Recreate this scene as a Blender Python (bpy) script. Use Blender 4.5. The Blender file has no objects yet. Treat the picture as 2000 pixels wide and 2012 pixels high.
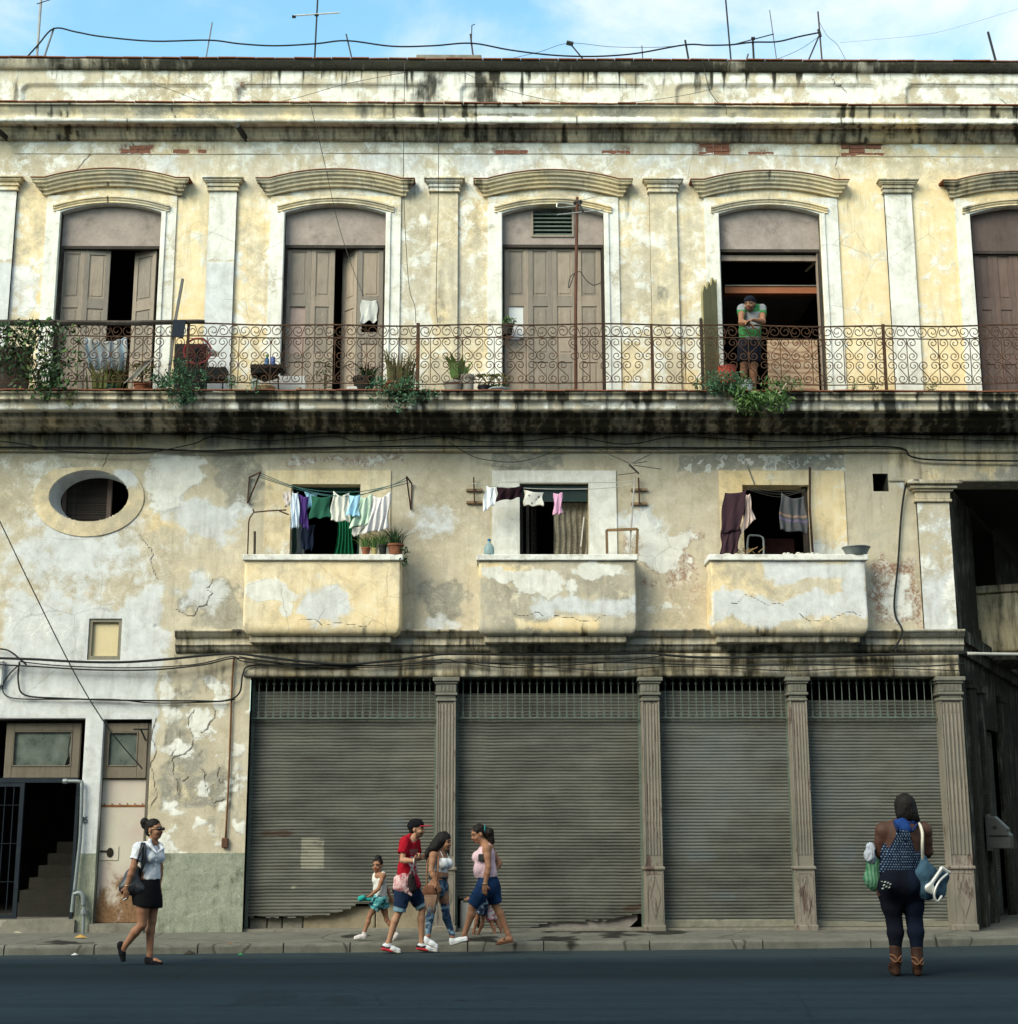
import bpy, bmesh, math, random
import numpy as np
from mathutils import Matrix, Vector
random.seed(7); RNG = np.random.default_rng(11)
R = math.radians
scene = bpy.context.scene
COL = scene.collection

# ------------------------------------------------------------------ camera
W_PX, H_PX, F_PX = 2000.0, 2012.0, 2857.0          # photograph size and focal length in its pixels
CAM_H, PITCH, YAW, ROLL = 1.70, 11.94, 0.7, 0.12
cam_d = bpy.data.cameras.new('camera'); cam = bpy.data.objects.new('camera', cam_d); COL.objects.link(cam)
cam_d.sensor_fit = 'HORIZONTAL'; cam_d.sensor_width = 36.0; cam_d.lens = 36.0 * F_PX / W_PX
cam_d.clip_start = 0.1; cam_d.clip_end = 3000
CAM_R = Matrix.Rotation(R(-YAW), 3, 'Z') @ Matrix.Rotation(R(90 + PITCH), 3, 'X') @ Matrix.Rotation(R(-ROLL), 3, 'Z')
cam.matrix_world = Matrix.Translation((0, 0, CAM_H)) @ CAM_R.to_4x4()
scene.camera = cam

# ------------------------------------------------------------------ sky, sun, exposure
SUN_EL, SUN_AZ = 36.0, -136.0        # sun high, behind the camera to the left; azimuth from +Y towards +X
world = bpy.data.worlds.new('World'); scene.world = world; world.use_nodes = True
def build_world():
 nt = world.node_tree; n = nt.nodes; l = nt.links
 n.clear()
 out = n.new('ShaderNodeOutputWorld'); bg = n.new('ShaderNodeBackground'); bg.inputs[1].default_value = 0.15
 sky = n.new('ShaderNodeTexSky'); sky.sky_type = 'NISHITA'; sky.sun_disc = False
 sky.sun_elevation = R(SUN_EL); sky.sun_rotation = R(SUN_AZ); sky.air_density = 1.0; sky.dust_density = 1.2; sky.ozone_density = 0.5
 tc = n.new('ShaderNodeTexCoord')
 mp = n.new('ShaderNodeMapping'); mp.inputs['Location'].default_value = (-0.76, -0.89, 0.51); mp.inputs['Scale'].default_value = (1, 1, 1.5); l.new(tc.outputs['Generated'], mp.inputs[0])
 def noise(s, d, dist):
  t = n.new('ShaderNodeTexNoise'); t.inputs['Scale'].default_value = s; t.inputs['Detail'].default_value = d
  t.inputs['Roughness'].default_value = 0.6; t.inputs['Distortion'].default_value = dist; l.new(mp.outputs[0], t.inputs['Vector']); return t
 a, b = noise(2.6, 3, 0.0), noise(9.0, 9, 0.25)
 ad = n.new('ShaderNodeMath'); ad.operation = 'MULTIPLY_ADD'; ad.inputs[1].default_value = 0.55; l.new(b.outputs[0], ad.inputs[0]); l.new(a.outputs[0], ad.inputs[2])
 mr = n.new('ShaderNodeMapRange'); mr.interpolation_type = 'SMOOTHSTEP'; mr.inputs[1].default_value = 0.64; mr.inputs[2].default_value = 0.92
 l.new(ad.outputs[0], mr.inputs[0])
 sc = n.new('ShaderNodeMath'); sc.operation = 'MULTIPLY'; sc.inputs[1].default_value = 0.88; l.new(mr.outputs[0], sc.inputs[0])
 mix = n.new('ShaderNodeMix'); mix.data_type = 'RGBA'
 l.new(sc.outputs[0], mix.inputs[0]); tint = n.new('ShaderNodeMix'); tint.data_type = 'RGBA'; tint.blend_type = 'MULTIPLY'; tint.inputs[0].default_value = 1; tint.inputs[7].default_value = (0.73, 1.0, 0.90, 1); l.new(sky.outputs[0], tint.inputs[6]); l.new(tint.outputs[2], mix.inputs[6]); mix.inputs[7].default_value = (2.7, 2.83, 2.83, 1)
 l.new(mix.outputs[2], bg.inputs[0]); l.new(bg.outputs[0], out.inputs[0])
build_world()
sun_d = bpy.data.lights.new('sun', 'SUN'); sun = bpy.data.objects.new('sun', sun_d); COL.objects.link(sun)
sun_d.energy = 1.55; sun_d.angle = R(40); sun_d.color = (1.0, 0.89, 0.70)
sd = Vector((math.sin(R(SUN_AZ)) * math.cos(R(SUN_EL)), math.cos(R(SUN_AZ)) * math.cos(R(SUN_EL)), math.sin(R(SUN_EL))))
sun.rotation_euler = sd.to_track_quat('Z', 'Y').to_euler()
scene.view_settings.view_transform = 'Standard'; scene.view_settings.look = 'None'
scene.view_settings.exposure = 1.42; scene.view_settings.gamma = 1.0

# ------------------------------------------------------------------ measuring: photograph pixel <-> place
CR = np.array(CAM_R)
def at(u, v, Y):
 """the point of the vertical plane y = Y seen at pixel (u, v)"""
 d = CR @ np.array([(u - W_PX / 2) / F_PX, -(v - H_PX / 2) / F_PX, -1.0])
 t = Y / d[1]
 return Vector((d[0] * t, Y, CAM_H + d[2] * t))
def atz(u, v, z):
 d = CR @ np.array([(u - W_PX / 2) / F_PX, -(v - H_PX / 2) / F_PX, -1.0])
 t = (z - CAM_H) / d[2]
 return Vector((d[0] * t, d[1] * t, z))
def proj(p):
 q = (np.asarray(p, float) - np.array([0, 0, CAM_H])) @ CR
 w = -q[..., 2]
 return W_PX / 2 + q[..., 0] / w * F_PX, H_PX / 2 - q[..., 1] / w * F_PX
YW = 21.6                                            # plane of the facade
def zl(v, Y=YW, u=1000): return at(u, v, Y).z
def xl(u, v, Y=YW): return at(u, v, Y).x

# ------------------------------------------------------------------ mesh helpers
class MB:
 """collects shapes into one mesh"""
 def __init__(s): s.v = []; s.f = []
 def add(s, vs, fs):
  b = len(s.v); s.v += [tuple(p) for p in vs]; s.f += [tuple(i + b for i in f) for f in fs]; return s
 def box(s, x0, x1, y0, y1, z0, z1):
  return s.add([(x0,y0,z0),(x1,y0,z0),(x1,y1,z0),(x0,y1,z0),(x0,y0,z1),(x1,y0,z1),(x1,y1,z1),(x0,y1,z1)],
      [(0,3,2,1),(4,5,6,7),(0,1,5,4),(1,2,6,5),(2,3,7,6),(3,0,4,7)])
 def bar(s, a, b, w, d=None):
  """square bar from a to b"""
  return s.tube([a, b], w * 0.7071, 4, flat=(d / w if d else None))
 def tube(s, pts, r, n=6, flat=None, caps=True, twist=math.pi / 4):
  pts = [Vector(p) for p in pts]; k = len(pts)
  rs = r if isinstance(r, (list, tuple)) else [r] * k
  t0 = (pts[1] - pts[0]).normalized()
  up = Vector((0, 0, 1)) if abs(t0.z) < 0.9 else Vector((0, -1, 0))
  base = len(s.v); side = None
  for i in range(k):
   t = (pts[min(i + 1, k - 1)] - pts[max(i - 1, 0)])
   t = t.normalized() if t.length > 1e-9 else t0
   if side is None: side = t.cross(up).normalized()
   else:
    side = (side - t * side.dot(t)); side = side.normalized() if side.length > 1e-6 else t.cross(up).normalized()
   nr = side.cross(t)
   for j in range(n):
    a = 2 * math.pi * j / n + (twist if n == 4 else 0)
    s.v.append(tuple(pts[i] + (side * math.cos(a) + nr * math.sin(a) * (flat or 1)) * rs[i]))
  for i in range(k - 1):
   for j in range(n):
    a = base + i * n + j; b = base + i * n + (j + 1) % n
    s.f.append((a, b, b + n, a + n))
  if caps:
   s.f.append(tuple(base + j for j in reversed(range(n)))); s.f.append(tuple(base + (k - 1) * n + j for j in range(n)))
  return s
 def lathe(s, prof, c=(0, 0, 0), n=16, cap=True):
  base = len(s.v)
  for r, z in prof:
   for j in range(n):
    a = 2 * math.pi * j / n; s.v.append((c[0] + r * math.cos(a), c[1] + r * math.sin(a), c[2] + z))
  for i in range(len(prof) - 1):
   for j in range(n):
    a = base + i * n + j; b = base + i * n + (j + 1) % n; s.f.append((a, b, b + n, a + n))
  if cap:
   s.f.append(tuple(base + j for j in reversed(range(n)))); s.f.append(tuple(base + (len(prof) - 1) * n + j for j in range(n)))
  return s
 def prism(s, prof, x0, x1):
  """closed (y, z) outline run along x"""
  n = len(prof)
  s.add([(x0, y, z) for y, z in prof] + [(x1, y, z) for y, z in prof],
    [tuple(range(n)), tuple(reversed(range(n, 2 * n)))] + [(i, i + n, (i + 1) % n + n, (i + 1) % n) for i in range(n)])
  return s
 def plate(s, outline, y0, y1):
  """closed (x, z) outline given thickness in y"""
  n = len(outline)
  s.add([(x, y0, z) for x, z in outline] + [(x, y1, z) for x, z in outline],
    [tuple(range(n)), tuple(reversed(range(n, 2 * n)))] + [(i, (i + 1) % n, (i + 1) % n + n, i + n) for i in range(n)])
  return s
 def ell(s, c, r, nu=10, nv=8):
  base = len(s.v)
  for i in range(nv + 1):
   t = math.pi * i / nv
   for j in range(nu):
    a = 2 * math.pi * j / nu
    s.v.append((c[0] + r[0] * math.sin(t) * math.cos(a), c[1] + r[1] * math.sin(t) * math.sin(a), c[2] + r[2] * math.cos(t)))
  for i in range(nv):
   for j in range(nu):
    a = base + i * nu + j; b = base + i * nu + (j + 1) % nu; s.f.append((a, b, b + nu, a + nu))
  return s
 def mesh(s, name='mesh', smooth=False, fix=True):
  me = bpy.data.meshes.new(name); me.from_pydata(s.v, [], s.f); me.validate()
  if fix:
   bm = bmesh.new(); bm.from_mesh(me); bmesh.ops.recalc_face_normals(bm, faces=bm.faces); bm.to_mesh(me); bm.free()
  if smooth: me.shade_smooth()
  return me
 def build(s, name, mat, parent=None, smooth=False, fix=True):
  return put(name, s.mesh(name, smooth, fix), mat, parent)
def put(name, me, mat=None, parent=None):
 o = bpy.data.objects.new(name, me); COL.objects.link(o)
 if mat is not None and not me.materials: me.materials.append(mat)
 if parent is not None: o.parent = parent; 
 if parent is not None and parent.type == 'EMPTY': o.matrix_parent_inverse = Matrix.Translation(parent.location).inverted()
 return o
def tag(o, label, cat, group=None):
 o['label'] = label; o['category'] = cat
 if group: o['group'] = group
 return o
def struct(o): o['kind'] = 'structure'; return o
def thing(name, label, cat, loc=(0, 0, 0), group=None):
 o = bpy.data.objects.new(name, None); COL.objects.link(o); o.location = loc; o.empty_display_size = 0.2
 return tag(o, label, cat, group)
def bevel(o, w=0.008, seg=1):
 m = o.modifiers.new('bevel', 'BEVEL'); m.width = w; m.segments = seg; m.limit_method = 'ANGLE'; return o
def np_mesh(name, V, F, smooth=True):
 me = bpy.data.meshes.new(name); V = np.asarray(V, np.float32); F = np.asarray(F, np.int32)
 me.vertices.add(len(V)); me.vertices.foreach_set('co', V.ravel())
 k = F.shape[1]; me.loops.add(F.size); me.loops.foreach_set('vertex_index', F.ravel())
 me.polygons.add(len(F)); me.polygons.foreach_set('loop_start', np.arange(0, F.size, k, dtype=np.int32))
 me.update(calc_edges=True); me.validate()
 if smooth: me.shade_smooth()
 return me
def attr(me, name, C):
 a = me.attributes.new(name, 'FLOAT_COLOR', 'POINT'); a.data.foreach_set('color', np.asarray(C, np.float32).ravel())

# value noise
_T = RNG.random((256, 256)).astype(np.float32)
def vnoise(x, y):
 xi = np.floor(x).astype(int); yi = np.floor(y).astype(int); fx = x - xi; fy = y - yi
 fx = fx * fx * (3 - 2 * fx); fy = fy * fy * (3 - 2 * fy)
 a = _T[yi % 256, xi % 256]; b = _T[yi % 256, (xi + 1) % 256]; c = _T[(yi + 1) % 256, xi % 256]; d = _T[(yi + 1) % 256, (xi + 1) % 256]
 return (a * (1 - fx) + b * fx) * (1 - fy) + (c * (1 - fx) + d * fx) * fy
def fbm(x, y, o=4):
 s = 0.0; a = 0.5; t = 0.0
 for i in range(o):
  s = s + a * vnoise(x + 17.3 * i, y + 9.1 * i); t += a; a *= 0.55; x = x * 2.03; y = y * 2.03
 return s / t            # about 0..1, mean .5
def sm(x, a, b):
 t = np.clip((x - a) / (b - a), 0, 1); return t * t * (3 - 2 * t)
# ------------------------------------------------------------------ materials
class G:
 """small node-graph writer"""
 def __init__(s, name, rough=0.8, metal=0.0, spec=None):
  s.m = bpy.data.materials.new(name); s.m.use_nodes = True; s.nt = s.m.node_tree
  s.b = s.nt.nodes['Principled BSDF']; s.b.inputs['Roughness'].default_value = rough; s.b.inputs['Metallic'].default_value = metal
  if spec is not None: s.b.inputs['Specular IOR Level'].default_value = spec
  s._tc = None
 def n(s, t): return s.nt.nodes.new(t)
 def set(s, sock, v):
  if hasattr(v, 'links') or hasattr(v, 'is_linked'): s.nt.links.new(v, sock)
  elif isinstance(v, (tuple, list)) and len(v) == 3 and sock.type == 'RGBA': sock.default_value = (*v, 1)
  else: sock.default_value = v
 def co(s, kind='Object', scale=(1, 1, 1)):
  if s._tc is None: s._tc = s.n('ShaderNodeTexCoord')
  o = s._tc.outputs[kind]
  if scale == (1, 1, 1): return o
  mp = s.n('ShaderNodeMapping'); mp.inputs['Scale'].default_value = scale; s.nt.links.new(o, mp.inputs[0]); return mp.outputs[0]
 def noise(s, scale, detail=5, rough=0.6, vec=None, dist=0.0, col=False):
  t = s.n('ShaderNodeTexNoise'); t.inputs['Scale'].default_value = scale; t.inputs['Detail'].default_value = detail
  t.inputs['Roughness'].default_value = rough; t.inputs['Distortion'].default_value = dist
  s.nt.links.new(vec if vec is not None else s.co(), t.inputs['Vector']); return t.outputs['Color' if col else 'Fac']
 def voro(s, scale, feature='F1', vec=None, out='Distance'):
  t = s.n('ShaderNodeTexVoronoi'); t.feature = feature; t.inputs['Scale'].default_value = scale
  s.nt.links.new(vec if vec is not None else s.co(), t.inputs['Vector']); return t.outputs[out]
 def math(s, op, a, b=0.0, c=None):
  t = s.n('ShaderNodeMath'); t.operation = op; s.set(t.inputs[0], a); s.set(t.inputs[1], b)
  if c is not None: s.set(t.inputs[2], c)
  return t.outputs[0]
 def step(s, x, lo, hi, a=0.0, b=1.0):
  t = s.n('ShaderNodeMapRange'); t.interpolation_type = 'SMOOTHSTEP'; s.set(t.inputs[0], x)
  t.inputs[1].default_value = lo; t.inputs[2].default_value = hi; t.inputs[3].default_value = a; t.inputs[4].default_value = b; return t.outputs[0]
 def mix(s, f, a, b, mode='MIX'):
  t = s.n('ShaderNodeMix'); t.data_type = 'RGBA'; t.blend_type = mode; s.set(t.inputs[0], f); s.set(t.inputs[6], a); s.set(t.inputs[7], b); return t.outputs[2]
 def ramp(s, x, stops):
  t = s.n('ShaderNodeValToRGB'); e = t.color_ramp.elements
  while len(e) < len(stops): e.new(0.5)
  for el, (p, c) in zip(e, stops): el.position = p; el.color = (*c, 1)
  s.set(t.inputs[0], x); return t.outputs[0]
 def attr(s, name):
  t = s.n('ShaderNodeAttribute'); t.attribute_name = name
  sp = s.n('ShaderNodeSeparateColor'); s.nt.links.new(t.outputs['Color'], sp.inputs[0])
  return sp.outputs[0], sp.outputs[1], sp.outputs[2], t.outputs['Alpha'], t.outputs['Color']
 def bump(s, h, strength=0.4, dist=0.01):
  t = s.n('ShaderNodeBump'); t.inputs['Strength'].default_value = strength; t.inputs['Distance'].default_value = dist
  s.set(t.inputs['Height'], h); s.nt.links.new(t.outputs[0], s.b.inputs['Normal'])
 def col(s, c): s.set(s.b.inputs['Base Color'], c); return s
 def rough(s, r): s.set(s.b.inputs['Roughness'], r); return s
def srgb(r, g, b):
 f = lambda c: (c / 255 / 12.92) if c <= 10 else ((c / 255 + 0.055) / 1.055) ** 2.4
 return (f(r), f(g), f(b))

def plaster_material():
 g = G('weathered_plaster', 0.97, spec=0.08)
 wr, ye, ce, di, _ = g.attr('ma'); br, gr, bl, ck, _ = g.attr('mb')
 big, mid, fine = g.noise(0.9, 4, 0.6), g.noise(5.5, 9, 0.68, dist=0.4), g.noise(38, 6, 0.7)
 streak = g.noise(4.0, 6, 0.65, vec=g.co('Object', (2.6, 1, 0.35)))
 jit = g.math('ADD', g.math('MULTIPLY', g.math('SUBTRACT', mid, 0.5), 0.95), g.math('MULTIPLY', g.math('SUBTRACT', fine, 0.5), 0.35))
 def lay(m, w=0.07, k=1.0): return g.step(g.math('ADD', m, g.math('MULTIPLY', jit, k)), 0.5 - w, 0.5 + w)
 # bare render: warm tan to sandy
 c = g.ramp(g.math('ADD', g.math('MULTIPLY', big, 0.6), g.math('MULTIPLY', mid, 0.5)), [(0.30, (0.29, 0.235, 0.16)), (0.5, (0.46, 0.395, 0.285)), (0.72, (0.60, 0.54, 0.43))])
 fl = g.step(g.noise(13, 9, 0.75, dist=1.2), 0.45, 0.6)
 flake = g.mix(fl, (0.24, 0.125, 0.07), (0.56, 0.53, 0.47))
 c = g.mix(lay(br, 0.12, 0.9), c, flake)
 c = g.mix(lay(ce, 0.10), c, g.ramp(mid, [(0.3, (0.185, 0.17, 0.135)), (0.7, (0.37, 0.35, 0.29))]))
 yel = g.ramp(g.math('ADD', g.math('MULTIPLY', big, 0.5), g.math('MULTIPLY', mid, 0.5)), [(0.33, (0.66, 0.475, 0.215)), (0.5, (0.75, 0.59, 0.345)), (0.66, (0.78, 0.69, 0.51))])
 c = g.mix(lay(ye, 0.22), c, yel)
 c = g.mix(g.math('MULTIPLY', lay(bl, 0.15, 0.8), 0.92), c, g.ramp(mid, [(0.32, (0.47, 0.49, 0.50)), (0.65, (0.64, 0.66, 0.69))]))
 c = g.mix(g.math('MULTIPLY', lay(wr, 0.12), 0.93), c, g.ramp(mid, [(0.3, (0.56, 0.55, 0.50)), (0.62, (0.76, 0.755, 0.72))]))
 c = g.mix(lay(gr, 0.03, 0.12), c, g.ramp(mid, [(0.3, (0.15, 0.175, 0.125)), (0.7, (0.27, 0.29, 0.225))]))
 # chips, hairline crazing, speckle and pits
 chip = g.math('MULTIPLY', g.step(g.noise(17, 10, 0.78, dist=0.8), 0.585, 0.635), g.step(big, 0.38, 0.62, 0.25, 0.95))
 c = g.mix(g.math('MULTIPLY', chip, 0.42), c, g.mix(g.step(wr, 0.35, 0.6), (0.66, 0.64, 0.57), (0.30, 0.235, 0.15)))
 sc2 = g.step(g.noise(3.1, 10, 0.8, dist=1.1), 0.56, 0.64); c = g.mix(g.math('MULTIPLY', sc2, 0.26), c, (0.27, 0.235, 0.165))
 cv = g.mix(0.10, g.co(), g.noise(4, 6, col=True)); craze_ = g.math('MULTIPLY', g.step(g.voro(1.15, 'DISTANCE_TO_EDGE', vec=cv), 0.0, 0.010, 1, 0), g.step(g.noise(0.55, 3), 0.50, 0.60))
 c = g.mix(g.math('MULTIPLY', craze_, 0.34), c, (0.07, 0.055, 0.04))
 pit = g.step(g.noise(60, 4, 0.8), 0.62, 0.72)
 c = g.mix(g.math('MULTIPLY', pit, 0.5), c, (0.11, 0.088, 0.06))
 c = g.mix(g.step(fine, 0.3, 0.75, 0.0, 0.22), c, (0.75, 0.72, 0.66))
 grime = g.step(g.math('ADD', g.math('MULTIPLY', streak, 0.6), g.math('MULTIPLY', big, 0.5)), 0.52, 0.8, 0, 0.36)
 c = g.mix(grime, c, (0.25, 0.21, 0.15), 'MULTIPLY')
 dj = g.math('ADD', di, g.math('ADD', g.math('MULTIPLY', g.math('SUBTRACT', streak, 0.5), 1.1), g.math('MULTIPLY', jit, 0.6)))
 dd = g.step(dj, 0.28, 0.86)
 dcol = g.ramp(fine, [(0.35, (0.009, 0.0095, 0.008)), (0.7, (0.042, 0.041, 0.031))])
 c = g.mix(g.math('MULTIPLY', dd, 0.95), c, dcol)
 ck2 = g.step(g.math('ADD', ck, g.math('MULTIPLY', jit, 0.3)), 0.54, 0.86)
 c = g.mix(g.math('MULTIPLY', ck2, 0.8), c, (0.05, 0.038, 0.028))
 g.col(c)
 h = g.math('ADD', g.math('MULTIPLY', mid, 1.0), g.math('MULTIPLY', fine, 0.35))
 h = g.math('ADD', h, g.math('MULTIPLY', lay(wr, 0.05), 0.35)); h = g.math('SUBTRACT', h, g.math('MULTIPLY', ck2, 1.2))
 g.bump(h, 0.55, 0.012)
 return g.m
PLASTER = plaster_material()

_cache = {}
def paint(name, col, rough=0.7, var=0.25, scale=9, metal=0.0, bump=0.15, dirt=0.0, rust=0.0, stretch=(1, 1, 1)):
 """painted, cloth or other plain surface with uneven colour, wear and relief"""
 if name in _cache: return _cache[name]
 g = G(name, rough, metal, 0.5 if metal or rough < .5 else 0.15); v = g.co('Object', stretch)
 a = g.noise(scale, 6, 0.65, vec=v); f = g.noise(scale * 7, 4, 0.7, vec=v)
 t = g.math('ADD', g.math('MULTIPLY', a, 0.7), g.math('MULTIPLY', f, 0.3))
 lo = tuple(max(0, x * (1 - var)) for x in col); hi = tuple(min(0.9, x * (1 + var)) for x in col)
 c = g.ramp(t, [(0.3, lo), (0.7, hi)])
 if dirt: c = g.mix(g.step(g.noise(scale * 0.5, 8, 0.7, vec=v, dist=0.5), 0.5, 0.75, 0, dirt), c, (0.03, 0.027, 0.02))
 if rust:
  rm = g.step(g.noise(scale * 0.45, 9, 0.72, vec=v, dist=0.6), 0.62 - 0.3 * rust, 0.78 - 0.25 * rust)
  c = g.mix(rm, c, g.ramp(f, [(0.3, (0.10, 0.035, 0.012)), (0.7, (0.27, 0.11, 0.04))]))
 g.col(c)
 if bump: g.bump(t, bump, 0.01)
 _cache[name] = g.m; return g.m
def cloth(name, col, var=0.12):
 if name in _cache: return _cache[name]
 g = G(name, 0.95, spec=0.1)
 a = g.noise(14, 5, 0.6); f = g.noise(160, 2, 0.5)
 t = g.math('ADD', g.math('MULTIPLY', a, 0.75), g.math('MULTIPLY', f, 0.25))
 g.col(g.ramp(t, [(0.3, tuple(x * (1 - var) for x in col)), (0.7, tuple(min(.9, x * (1 + var)) for x in col))])); g.bump(t, 0.25, 0.006)
 g.b.inputs['Sheen Weight'].default_value = 0.0
 _cache[name] = g.m; return g.m
def wood_paint(name, col, wear=0.4, grey=(0.16, 0.14, 0.125)):
 if name in _cache: return _cache[name]
 g = G(name, 0.85, spec=0.2); v = g.co('Object', (1, 1, 0.12)); a = g.noise(26, 8, 0.7, vec=v, dist=0.3); b = g.noise(3.5, 7, 0.65); f = g.noise(90, 4, 0.7, vec=v)
 c = g.ramp(g.math('ADD', g.math('MULTIPLY', a, 0.5), g.math('MULTIPLY', b, 0.5)), [(0.32, tuple(x * 0.7 for x in col)), (0.68, tuple(x * 1.25 for x in col))])
 c = g.mix(g.step(g.math('ADD', g.math('MULTIPLY', b, 0.7), g.math('MULTIPLY', a, 0.3)), 0.62 - 0.2 * wear, 0.74 - 0.1 * wear, 0, 0.8), c, grey)
 c = g.mix(g.step(g.noise(9, 8, 0.75), 0.63, 0.72, 0, 0.6), c, (0.05, 0.042, 0.036))
 ob = g.n('ShaderNodeObjectInfo'); c = g.mix(1.0, c, g.ramp(ob.outputs['Random'], [(0.0, (0.74, 0.76, 0.78)), (1.0, (1.14, 1.08, 1.02))]), 'MULTIPLY')
 c = g.mix(g.step(g.noise(15, 9, 0.78, vec=g.co('Object', (1, 1, 0.3)), dist=.7), 0.60, 0.66, 0, 0.55), c, tuple(min(.6, x * 1.7) for x in col))
 g.col(c); g.bump(g.math('ADD', a, g.math('MULTIPLY', f, 0.5)), 0.35, 0.006)
 _cache[name] = g.m; return g.m
def vcol(name, rough=0.85, bump=0.2, scale=60, spec=0.2, var=0.18, sss=0.0):
 """surface whose colours vary over the thing itself (prints, stripes, skin)"""
 if name in _cache: return _cache[name]
 g = G(name, rough, spec=spec); c = g.attr('col')[4]
 f = g.noise(scale, 5, 0.65); b = g.noise(scale * 0.2, 4, 0.6)
 t = g.math('ADD', g.math('MULTIPLY', f, 0.5), g.math('MULTIPLY', b, 0.5))
 c = g.mix(1.0, c, g.ramp(t, [(0.3, (1 - var,) * 3), (0.7, (1.0,) * 3)]), 'MULTIPLY')
 g.col(c); g.bump(t, bump, 0.004)
 if sss:
  g.b.inputs['Subsurface Weight'].default_value = sss; g.b.inputs['Subsurface Radius'].default_value = (0.012, 0.005, 0.003); g.b.inputs['Subsurface Scale'].default_value = 0.6
 _cache[name] = g.m; return g.m
def leaf_mat(name, c1, c2):
 if name in _cache: return _cache[name]
 g = G(name, 0.55, spec=0.35); oi = g.n('ShaderNodeNewGeometry'); a = g.noise(9, 3, 0.6); r = oi.outputs['Random Per Island']
 g.col(g.ramp(g.math('ADD', g.math('MULTIPLY', r, 0.6), g.math('MULTIPLY', a, 0.4)), [(0.2, c1), (0.8, c2)]))
 g.b.inputs['Transmission Weight'].default_value = 0.0
 _cache[name] = g.m; return g.m
IRON = None
def make_shared():
 global M_RAIL, M_DARKWOOD, M_DOOR, M_DOOR2, M_TYMP, M_SHUT, M_GRILLE, M_COLUMN, M_CABLE, M_WIRE, M_TERRA, M_ROOM, M_GLASS, M_STONE, M_BRICK, M_METAL
 M_RAIL = paint('rusty_railing_iron', (0.06, 0.032, 0.02), 0.8, 0.5, 7, bump=0.3, rust=0.25)
 M_DARKWOOD = wood_paint('dark_weathered_wood', (0.045, 0.038, 0.033))
 M_DOOR = wood_paint('faded_mauve_brown_door_paint', (0.29, 0.245, 0.205), 0.6, (0.19, 0.17, 0.145))
 M_DOOR2 = wood_paint('dark_brown_door_paint', (0.135, 0.095, 0.085), 0.4, (0.10, 0.085, 0.075))
 M_TYMP = paint('mauve_brown_board', (0.31, 0.255, 0.23), 0.88, 0.3, 3.0, bump=0.15, dirt=0.6)
 M_GRILLE = paint('green_grey_grille_iron', (0.10, 0.125, 0.105), 0.7, 0.3, 8, dirt=0.3)
 M_CABLE = paint('black_cable_sheath', (0.018, 0.02, 0.02), 0.6, 0.3, 5, bump=0)
 M_WIRE = paint('grey_wire', (0.05, 0.05, 0.045), 0.6, 0.3, 5, bump=0)
 M_TERRA = paint('terracotta', (0.22, 0.085, 0.048), 0.9, 0.45, 9, dirt=0.75)
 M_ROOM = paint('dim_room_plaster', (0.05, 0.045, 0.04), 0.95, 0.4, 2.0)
 M_STONE = paint('rough_grey_stone', (0.20, 0.185, 0.155), 0.95, 0.35, 6, bump=0.5, dirt=0.5)
 M_BRICK = paint('old_red_brick', (0.25, 0.11, 0.075), 0.95, 0.5, 14, bump=0.6, dirt=0.6)
 M_METAL = paint('dull_grey_metal', (0.22, 0.225, 0.23), 0.5, 0.25, 6, metal=0.5, dirt=0.3)
 g = G('grimy_window_glass', 0.25, spec=0.5); a = g.noise(4, 7, 0.7)
 g.col(g.ramp(a, [(0.3, (0.055, 0.07, 0.06)), (0.7, (0.12, 0.14, 0.12))])); g.rough(g.step(a, 0.3, 0.7, 0.2, 0.5)); M_GLASS = g.m
 # roller shutter: grey-green painted steel with grime in runs, rust and scrubbed-off notices
 g = G('roller_shutter_steel', 0.85, 0.0, 0.12); h = g.noise(2.2, 7, 0.65, vec=g.co('Object', (0.35, 1, 2.2))); b = g.noise(0.8, 5, 0.6); f = g.noise(50, 4, 0.7)
 c = g.ramp(g.math('ADD', g.math('MULTIPLY', h, 0.55), g.math('MULTIPLY', b, 0.45)), [(0.32, (0.05, 0.051, 0.044)), (0.5, (0.098, 0.098, 0.085)), (0.68, (0.155, 0.153, 0.132))])
 mr, mg, mbb, ma_, _ = g.attr('ma')
 c = g.mix(g.math('MULTIPLY', g.step(g.math('ADD', mr, g.math('MULTIPLY', g.math('SUBTRACT', g.noise(7, 8, 0.7), 0.5), 0.9)), 0.4, 0.6), 0.38), c, (0.42, 0.40, 0.31))
 c = g.mix(g.math('MULTIPLY', g.step(g.math('ADD', mg, g.math('SUBTRACT', h, 0.5)), 0.35, 0.7), 0.8), c, (0.055, 0.032, 0.022))
 c = g.mix(g.math('MULTIPLY', g.step(g.math('ADD', mbb, g.math('MULTIPLY', g.math('SUBTRACT', b, 0.5), 1.2)), 0.35, 0.75), 0.75), c, (0.10, 0.115, 0.12))
 c = g.mix(g.step(f, 0.6, 0.75, 0, 0.5), c, (0.06, 0.045, 0.03))
 g.col(c); g.bump(f, 0.2, 0.004); M_SHUT = g.m
 # cast-iron columns, pinkish grey paint flaking to dark
 g = G('flaking_column_paint', 0.8, spec=0.25); a = g.noise(7, 9, 0.75, vec=g.co('Object', (1.6, 1, 0.35)), dist=0.3); b = g.noise(1.1, 4, 0.6); f = g.noise(40, 5, 0.7)
 c = g.ramp(b, [(0.3, (0.12, 0.115, 0.098)), (0.5, (0.19, 0.17, 0.14)), (0.7, (0.245, 0.21, 0.18))])
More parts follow.
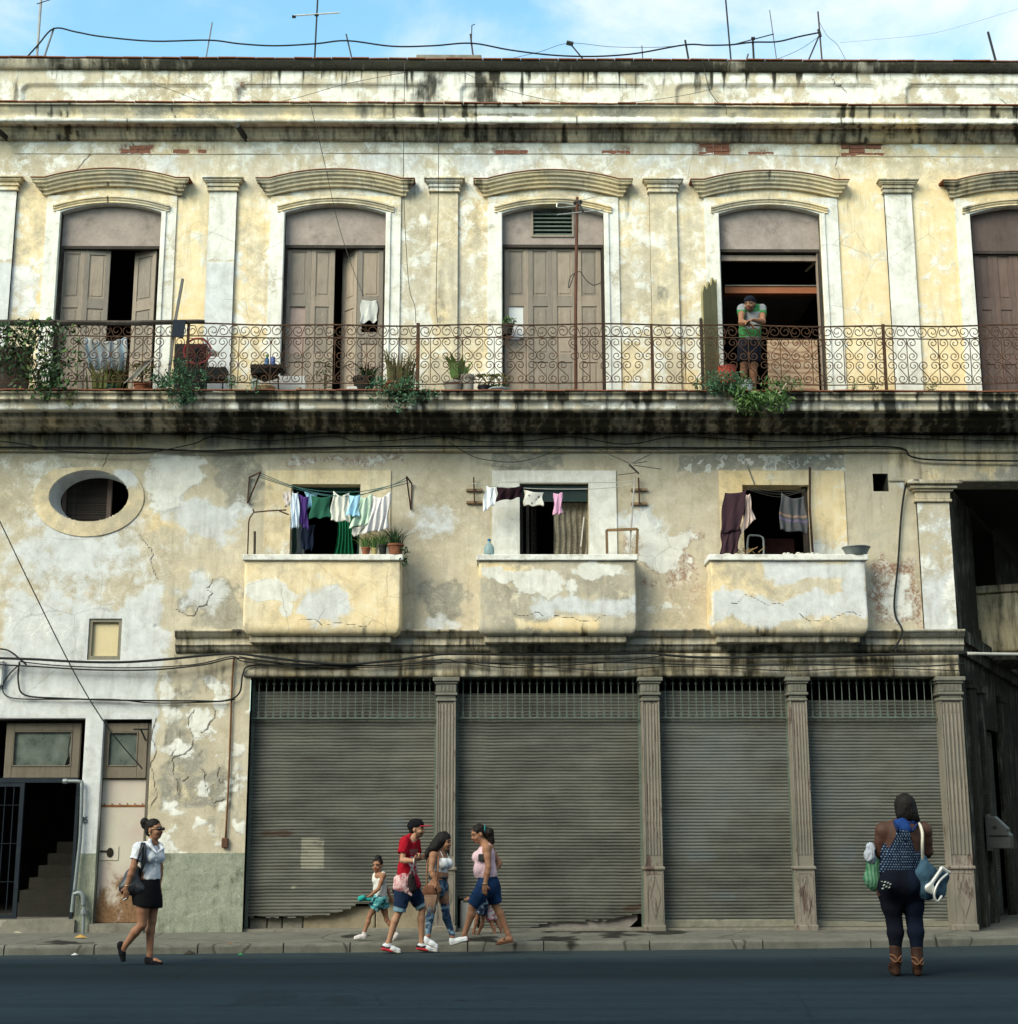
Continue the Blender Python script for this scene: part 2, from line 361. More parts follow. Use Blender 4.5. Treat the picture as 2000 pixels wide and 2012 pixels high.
 c = g.mix(g.step(g.math('ADD', g.math('MULTIPLY', a, 0.75), g.math('MULTIPLY', b, 0.25)), 0.52, 0.6, 0, 0.85), c, g.ramp(f, [(0.35, (0.035, 0.024, 0.022)), (0.7, (0.13, 0.07, 0.055))]))
 c = g.mix(g.step(a, 0.28, 0.36, 0.6, 0), c, (0.13, 0.14, 0.115))
 g.col(c); g.bump(a, 0.4, 0.006); M_COLUMN = g.m
make_shared()
# ------------------------------------------------------------------ wear and some painted shade of the facade (paint layers, bare render, mildew, cracks)
def masks(P3, style):
 u, v = proj(P3); n = len(u); Z = np.zeros(n)
 n1, n2, n3 = fbm(u / 110, v / 110), fbm(u / 36 + 40, v / 36), fbm(u / 13 + 90, v / 13)
 st = fbm(u / 9 + 7, v / 110 + 3)                      # runs down the wall
 wr, ye, ce, di, br, gr, bl, ck = (Z.copy() for _ in range(8))
 uw = u + (fbm(u / 55 + 3, v / 55 + 31) - .5) * 60 + (fbm(u / 15 + 3, v / 15 + 31) - .5) * 16; vw = v + (fbm(u / 55 + 63, v / 55 + 11) - .5) * 60 + (fbm(u / 15 + 33, v / 15 + 1) - .5) * 16
 def blob(cu, cv, ru, rv, k=0.55, hard=1.0):
  q = min(1, min(ru, rv) / 30); uw_, vw_ = u + (uw - u) * q, v + (vw - v) * q
  s = 1 - np.sqrt(((uw_ - cu) / ru) ** 2 + ((vw_ - cv) / rv) ** 2) + (n2 - 0.5) * 2 * k + (n3 - .5) * k * .6
  return np.clip(0.5 + s * hard, 0, 1)
 def rect(u0, u1, v0, v1, soft=14, k=0.8):
  q = min(1, min(u1 - u0, v1 - v0) / 60) * min(1, soft / 14); uw_, vw_ = u + (uw - u) * q, v + (vw - v) * q
  s = np.minimum(np.minimum(uw_ - u0, u1 - uw_), np.minimum(vw_ - v0, v1 - vw_)) / soft + (n2 - 0.5) * 2 * k
  return np.clip(0.5 + s * 0.5, 0, 1)
 def crack(pts, w=2.6, wig=9):
  uu = u + (n3 - .5) * wig * .7; vv = v + (n3 - .5) * wig * .5; best = np.full(n, 99.0); rg = random.Random(int(pts[0][0] * 7 + pts[0][1]))
  for q in range(3 if wig > 2 else 0):
   new = [pts[0]]
   for (a, b), (c, d) in zip(pts[:-1], pts[1:]): L = math.hypot(c - a, d - b) * .2; new += [((a + c) / 2 + rg.uniform(-L, L), (b + d) / 2 + rg.uniform(-L, L)), (c, d)]
   pts = new
  m_ = np.array(pts); near = (u > m_[:, 0].min() - 12) & (u < m_[:, 0].max() + 12) & (v > m_[:, 1].min() - 12) & (v < m_[:, 1].max() + 12)
  if not near.any(): return Z.copy()
  uu, vv = uu[near], vv[near]; bb = np.full(len(uu), 99.0)
  for (a, b), (c, d) in zip(pts[:-1], pts[1:]):
   t = np.clip(((uu - a) * (c - a) + (vv - b) * (d - b)) / ((c - a) ** 2 + (d - b) ** 2), 0, 1)
   bb = np.minimum(bb, np.hypot(uu - a - t * (c - a), vv - b - t * (d - b)))
  best[near] = bb; return np.clip(1.0 - best / (w * 1.0 + 1.7), 0, 1)
 mx = np.maximum
 if style == 'upper':
  t = np.interp(u, [0, 60, 95, 340, 380, 405, 465, 490, 790, 850, 905, 950, 1190, 1230, 1275, 1330, 1380, 1650, 1690, 1740, 1795, 1850, 2000],
       [.45, .52, .45, .72, .78, .72, .66, .52, .30, .36, .34, .46, .36, .40, .40, .46, .48, .8, .86, .86, .86, .84, .7])
  ye = t + .10 + (n1 - .5) * .75 + (n2 - .5) * .4
  wr = .36 + (n2 - .5) * .6 + (.75 - t) * .25
  top = sm(v, 400, 330); ye = ye - top * .45; ce = .12 + top * .28 + (n1 - .5) * .6; bl = top * (.40 + (n1 - .5) * .8)
  fr = sm(v, 306, 300); bl = bl * (1 - fr * .6); ce = ce + fr * .05; wr = wr + fr * .06; ye = ye + fr * .12
  di = .10 * sm(v, 300, 270) * (1 + n2); 
  for w in (215, 658, 1087, 1515, 2010):                # darker blotches below the hoods' right ends
   di = mx(di, blob(w + 152, 392, 16, 30, .3) * .42)
  for (a, b, c, d) in BRICK_PATCHES: br = mx(br, rect(a - 8, b + 8, c - 3, d + 3, 6, .5) * .8)
  ck = crack([(28, 303), (180, 303), (420, 304), (700, 302), (1100, 303), (1400, 304), (1650, 308), (2000, 310)], 2.2, 1.5)
  ck = mx(ck, crack([(181, 303), (160, 325), (150, 335)], 2.0)); ck = mx(ck, crack([(1650, 306), (1648, 352)], 2.2, 4))
  ck = mx(ck, crack([(245, 262), (262, 285), (280, 300)], 3)); ck = mx(ck, crack([(1655, 250), (1660, 280)], 2.5))
  ye = mx(ye, 0); bl = mx(bl, blob(20, 560, 60, 90, .7) * .6)
 elif style == 'parapet':
  wr = .52 + (n2 - .5) * .7 + (n1 - .5) * .4; ce = .45 + (n1 - .5) * .9; ye = .30 + (n1 - .5)
  run = sm(st, .52, .72); bnd = sm(v, 205, 140)
  heavy = np.interp(u, [0, 60, 200, 430, 480, 600, 700, 800, 850, 905, 960, 1180, 1300, 1380, 1500, 1560, 1620, 1700, 1760, 2000],
        [.2, .35, .3, .45, .5, .55, .6, .6, .85, .7, .85, .6, .45, .75, .85, .8, .3, .45, .4, .35])
  di = heavy * (.25 + .75 * bnd) * (.35 + 1.0 * run) + (n1 - .5) * .5
  di = mx(di, blob(835, 175, 25, 45, .5) * .75); di = mx(di, blob(955, 185, 32, 40, .5) * .8); di = mx(di, blob(33, 180, 10, 30, .4) * .6)
  panel_shade = Z
  for a, b in ((54, 408), (478, 836), (906, 1265), (1330, 1715), (1784, 2100)): panel_shade = mx(panel_shade, crack([(a, 165), (b, 166)], 2.2, 1.5) * .85)  # dark line along each panel top paints in the shade of the recess
  ce = mx(ce, .3); ck = crack([(1620, 122), (1640, 165), (1665, 180)], 2.5); ck = mx(ck, crack([(1965, 190), (1985, 208)], 2.5))
  br = mx(br, blob(478, 175, 16, 18, .5) * .9); ck = mx(ck, panel_shade)
 elif style == 'coping':
  heavy = np.interp(u, [0, 80, 140, 300, 420, 700, 1000, 1080, 1300, 1440, 1500, 1600, 1700, 1800, 1900, 2000], [.4, .5, .7, .8, 1.0, 1.15, 1.15, .9, 1.1, .7, 1.1, .9, .7, .9, .95, .8])
  di = heavy + (n2 - .5) * .9; ce = .55 + (n1 - .5); wr = .25 + (n2 - .5)
 elif style == 'cornice':
  ce = .5 + (n1 - .5) * .9; ye = .42 + (n2 - .5) * .7; br = .30 + (n1 - .5) * .5
  run = sm(st, .5, .68)
  heavy = np.interp(u, [0, 40, 150, 200, 350, 640, 700, 800, 850, 940, 1080, 1120, 1160, 1400, 1550, 1600, 1700, 1750, 1900, 2000],
        [.5, .75, .75, .3, .15, .35, .5, .55, .95, .9, .5, .9, .5, .2, .3, .65, .75, .6, .7, .8])
  di = heavy * (.35 + .8 * run) + (n2 - .5) * .45; di = np.where(v > 243, mx(di, .46 + (n1 - .5) * .5), di)  # underside darkened for the cornice's shade as well as mildew
  wr = np.where((v > 231) & (v < 243), .62 + (n1 - .5) * 1.0, .12 + (n2 - .5) * .3)
  wr = mx(wr, blob(1010, 219, 90, 9, .5)); wr = mx(wr, blob(70, 235, 60, 8, .4)); di = di - .6 * wr * (v < 243)
  ck = mx(crack([(247, 230), (250, 272)], 3.5), crack([(338, 210), (341, 268)], 3)); ck = mx(ck, crack([(1130, 222), (1133, 272)], 3.5)); ck = mx(ck, crack([(1657, 205), (1662, 275)], 3.5)); ck = mx(ck, crack([(862, 228), (862, 250)], 3.5))
 elif style == 'frame':
  wr = .70 + (n2 - .5) * .55 + (n1 - .5) * .3; bl = .42 + (n1 - .5) * .8; ye = .55 + (n2 - .5) * .8; ce = .3
  wr = wr - .42 * sm(v, 420, 385)
  di = .14 * sm(n2, .5, .8)
 elif style == 'pilaster':
  wr = .72 + (n2 - .5) * .5; ye = .45 + (n2 - .5) * .6; ce = .4
  p1 = np.where(u < 500, sm(v, 505, 522), 0); wr = wr * (1 - p1) + .08 * p1; bl = p1 * .8 + (n1 - .5) * .2
  p2 = np.where((u > 800) & (u < 1400), .35, 0); wr = wr - p2 + (n2 - .5) * p2; bl = bl + p2 * .7
  a = blob(1307, 590, 14, 62, .4) + blob(868, 610, 12, 34, .4); ce = mx(ce, a * .75); wr = wr - a * .5
  di = .1 * sm(n2, .5, .8)
 elif style == 'capital':
  wr = .46 + (n2 - .5) * .6; ye = .5 + (n1 - .5) * .5; ce = .55; di = .28 + (n2 - .5) * .6
  di = di + .15 * (u > 1600) + .12 * sm(n3, .5, .7)
 elif style == 'hood':
  ye = .50 + (n1 - .5) * .8; ce = .45 + (n2 - .5) * .6; wr = .22 + (n2 - .5) * .6; di = .16 + (n2 - .5) * .7 + .2 * (u > 1800)
  for w in (215, 658, 1087, 1515, 2010):
   for e in (-150, 150): di = mx(di, blob(w + e, 368, 24, 20, .4) * .72)
  for w in (215, 658, 1087, 1515, 2010): ck = mx(ck, crack([(w - 3, 330), (w - 3, 425)], 1.5, 2))
 elif style == 'slab':
  ye = .40 + (n2 - .5) * .8; ce = .5 + (n1 - .5) * .9; wr = .28 + (n2 - .5) * .7
  heavy = np.interp(u, [0, 60, 200, 330, 360, 520, 560, 700, 900, 1100, 1300, 1360, 1420, 1500, 1700, 1850, 2000], [.7, .7, .72, .85, 1.0, 1.0, .82, 1.0, 1.0, 1.0, 1.0, .88, .9, 1.0, .88, .95, .95])
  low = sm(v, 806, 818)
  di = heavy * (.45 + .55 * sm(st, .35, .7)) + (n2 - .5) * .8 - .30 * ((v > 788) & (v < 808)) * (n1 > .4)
  di = di * (1 - low * .35) + low * (.16 + .26 * np.interp(u, [0, 330, 400, 520, 600, 900, 1500, 1750, 2000], [0, .3, .9, .95, .5, .75, .5, .8, .9]))  # underside tone mixes mildew with the slab's painted shade
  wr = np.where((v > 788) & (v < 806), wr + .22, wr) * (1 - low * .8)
 elif style == 'lower' or style == 'band':
  ye = .26 + (n1 - .5) * .5; ce = .24 + (n1 - .5) * .7 + (n2 - .5) * .25; wr = .16 + (n2 - .5) * .45
  bl = rect(8, 318, 1172, 1330, 45, .55); bl = mx(bl, rect(-190, 312, 1270, 1480, 12, .25))
  bl = mx(bl, blob(150, 1090, 190, 95, .5, .5) * .75); wr = mx(wr, blob(110, 940, 140, 80, .6, .5) * .62)
  wr = mx(wr, blob(90, 1240, 130, 70, .3, .4) * .55)
  wr = mx(wr, blob(330, 930, 62, 66, .7) * .86); br = mx(br, blob(315, 930, 52, 52, .7) * .72)
  bl = mx(bl, blob(400, 1020, 78, 50, .55) * .8); bl = mx(bl, blob(345, 985, 50, 30, .5) * .7); ce = mx(ce, blob(465, 925, 55, 85, .6) * .75)
  ce = mx(ce, blob(135, 925, 65, 22, .5) * .6); ye = mx(ye, blob(350, 1030, 90, 40, .5) * .6)
  ce = mx(ce, blob(425, 1185, 75, 62, .6) * .8); bl = mx(bl, blob(405, 1170, 55, 45, .5) * .7)
  # above and beside the three small balconies
  sc = rect(560, 800, 888, 925, 16, .8); br = mx(br, sc * .62); wr = mx(wr, sc * .55 * (n3 + .3))
  ce = mx(ce, rect(960, 1110, 888, 928, 14, 1.0) * .8); br = mx(br, rect(960, 1110, 885, 928, 14, .9) * .55)
  sp = rect(1330, 1660, 886, 926, 10, .6); ce = mx(ce, sp * .8); wr = mx(wr, sp * sm(n3, .48, .62) * .9); di = mx(di, sp * sm(n3, .50, .62) * .50)
  bl = mx(bl, blob(870, 1010, 75, 45, .5, .6) * .6); ce = mx(ce, blob(875, 1195, 60, 45, .5) * .85); bl = mx(bl, blob(860, 1235, 60, 20, .5) * .6)
  wr = mx(wr, blob(1305, 1075, 58, 62, .8) * .82); br = mx(br, blob(1310, 1085, 75, 75, .8) * .72); bl = mx(bl, blob(1270, 1030, 60, 30, .6) * .6)
  wr = mx(wr, blob(1300, 1200, 60, 30, .9) * .55); br = mx(br, blob(1340, 1150, 50, 60, .8) * .5)
  bl = mx(bl, blob(1790, 930, 45, 45, .5) * .8); br = mx(br, rect(1708, 1812, 1095, 1240, 22, .8) * .78); wr = mx(wr, rect(1725, 1800, 1130, 1240, 22, 1.2) * .6)
  ce = mx(ce, rect(1655, 1815, 925, 1100, 40, .5) * .45)
  # pier between the doors and the shop
  g2 = rect(305, 560, 1318, 1800, 10, .6); ce = mx(ce, g2 * (.26 + .50 * sm(n1, .40, .66))); wr = mx(wr, g2 * (.20 + .42 * sm(n2, .42, .66)))
  di = mx(di, g2 * (.14 + .30 * sm(n3, .46, .68) * sm(n1, .3, .6)))
  bl = bl * (1 - g2)
  for p in ([(382, 1395), (376, 1440), (372, 1475), (342, 1490)], [(345, 1470), (342, 1500), (350, 1560)], [(398, 1512), (408, 1550), (418, 1580), (440, 1570)], [(420, 1390), (414, 1420), (395, 1440)], [(430, 1500), (436, 1540)], [(372, 1520), (360, 1535)]):
   ck = mx(ck, crack(p, 2.6, 8))
  ck = mx(ck, crack([(308, 1412), (306, 1470), (302, 1530), (297, 1590)], 3.0, 3)); di = mx(di, blob(385, 1520, 35, 25, .9) * .36)
  bl = mx(bl, rect(-180, 240, 1390, 1720, 5, .2) * .72); di = mx(di, rect(130, 200, 1560, 1690, 30, .9) * .38)
  gr = np.where((v > 1676) & (u < 520), .95, 0.); di = mx(di, gr * (.12 + .45 * sm(n2, .55, .8) + .3 * sm(v, 1800, 1840)))
  for p in ([(212, 850), (210, 900), (200, 925)], [(275, 1052), (298, 1078), (302, 1120), (312, 1140)], [(418, 1138), (405, 1155), (418, 1165), (408, 1190), (380, 1212)], [(345, 1197), (362, 1205), (378, 1210)]):
   ck = mx(ck, crack(p, 2.3, 6))
  if style == 'band':
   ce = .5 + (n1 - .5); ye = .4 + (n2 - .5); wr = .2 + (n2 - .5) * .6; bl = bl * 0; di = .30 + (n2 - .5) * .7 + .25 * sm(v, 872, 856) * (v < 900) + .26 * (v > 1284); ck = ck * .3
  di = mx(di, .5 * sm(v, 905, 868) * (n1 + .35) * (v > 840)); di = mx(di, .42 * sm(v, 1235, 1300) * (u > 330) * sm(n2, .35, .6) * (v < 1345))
 elif style == 'ledge':
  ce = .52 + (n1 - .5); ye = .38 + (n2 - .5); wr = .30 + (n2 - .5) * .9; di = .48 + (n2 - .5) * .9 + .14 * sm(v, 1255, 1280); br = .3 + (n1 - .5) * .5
  ck = sm(st, .82, .9) * .5
 elif style in ('bal1', 'bal2', 'bal3'):
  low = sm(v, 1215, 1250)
  if style == 'bal1':
   ye = .62 + (n1 - .5) * .5; bl = blob(640, 1195, 55, 42, .5) * .75; wr = mx(blob(515, 1160, 42, 20, .7), blob(555, 1195, 22, 22, .7)) * .95; wr = mx(wr, blob(545, 1172, 45, 12, .6) * .9)
   ce = mx(.15, blob(690, 1165, 40, 30, .6) * .6)
  elif style == 'bal2':
   ye = mx(.30 + (n1 - .5) * .6, blob(985, 1118, 60, 22, .6) * .8); ce = .5 + (n1 - .5) * .8; bl = rect(1050, 1250, 1170, 1212, 20, .6) * .85
   wr = mx(mx(blob(1000, 1128, 42, 16, .8), blob(1060, 1140, 55, 24, .8)), blob(1160, 1120, 55, 14, .9)) * .95; ye = mx(ye, rect(1010, 1180, 1215, 1245, 12, .8) * .8)
  else:
   ye = .45 + (n2 - .5) * .8; ce = .35 + (n1 - .5) * .8; bl = mx(rect(1500, 1702, 1105, 1140, 14, .6), rect(1410, 1702, 1170, 1218, 18, 1.0)); bl = mx(bl, blob(1690, 1160, 25, 40, .6)); br = .36 + (n1 - .5) * .6
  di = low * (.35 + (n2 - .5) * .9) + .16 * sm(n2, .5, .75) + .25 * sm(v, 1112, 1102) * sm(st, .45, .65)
  ck = mx(crack([(590, 1218), (680, 1226), (730, 1221)], 1.5, 3), crack([(1010, 1206), (1060, 1204), (1120, 1212), (1190, 1210)], 1.6, 4)); ck = mx(ck, crack([(1430, 1189), (1540, 1190)], 1.3, 4)); ck = mx(ck, crack([(1570, 1205), (1640, 1214), (1690, 1209)], 1.6, 4))
 elif style == 'cope':
  wr = .62 + (n2 - .5) * .5; bl = .6; ce = .4; di = .12 + (n2 - .5) * .5
 elif style == 'ysur':
  ye = .66 + (n1 - .5) * .6; wr = .26 + (n2 - .5) * .7 + .35 * sm(v, 1050, 1085) ; ce = .25; di = .1 * sm(n2, .5, .8)
 elif style == 'wsur':
  wr = .85 + (n2 - .5) * .4; bl = .5; ye = .3; di = .05
 elif style == 'ring':
  ye = .38 + (n1 - .5) * .7; ce = .45 + (n2 - .5) * .6; wr = .2 + (n2 - .5) * .6; bl = blob(250, 945, 30, 25, .6) * .7; di = .15
 elif style == 'reveal':
  bl = .8 + Z; ce = .4 + Z
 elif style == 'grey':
  ce = .9 + (n1 - .5) * .4; di = .80 + (n2 - .5) * .5; wr = .03 + (n2 - .5) * .4  # heavy dark layer paints in the side street's shade on top of dirt
 elif style == 'dim':
  ye = .62 + (n1 - .5) * .4; ce = .5; di = .48 + (n2 - .5) * .5  # darkened to paint in the shade round the corner
 elif style == 'corner':
  wr = .40 + (n2 - .5) * .9; bl = .45 + (n1 - .5) * .7; br = .42 + (n1 - .5) * .6; ce = .45; di = .16 + (n2 - .5) * .5
 elif style == 'step':
  ce = .75 + (n1 - .5) * .6; ye = .05; di = .3 + (n2 - .5) * .7; wr = .25 + (n2 - .5) * .8; ck = crack([(172, 1822), (200, 1815), (195, 1830)], 3)
 ma = np.stack([np.clip(q + Z, 0, 1) for q in (wr, ye, ce, di)], 1); mb = np.stack([np.clip(q + Z, 0, 1) for q in (br, gr, bl, ck)], 1)
 return ma, mb
BRICK_PATCHES = [(238, 300, 284, 303), (340, 415, 288, 303), (973, 1035, 288, 302), (1180, 1238, 288, 302), (1370, 1437, 279, 304), (1466, 1522, 296, 304), (1652, 1736, 277, 305)]
def plastered(o, style):
 me = o.data; n = len(me.vertices); co = np.empty(n * 3, np.float32); me.vertices.foreach_get('co', co)
 a, b = masks(co.reshape(-1, 3), style); attr(me, 'ma', a); attr(me, 'mb', b)
 if not me.materials: me.materials.append(PLASTER)
 return o
def lines(a, b, res, extra=()):
 base = np.linspace(a, b, max(2, int(round((b - a) / res)) + 1)); ex = [e for e in extra if a < e < b]
 keep = [t for t in base if all(abs(t - e) > res * 0.45 for e in ex)]
 if a not in keep: keep.append(a)
 if b not in keep: keep.append(b)
 return np.array(sorted(set(keep + list(ex))))
def wall_grid(name, style, x0, x1, z0, z1, parent, holes=(), ovals=(), relief=None, res=0.024, Y=YW):
 xs = lines(x0, x1, res, [h[0] for h in holes] + [h[1] for h in holes]); zs = lines(z0, z1, res, [h[2] for h in holes] + [h[3] for h in holes])
 X, Zg = np.meshgrid(xs, zs); V = np.stack([X.ravel(), np.full(X.size, Y), Zg.ravel()], 1)
 cx = (X[:-1, :-1] + X[1:, 1:]) / 2; cz = (Zg[:-1, :-1] + Zg[1:, 1:]) / 2; keep = np.ones(cx.shape, bool)
 for h in holes: keep &= ~((cx > h[0]) & (cx < h[1]) & (cz > h[2]) & (cz < h[3]))
 for (ox, oz, ra, rb) in ovals: keep &= ((cx - ox) / ra) ** 2 + ((cz - oz) / rb) ** 2 > 1
 nx = len(xs); idx = np.arange(X.size).reshape(X.shape)
 F = np.stack([idx[:-1, :-1], idx[:-1, 1:], idx[1:, 1:], idx[1:, :-1]], -1)[keep]
 ma, mb = masks(V, style)
 u, v = proj(V)
 d = (fbm(X.ravel() * 1.3, Zg.ravel() * 1.3) - .5) * .018 + (fbm(X.ravel() * 9 + 5, Zg.ravel() * 9) - .5) * .006
 d += .007 * sm(ma[:, 2], .5, .6) + .005 * sm(mb[:, 0], .5, .6) - .004 * sm(ma[:, 0], .5, .6) - .003 * sm(mb[:, 2], .5, .6)
 if relief is not None: d += relief(V, u, v)
 for h in holes:                                            # keep the edges of openings true
  e = (V[:, 0] >= h[0] - .001) & (V[:, 0] <= h[1] + .001) & (V[:, 2] >= h[2] - .001) & (V[:, 2] <= h[3] + .001); d[e] = 0
 V[:, 1] += d
 used = np.unique(F); mp = np.zeros(len(V), int); mp[used] = np.arange(len(used))
 me = np_mesh(name, V[used], mp[F]); attr(me, 'ma', ma[used]); attr(me, 'mb', mb[used]); me.materials.append(PLASTER)
 return put(name, me, None, parent)
def sweep(name, style, prof, x0, x1, parent, res=0.05, rough=0.006, mat=None, close=True):
 """a moulding: (y, z) profile run along x, subdivided and slightly worn"""
 pts = []
 for (a, b) in zip(prof[:-1], prof[1:]):
  L = math.hypot(a[0] - b[0], a[1] - b[1]); k = max(1, int(L / 0.035))
  for i in range(k): pts.append((a[0] + (b[0] - a[0]) * i / k, a[1] + (b[1] - a[1]) * i / k))
 pts.append(prof[-1]); pts = np.array(pts); xs = np.linspace(x0, x1, max(2, int((x1 - x0) / res) + 1))
 V = np.zeros((len(pts), len(xs), 3)); V[:, :, 0] = xs[None]; V[:, :, 1] = pts[:, 0:1]; V[:, :, 2] = pts[:, 1:2]
 s = np.arange(len(pts))[:, None] * .31
 w = (fbm(xs[None] * 2.2 + s * 0, s + 3.1) - .5) * 2 + (fbm(xs[None] * 13, s * 2) - .5) * 1.5
 sag = (fbm(xs[None] * .35 + 50, s * 0) - .5) * 2.2
 V[:, :, 1] += w * rough; V[:, :, 2] += sag * rough * 1.2 + (fbm(xs[None] * 5 + 9, s * 0 + 2) - .5) * rough * .8
 ii = np.arange(len(pts) * len(xs)).reshape(len(pts), -1)
 F = np.stack([ii[:-1, :-1], ii[1:, :-1], ii[1:, 1:], ii[:-1, 1:]], -1).reshape(-1, 4)
 V = V.reshape(-1, 3); me = np_mesh(name, V, F, smooth=False); o = put(name, me, mat, parent)
 if mat is None: plastered(o, style)
 return o
def pv(proj_, v): return (YW - proj_, zl(v, YW - proj_))

# ------------------------------------------------------------------ ground
KX = [-12, -7.0, -3.6, 0.0, 2.2, 5.5, 7.5, 9, 13]; KY = [19.55, 19.55, 19.75, 19.95, 20.05, 20.35, 20.75, 21.4, 23.2]
def kerb_y(x): return float(np.interp(x, KX, KY))
SW_Z = 0.115
def road_z(x, y): return 0.0 if y > 19.5 else min(0.11, (19.5 - y) * 0.034)
def ground():
 g = G('ground_earth', 0.95); g.col(g.ramp(g.noise(0.3, 6), [(0.3, (0.06, 0.055, 0.05)), (0.7, (0.11, 0.10, 0.09))]))
 o = MB().add([(-700, -700, -0.06), (700, -700, -0.06), (700, 700, -0.06), (-700, 700, -0.06)], [(0, 1, 2, 3)]).build('ground', g.m); struct(o)
 # asphalt: bluish, polished wheel paths along the street
 g = G('asphalt', 1.0, spec=0.02); st = g.noise(1.0, 6, 0.6, vec=g.co('Object', (0.05, 1.6, 1))); mid = g.noise(3, 8, 0.7, vec=g.co('Object', (0.35, 1, 1))); f = g.noise(120, 3, 0.7)
 sp = g.n('ShaderNodeSeparateXYZ'); g.nt.links.new(g.co(), sp.inputs[0])
 yy = g.math('ADD', sp.outputs[1], g.math('MULTIPLY', g.math('SUBTRACT', mid, .5), 0.5))
 dark = g.math('MULTIPLY', g.step(yy, 14.9, 15.5), g.step(yy, 18.3, 17.6))
 st2 = g.noise(3.2, 7, 0.7, vec=g.co('Object', (0.03, 1.6, 1))); gr_ = g.noise(26, 6, 0.8, vec=g.co('Object', (0.5, 1, 1)))
 t = g.math('ADD', g.math('ADD', g.math('MULTIPLY', st, 0.35), g.math('MULTIPLY', mid, 0.2)), g.math('ADD', g.math('MULTIPLY', st2, 0.25), g.math('MULTIPLY', gr_, 0.2)))
 c = g.ramp(t, [(0.36, (0.010, 0.018, 0.026)), (0.64, (0.029, 0.045, 0.058))])
 c = g.mix(g.math('MULTIPLY', dark, 0.62), c, (0.0095, 0.0155, 0.020))
 c = g.mix(g.math('MULTIPLY', g.step(yy, 18.3, 19.2), 0.7), c, (0.04, 0.053, 0.058))
 c = g.mix(g.step(f, 0.5, 0.8, 0, 0.35), c, (0.06, 0.07, 0.075)); c = g.mix(g.step(f, 0.28, 0.42, 0.5, 0), c, (0.02, 0.022, 0.024))
 pt = g.step(g.noise(0.7, 9, .75, dist=.6), 0.56, 0.60); c = g.mix(g.math('MULTIPLY', pt, .35), c, (0.012, 0.017, 0.02)); ol = g.step(g.noise(2.3, 8, .7), 0.66, 0.74); c = g.mix(g.math('MULTIPLY', ol, .5), c, (0.006, 0.007, 0.008))
 ce_ = g.step(g.voro(0.35, 'DISTANCE_TO_EDGE', vec=g.mix(0.12, g.co(), g.noise(2, 6, col=True))), 0, .006, 1, 0); c = g.mix(g.math('MULTIPLY', ce_, .22), c, (0.005, 0.006, 0.007))
 g.col(c); g.bump(g.math('ADD', f, g.math('MULTIPLY', mid, 0.6)), 0.45, 0.01)
 xs = np.linspace(-40, 60, 101); ys = np.concatenate([np.linspace(-12, 12, 13), np.linspace(13, 19.4, 17), [19.5, 25]])
 V = [(x, y, road_z(x, y)) for y in ys for x in xs]; nx = len(xs)
 F = [(j * nx + i, j * nx + i + 1, (j + 1) * nx + i + 1, (j + 1) * nx + i) for j in range(len(ys) - 1) for i in range(nx - 1)]
 struct(put('road', np_mesh('road', V, F), g.m))
 # pavement and kerbstones
 g = G('pavement_concrete', 1.0, spec=0.05); a = g.noise(1.6, 8, 0.7); f = g.noise(45, 5, 0.7); b = g.noise(6, 7, 0.7)
 c = g.ramp(g.math('ADD', g.math('MULTIPLY', a, .6), g.math('MULTIPLY', b, .4)), [(0.32, (0.095, 0.093, 0.078)), (0.68, (0.19, 0.185, 0.16))])
 c = g.mix(g.step(g.noise(0.9, 8, 0.7, dist=.8), 0.58, 0.7, 0, .6), c, (0.06, 0.058, 0.048)); c = g.mix(g.step(f, .55, .8, 0, .35), c, (0.3, 0.29, 0.26))
 ck = g.step(g.voro(0.55, 'DISTANCE_TO_EDGE', vec=g.mix(0.12, g.co(), g.noise(3, 4, col=True))), 0.0, 0.012, 1, 0); c = g.mix(g.math('MULTIPLY', ck, .7), c, (0.03, 0.028, 0.022))
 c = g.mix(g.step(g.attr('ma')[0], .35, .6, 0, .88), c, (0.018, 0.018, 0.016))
 g.col(c); g.bump(g.math('ADD', f, g.math('MULTIPLY', b, 1.2)), 0.5, 0.012); pm = g.m
 xs = np.linspace(-12, 13, 260); ts = np.linspace(0, 1, 28); V = []
 for t in ts:
  for x in xs:
   y = kerb_y(x) + 0.16 + t * ((23.2 if x < 6.9 else 42) - kerb_y(x) - .16); V.append((x, y, SW_Z + .018 * min(1, t * 3) + .012 * (fbm(np.array([x * 1.5]), np.array([y * 1.5]))[0] - .5)))
 F = [(j * 260 + i, j * 260 + i + 1, (j + 1) * 260 + i + 1, (j + 1) * 260 + i) for j in range(27) for i in range(259)]
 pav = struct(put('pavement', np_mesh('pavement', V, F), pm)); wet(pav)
 x = -12.0; i = 0
 while x < 12.6:                                            # kerbstones, each its own stone
  L = random.uniform(0.85, 1.55); x1 = x + L
  mb = MB(); n = 8
  for k in range(n + 1):
   xx = x + .008 + (L - .016) * k / n; y = kerb_y(xx); dz = random.uniform(-.006, .006); r = .03
   mb.v += [(xx, y + .002, -.03), (xx, y + random.uniform(0, .006), SW_Z - r + dz), (xx, y + .012, SW_Z - .008 + dz), (xx, y + r, SW_Z + .004 + dz), (xx, y + .17, SW_Z + .006), (xx, y + .17, -.03)]
  for k in range(n):
   for q in range(6): a = k * 6 + q; b = k * 6 + (q + 1) % 6; mb.f.append((a, b, b + 6, a + 6))
  mb.f += [tuple(range(6)), tuple(n * 6 + q for q in reversed(range(6)))]
  o = mb.build('kerbstone', pm, pav); wet(o); x = x1; i += 1
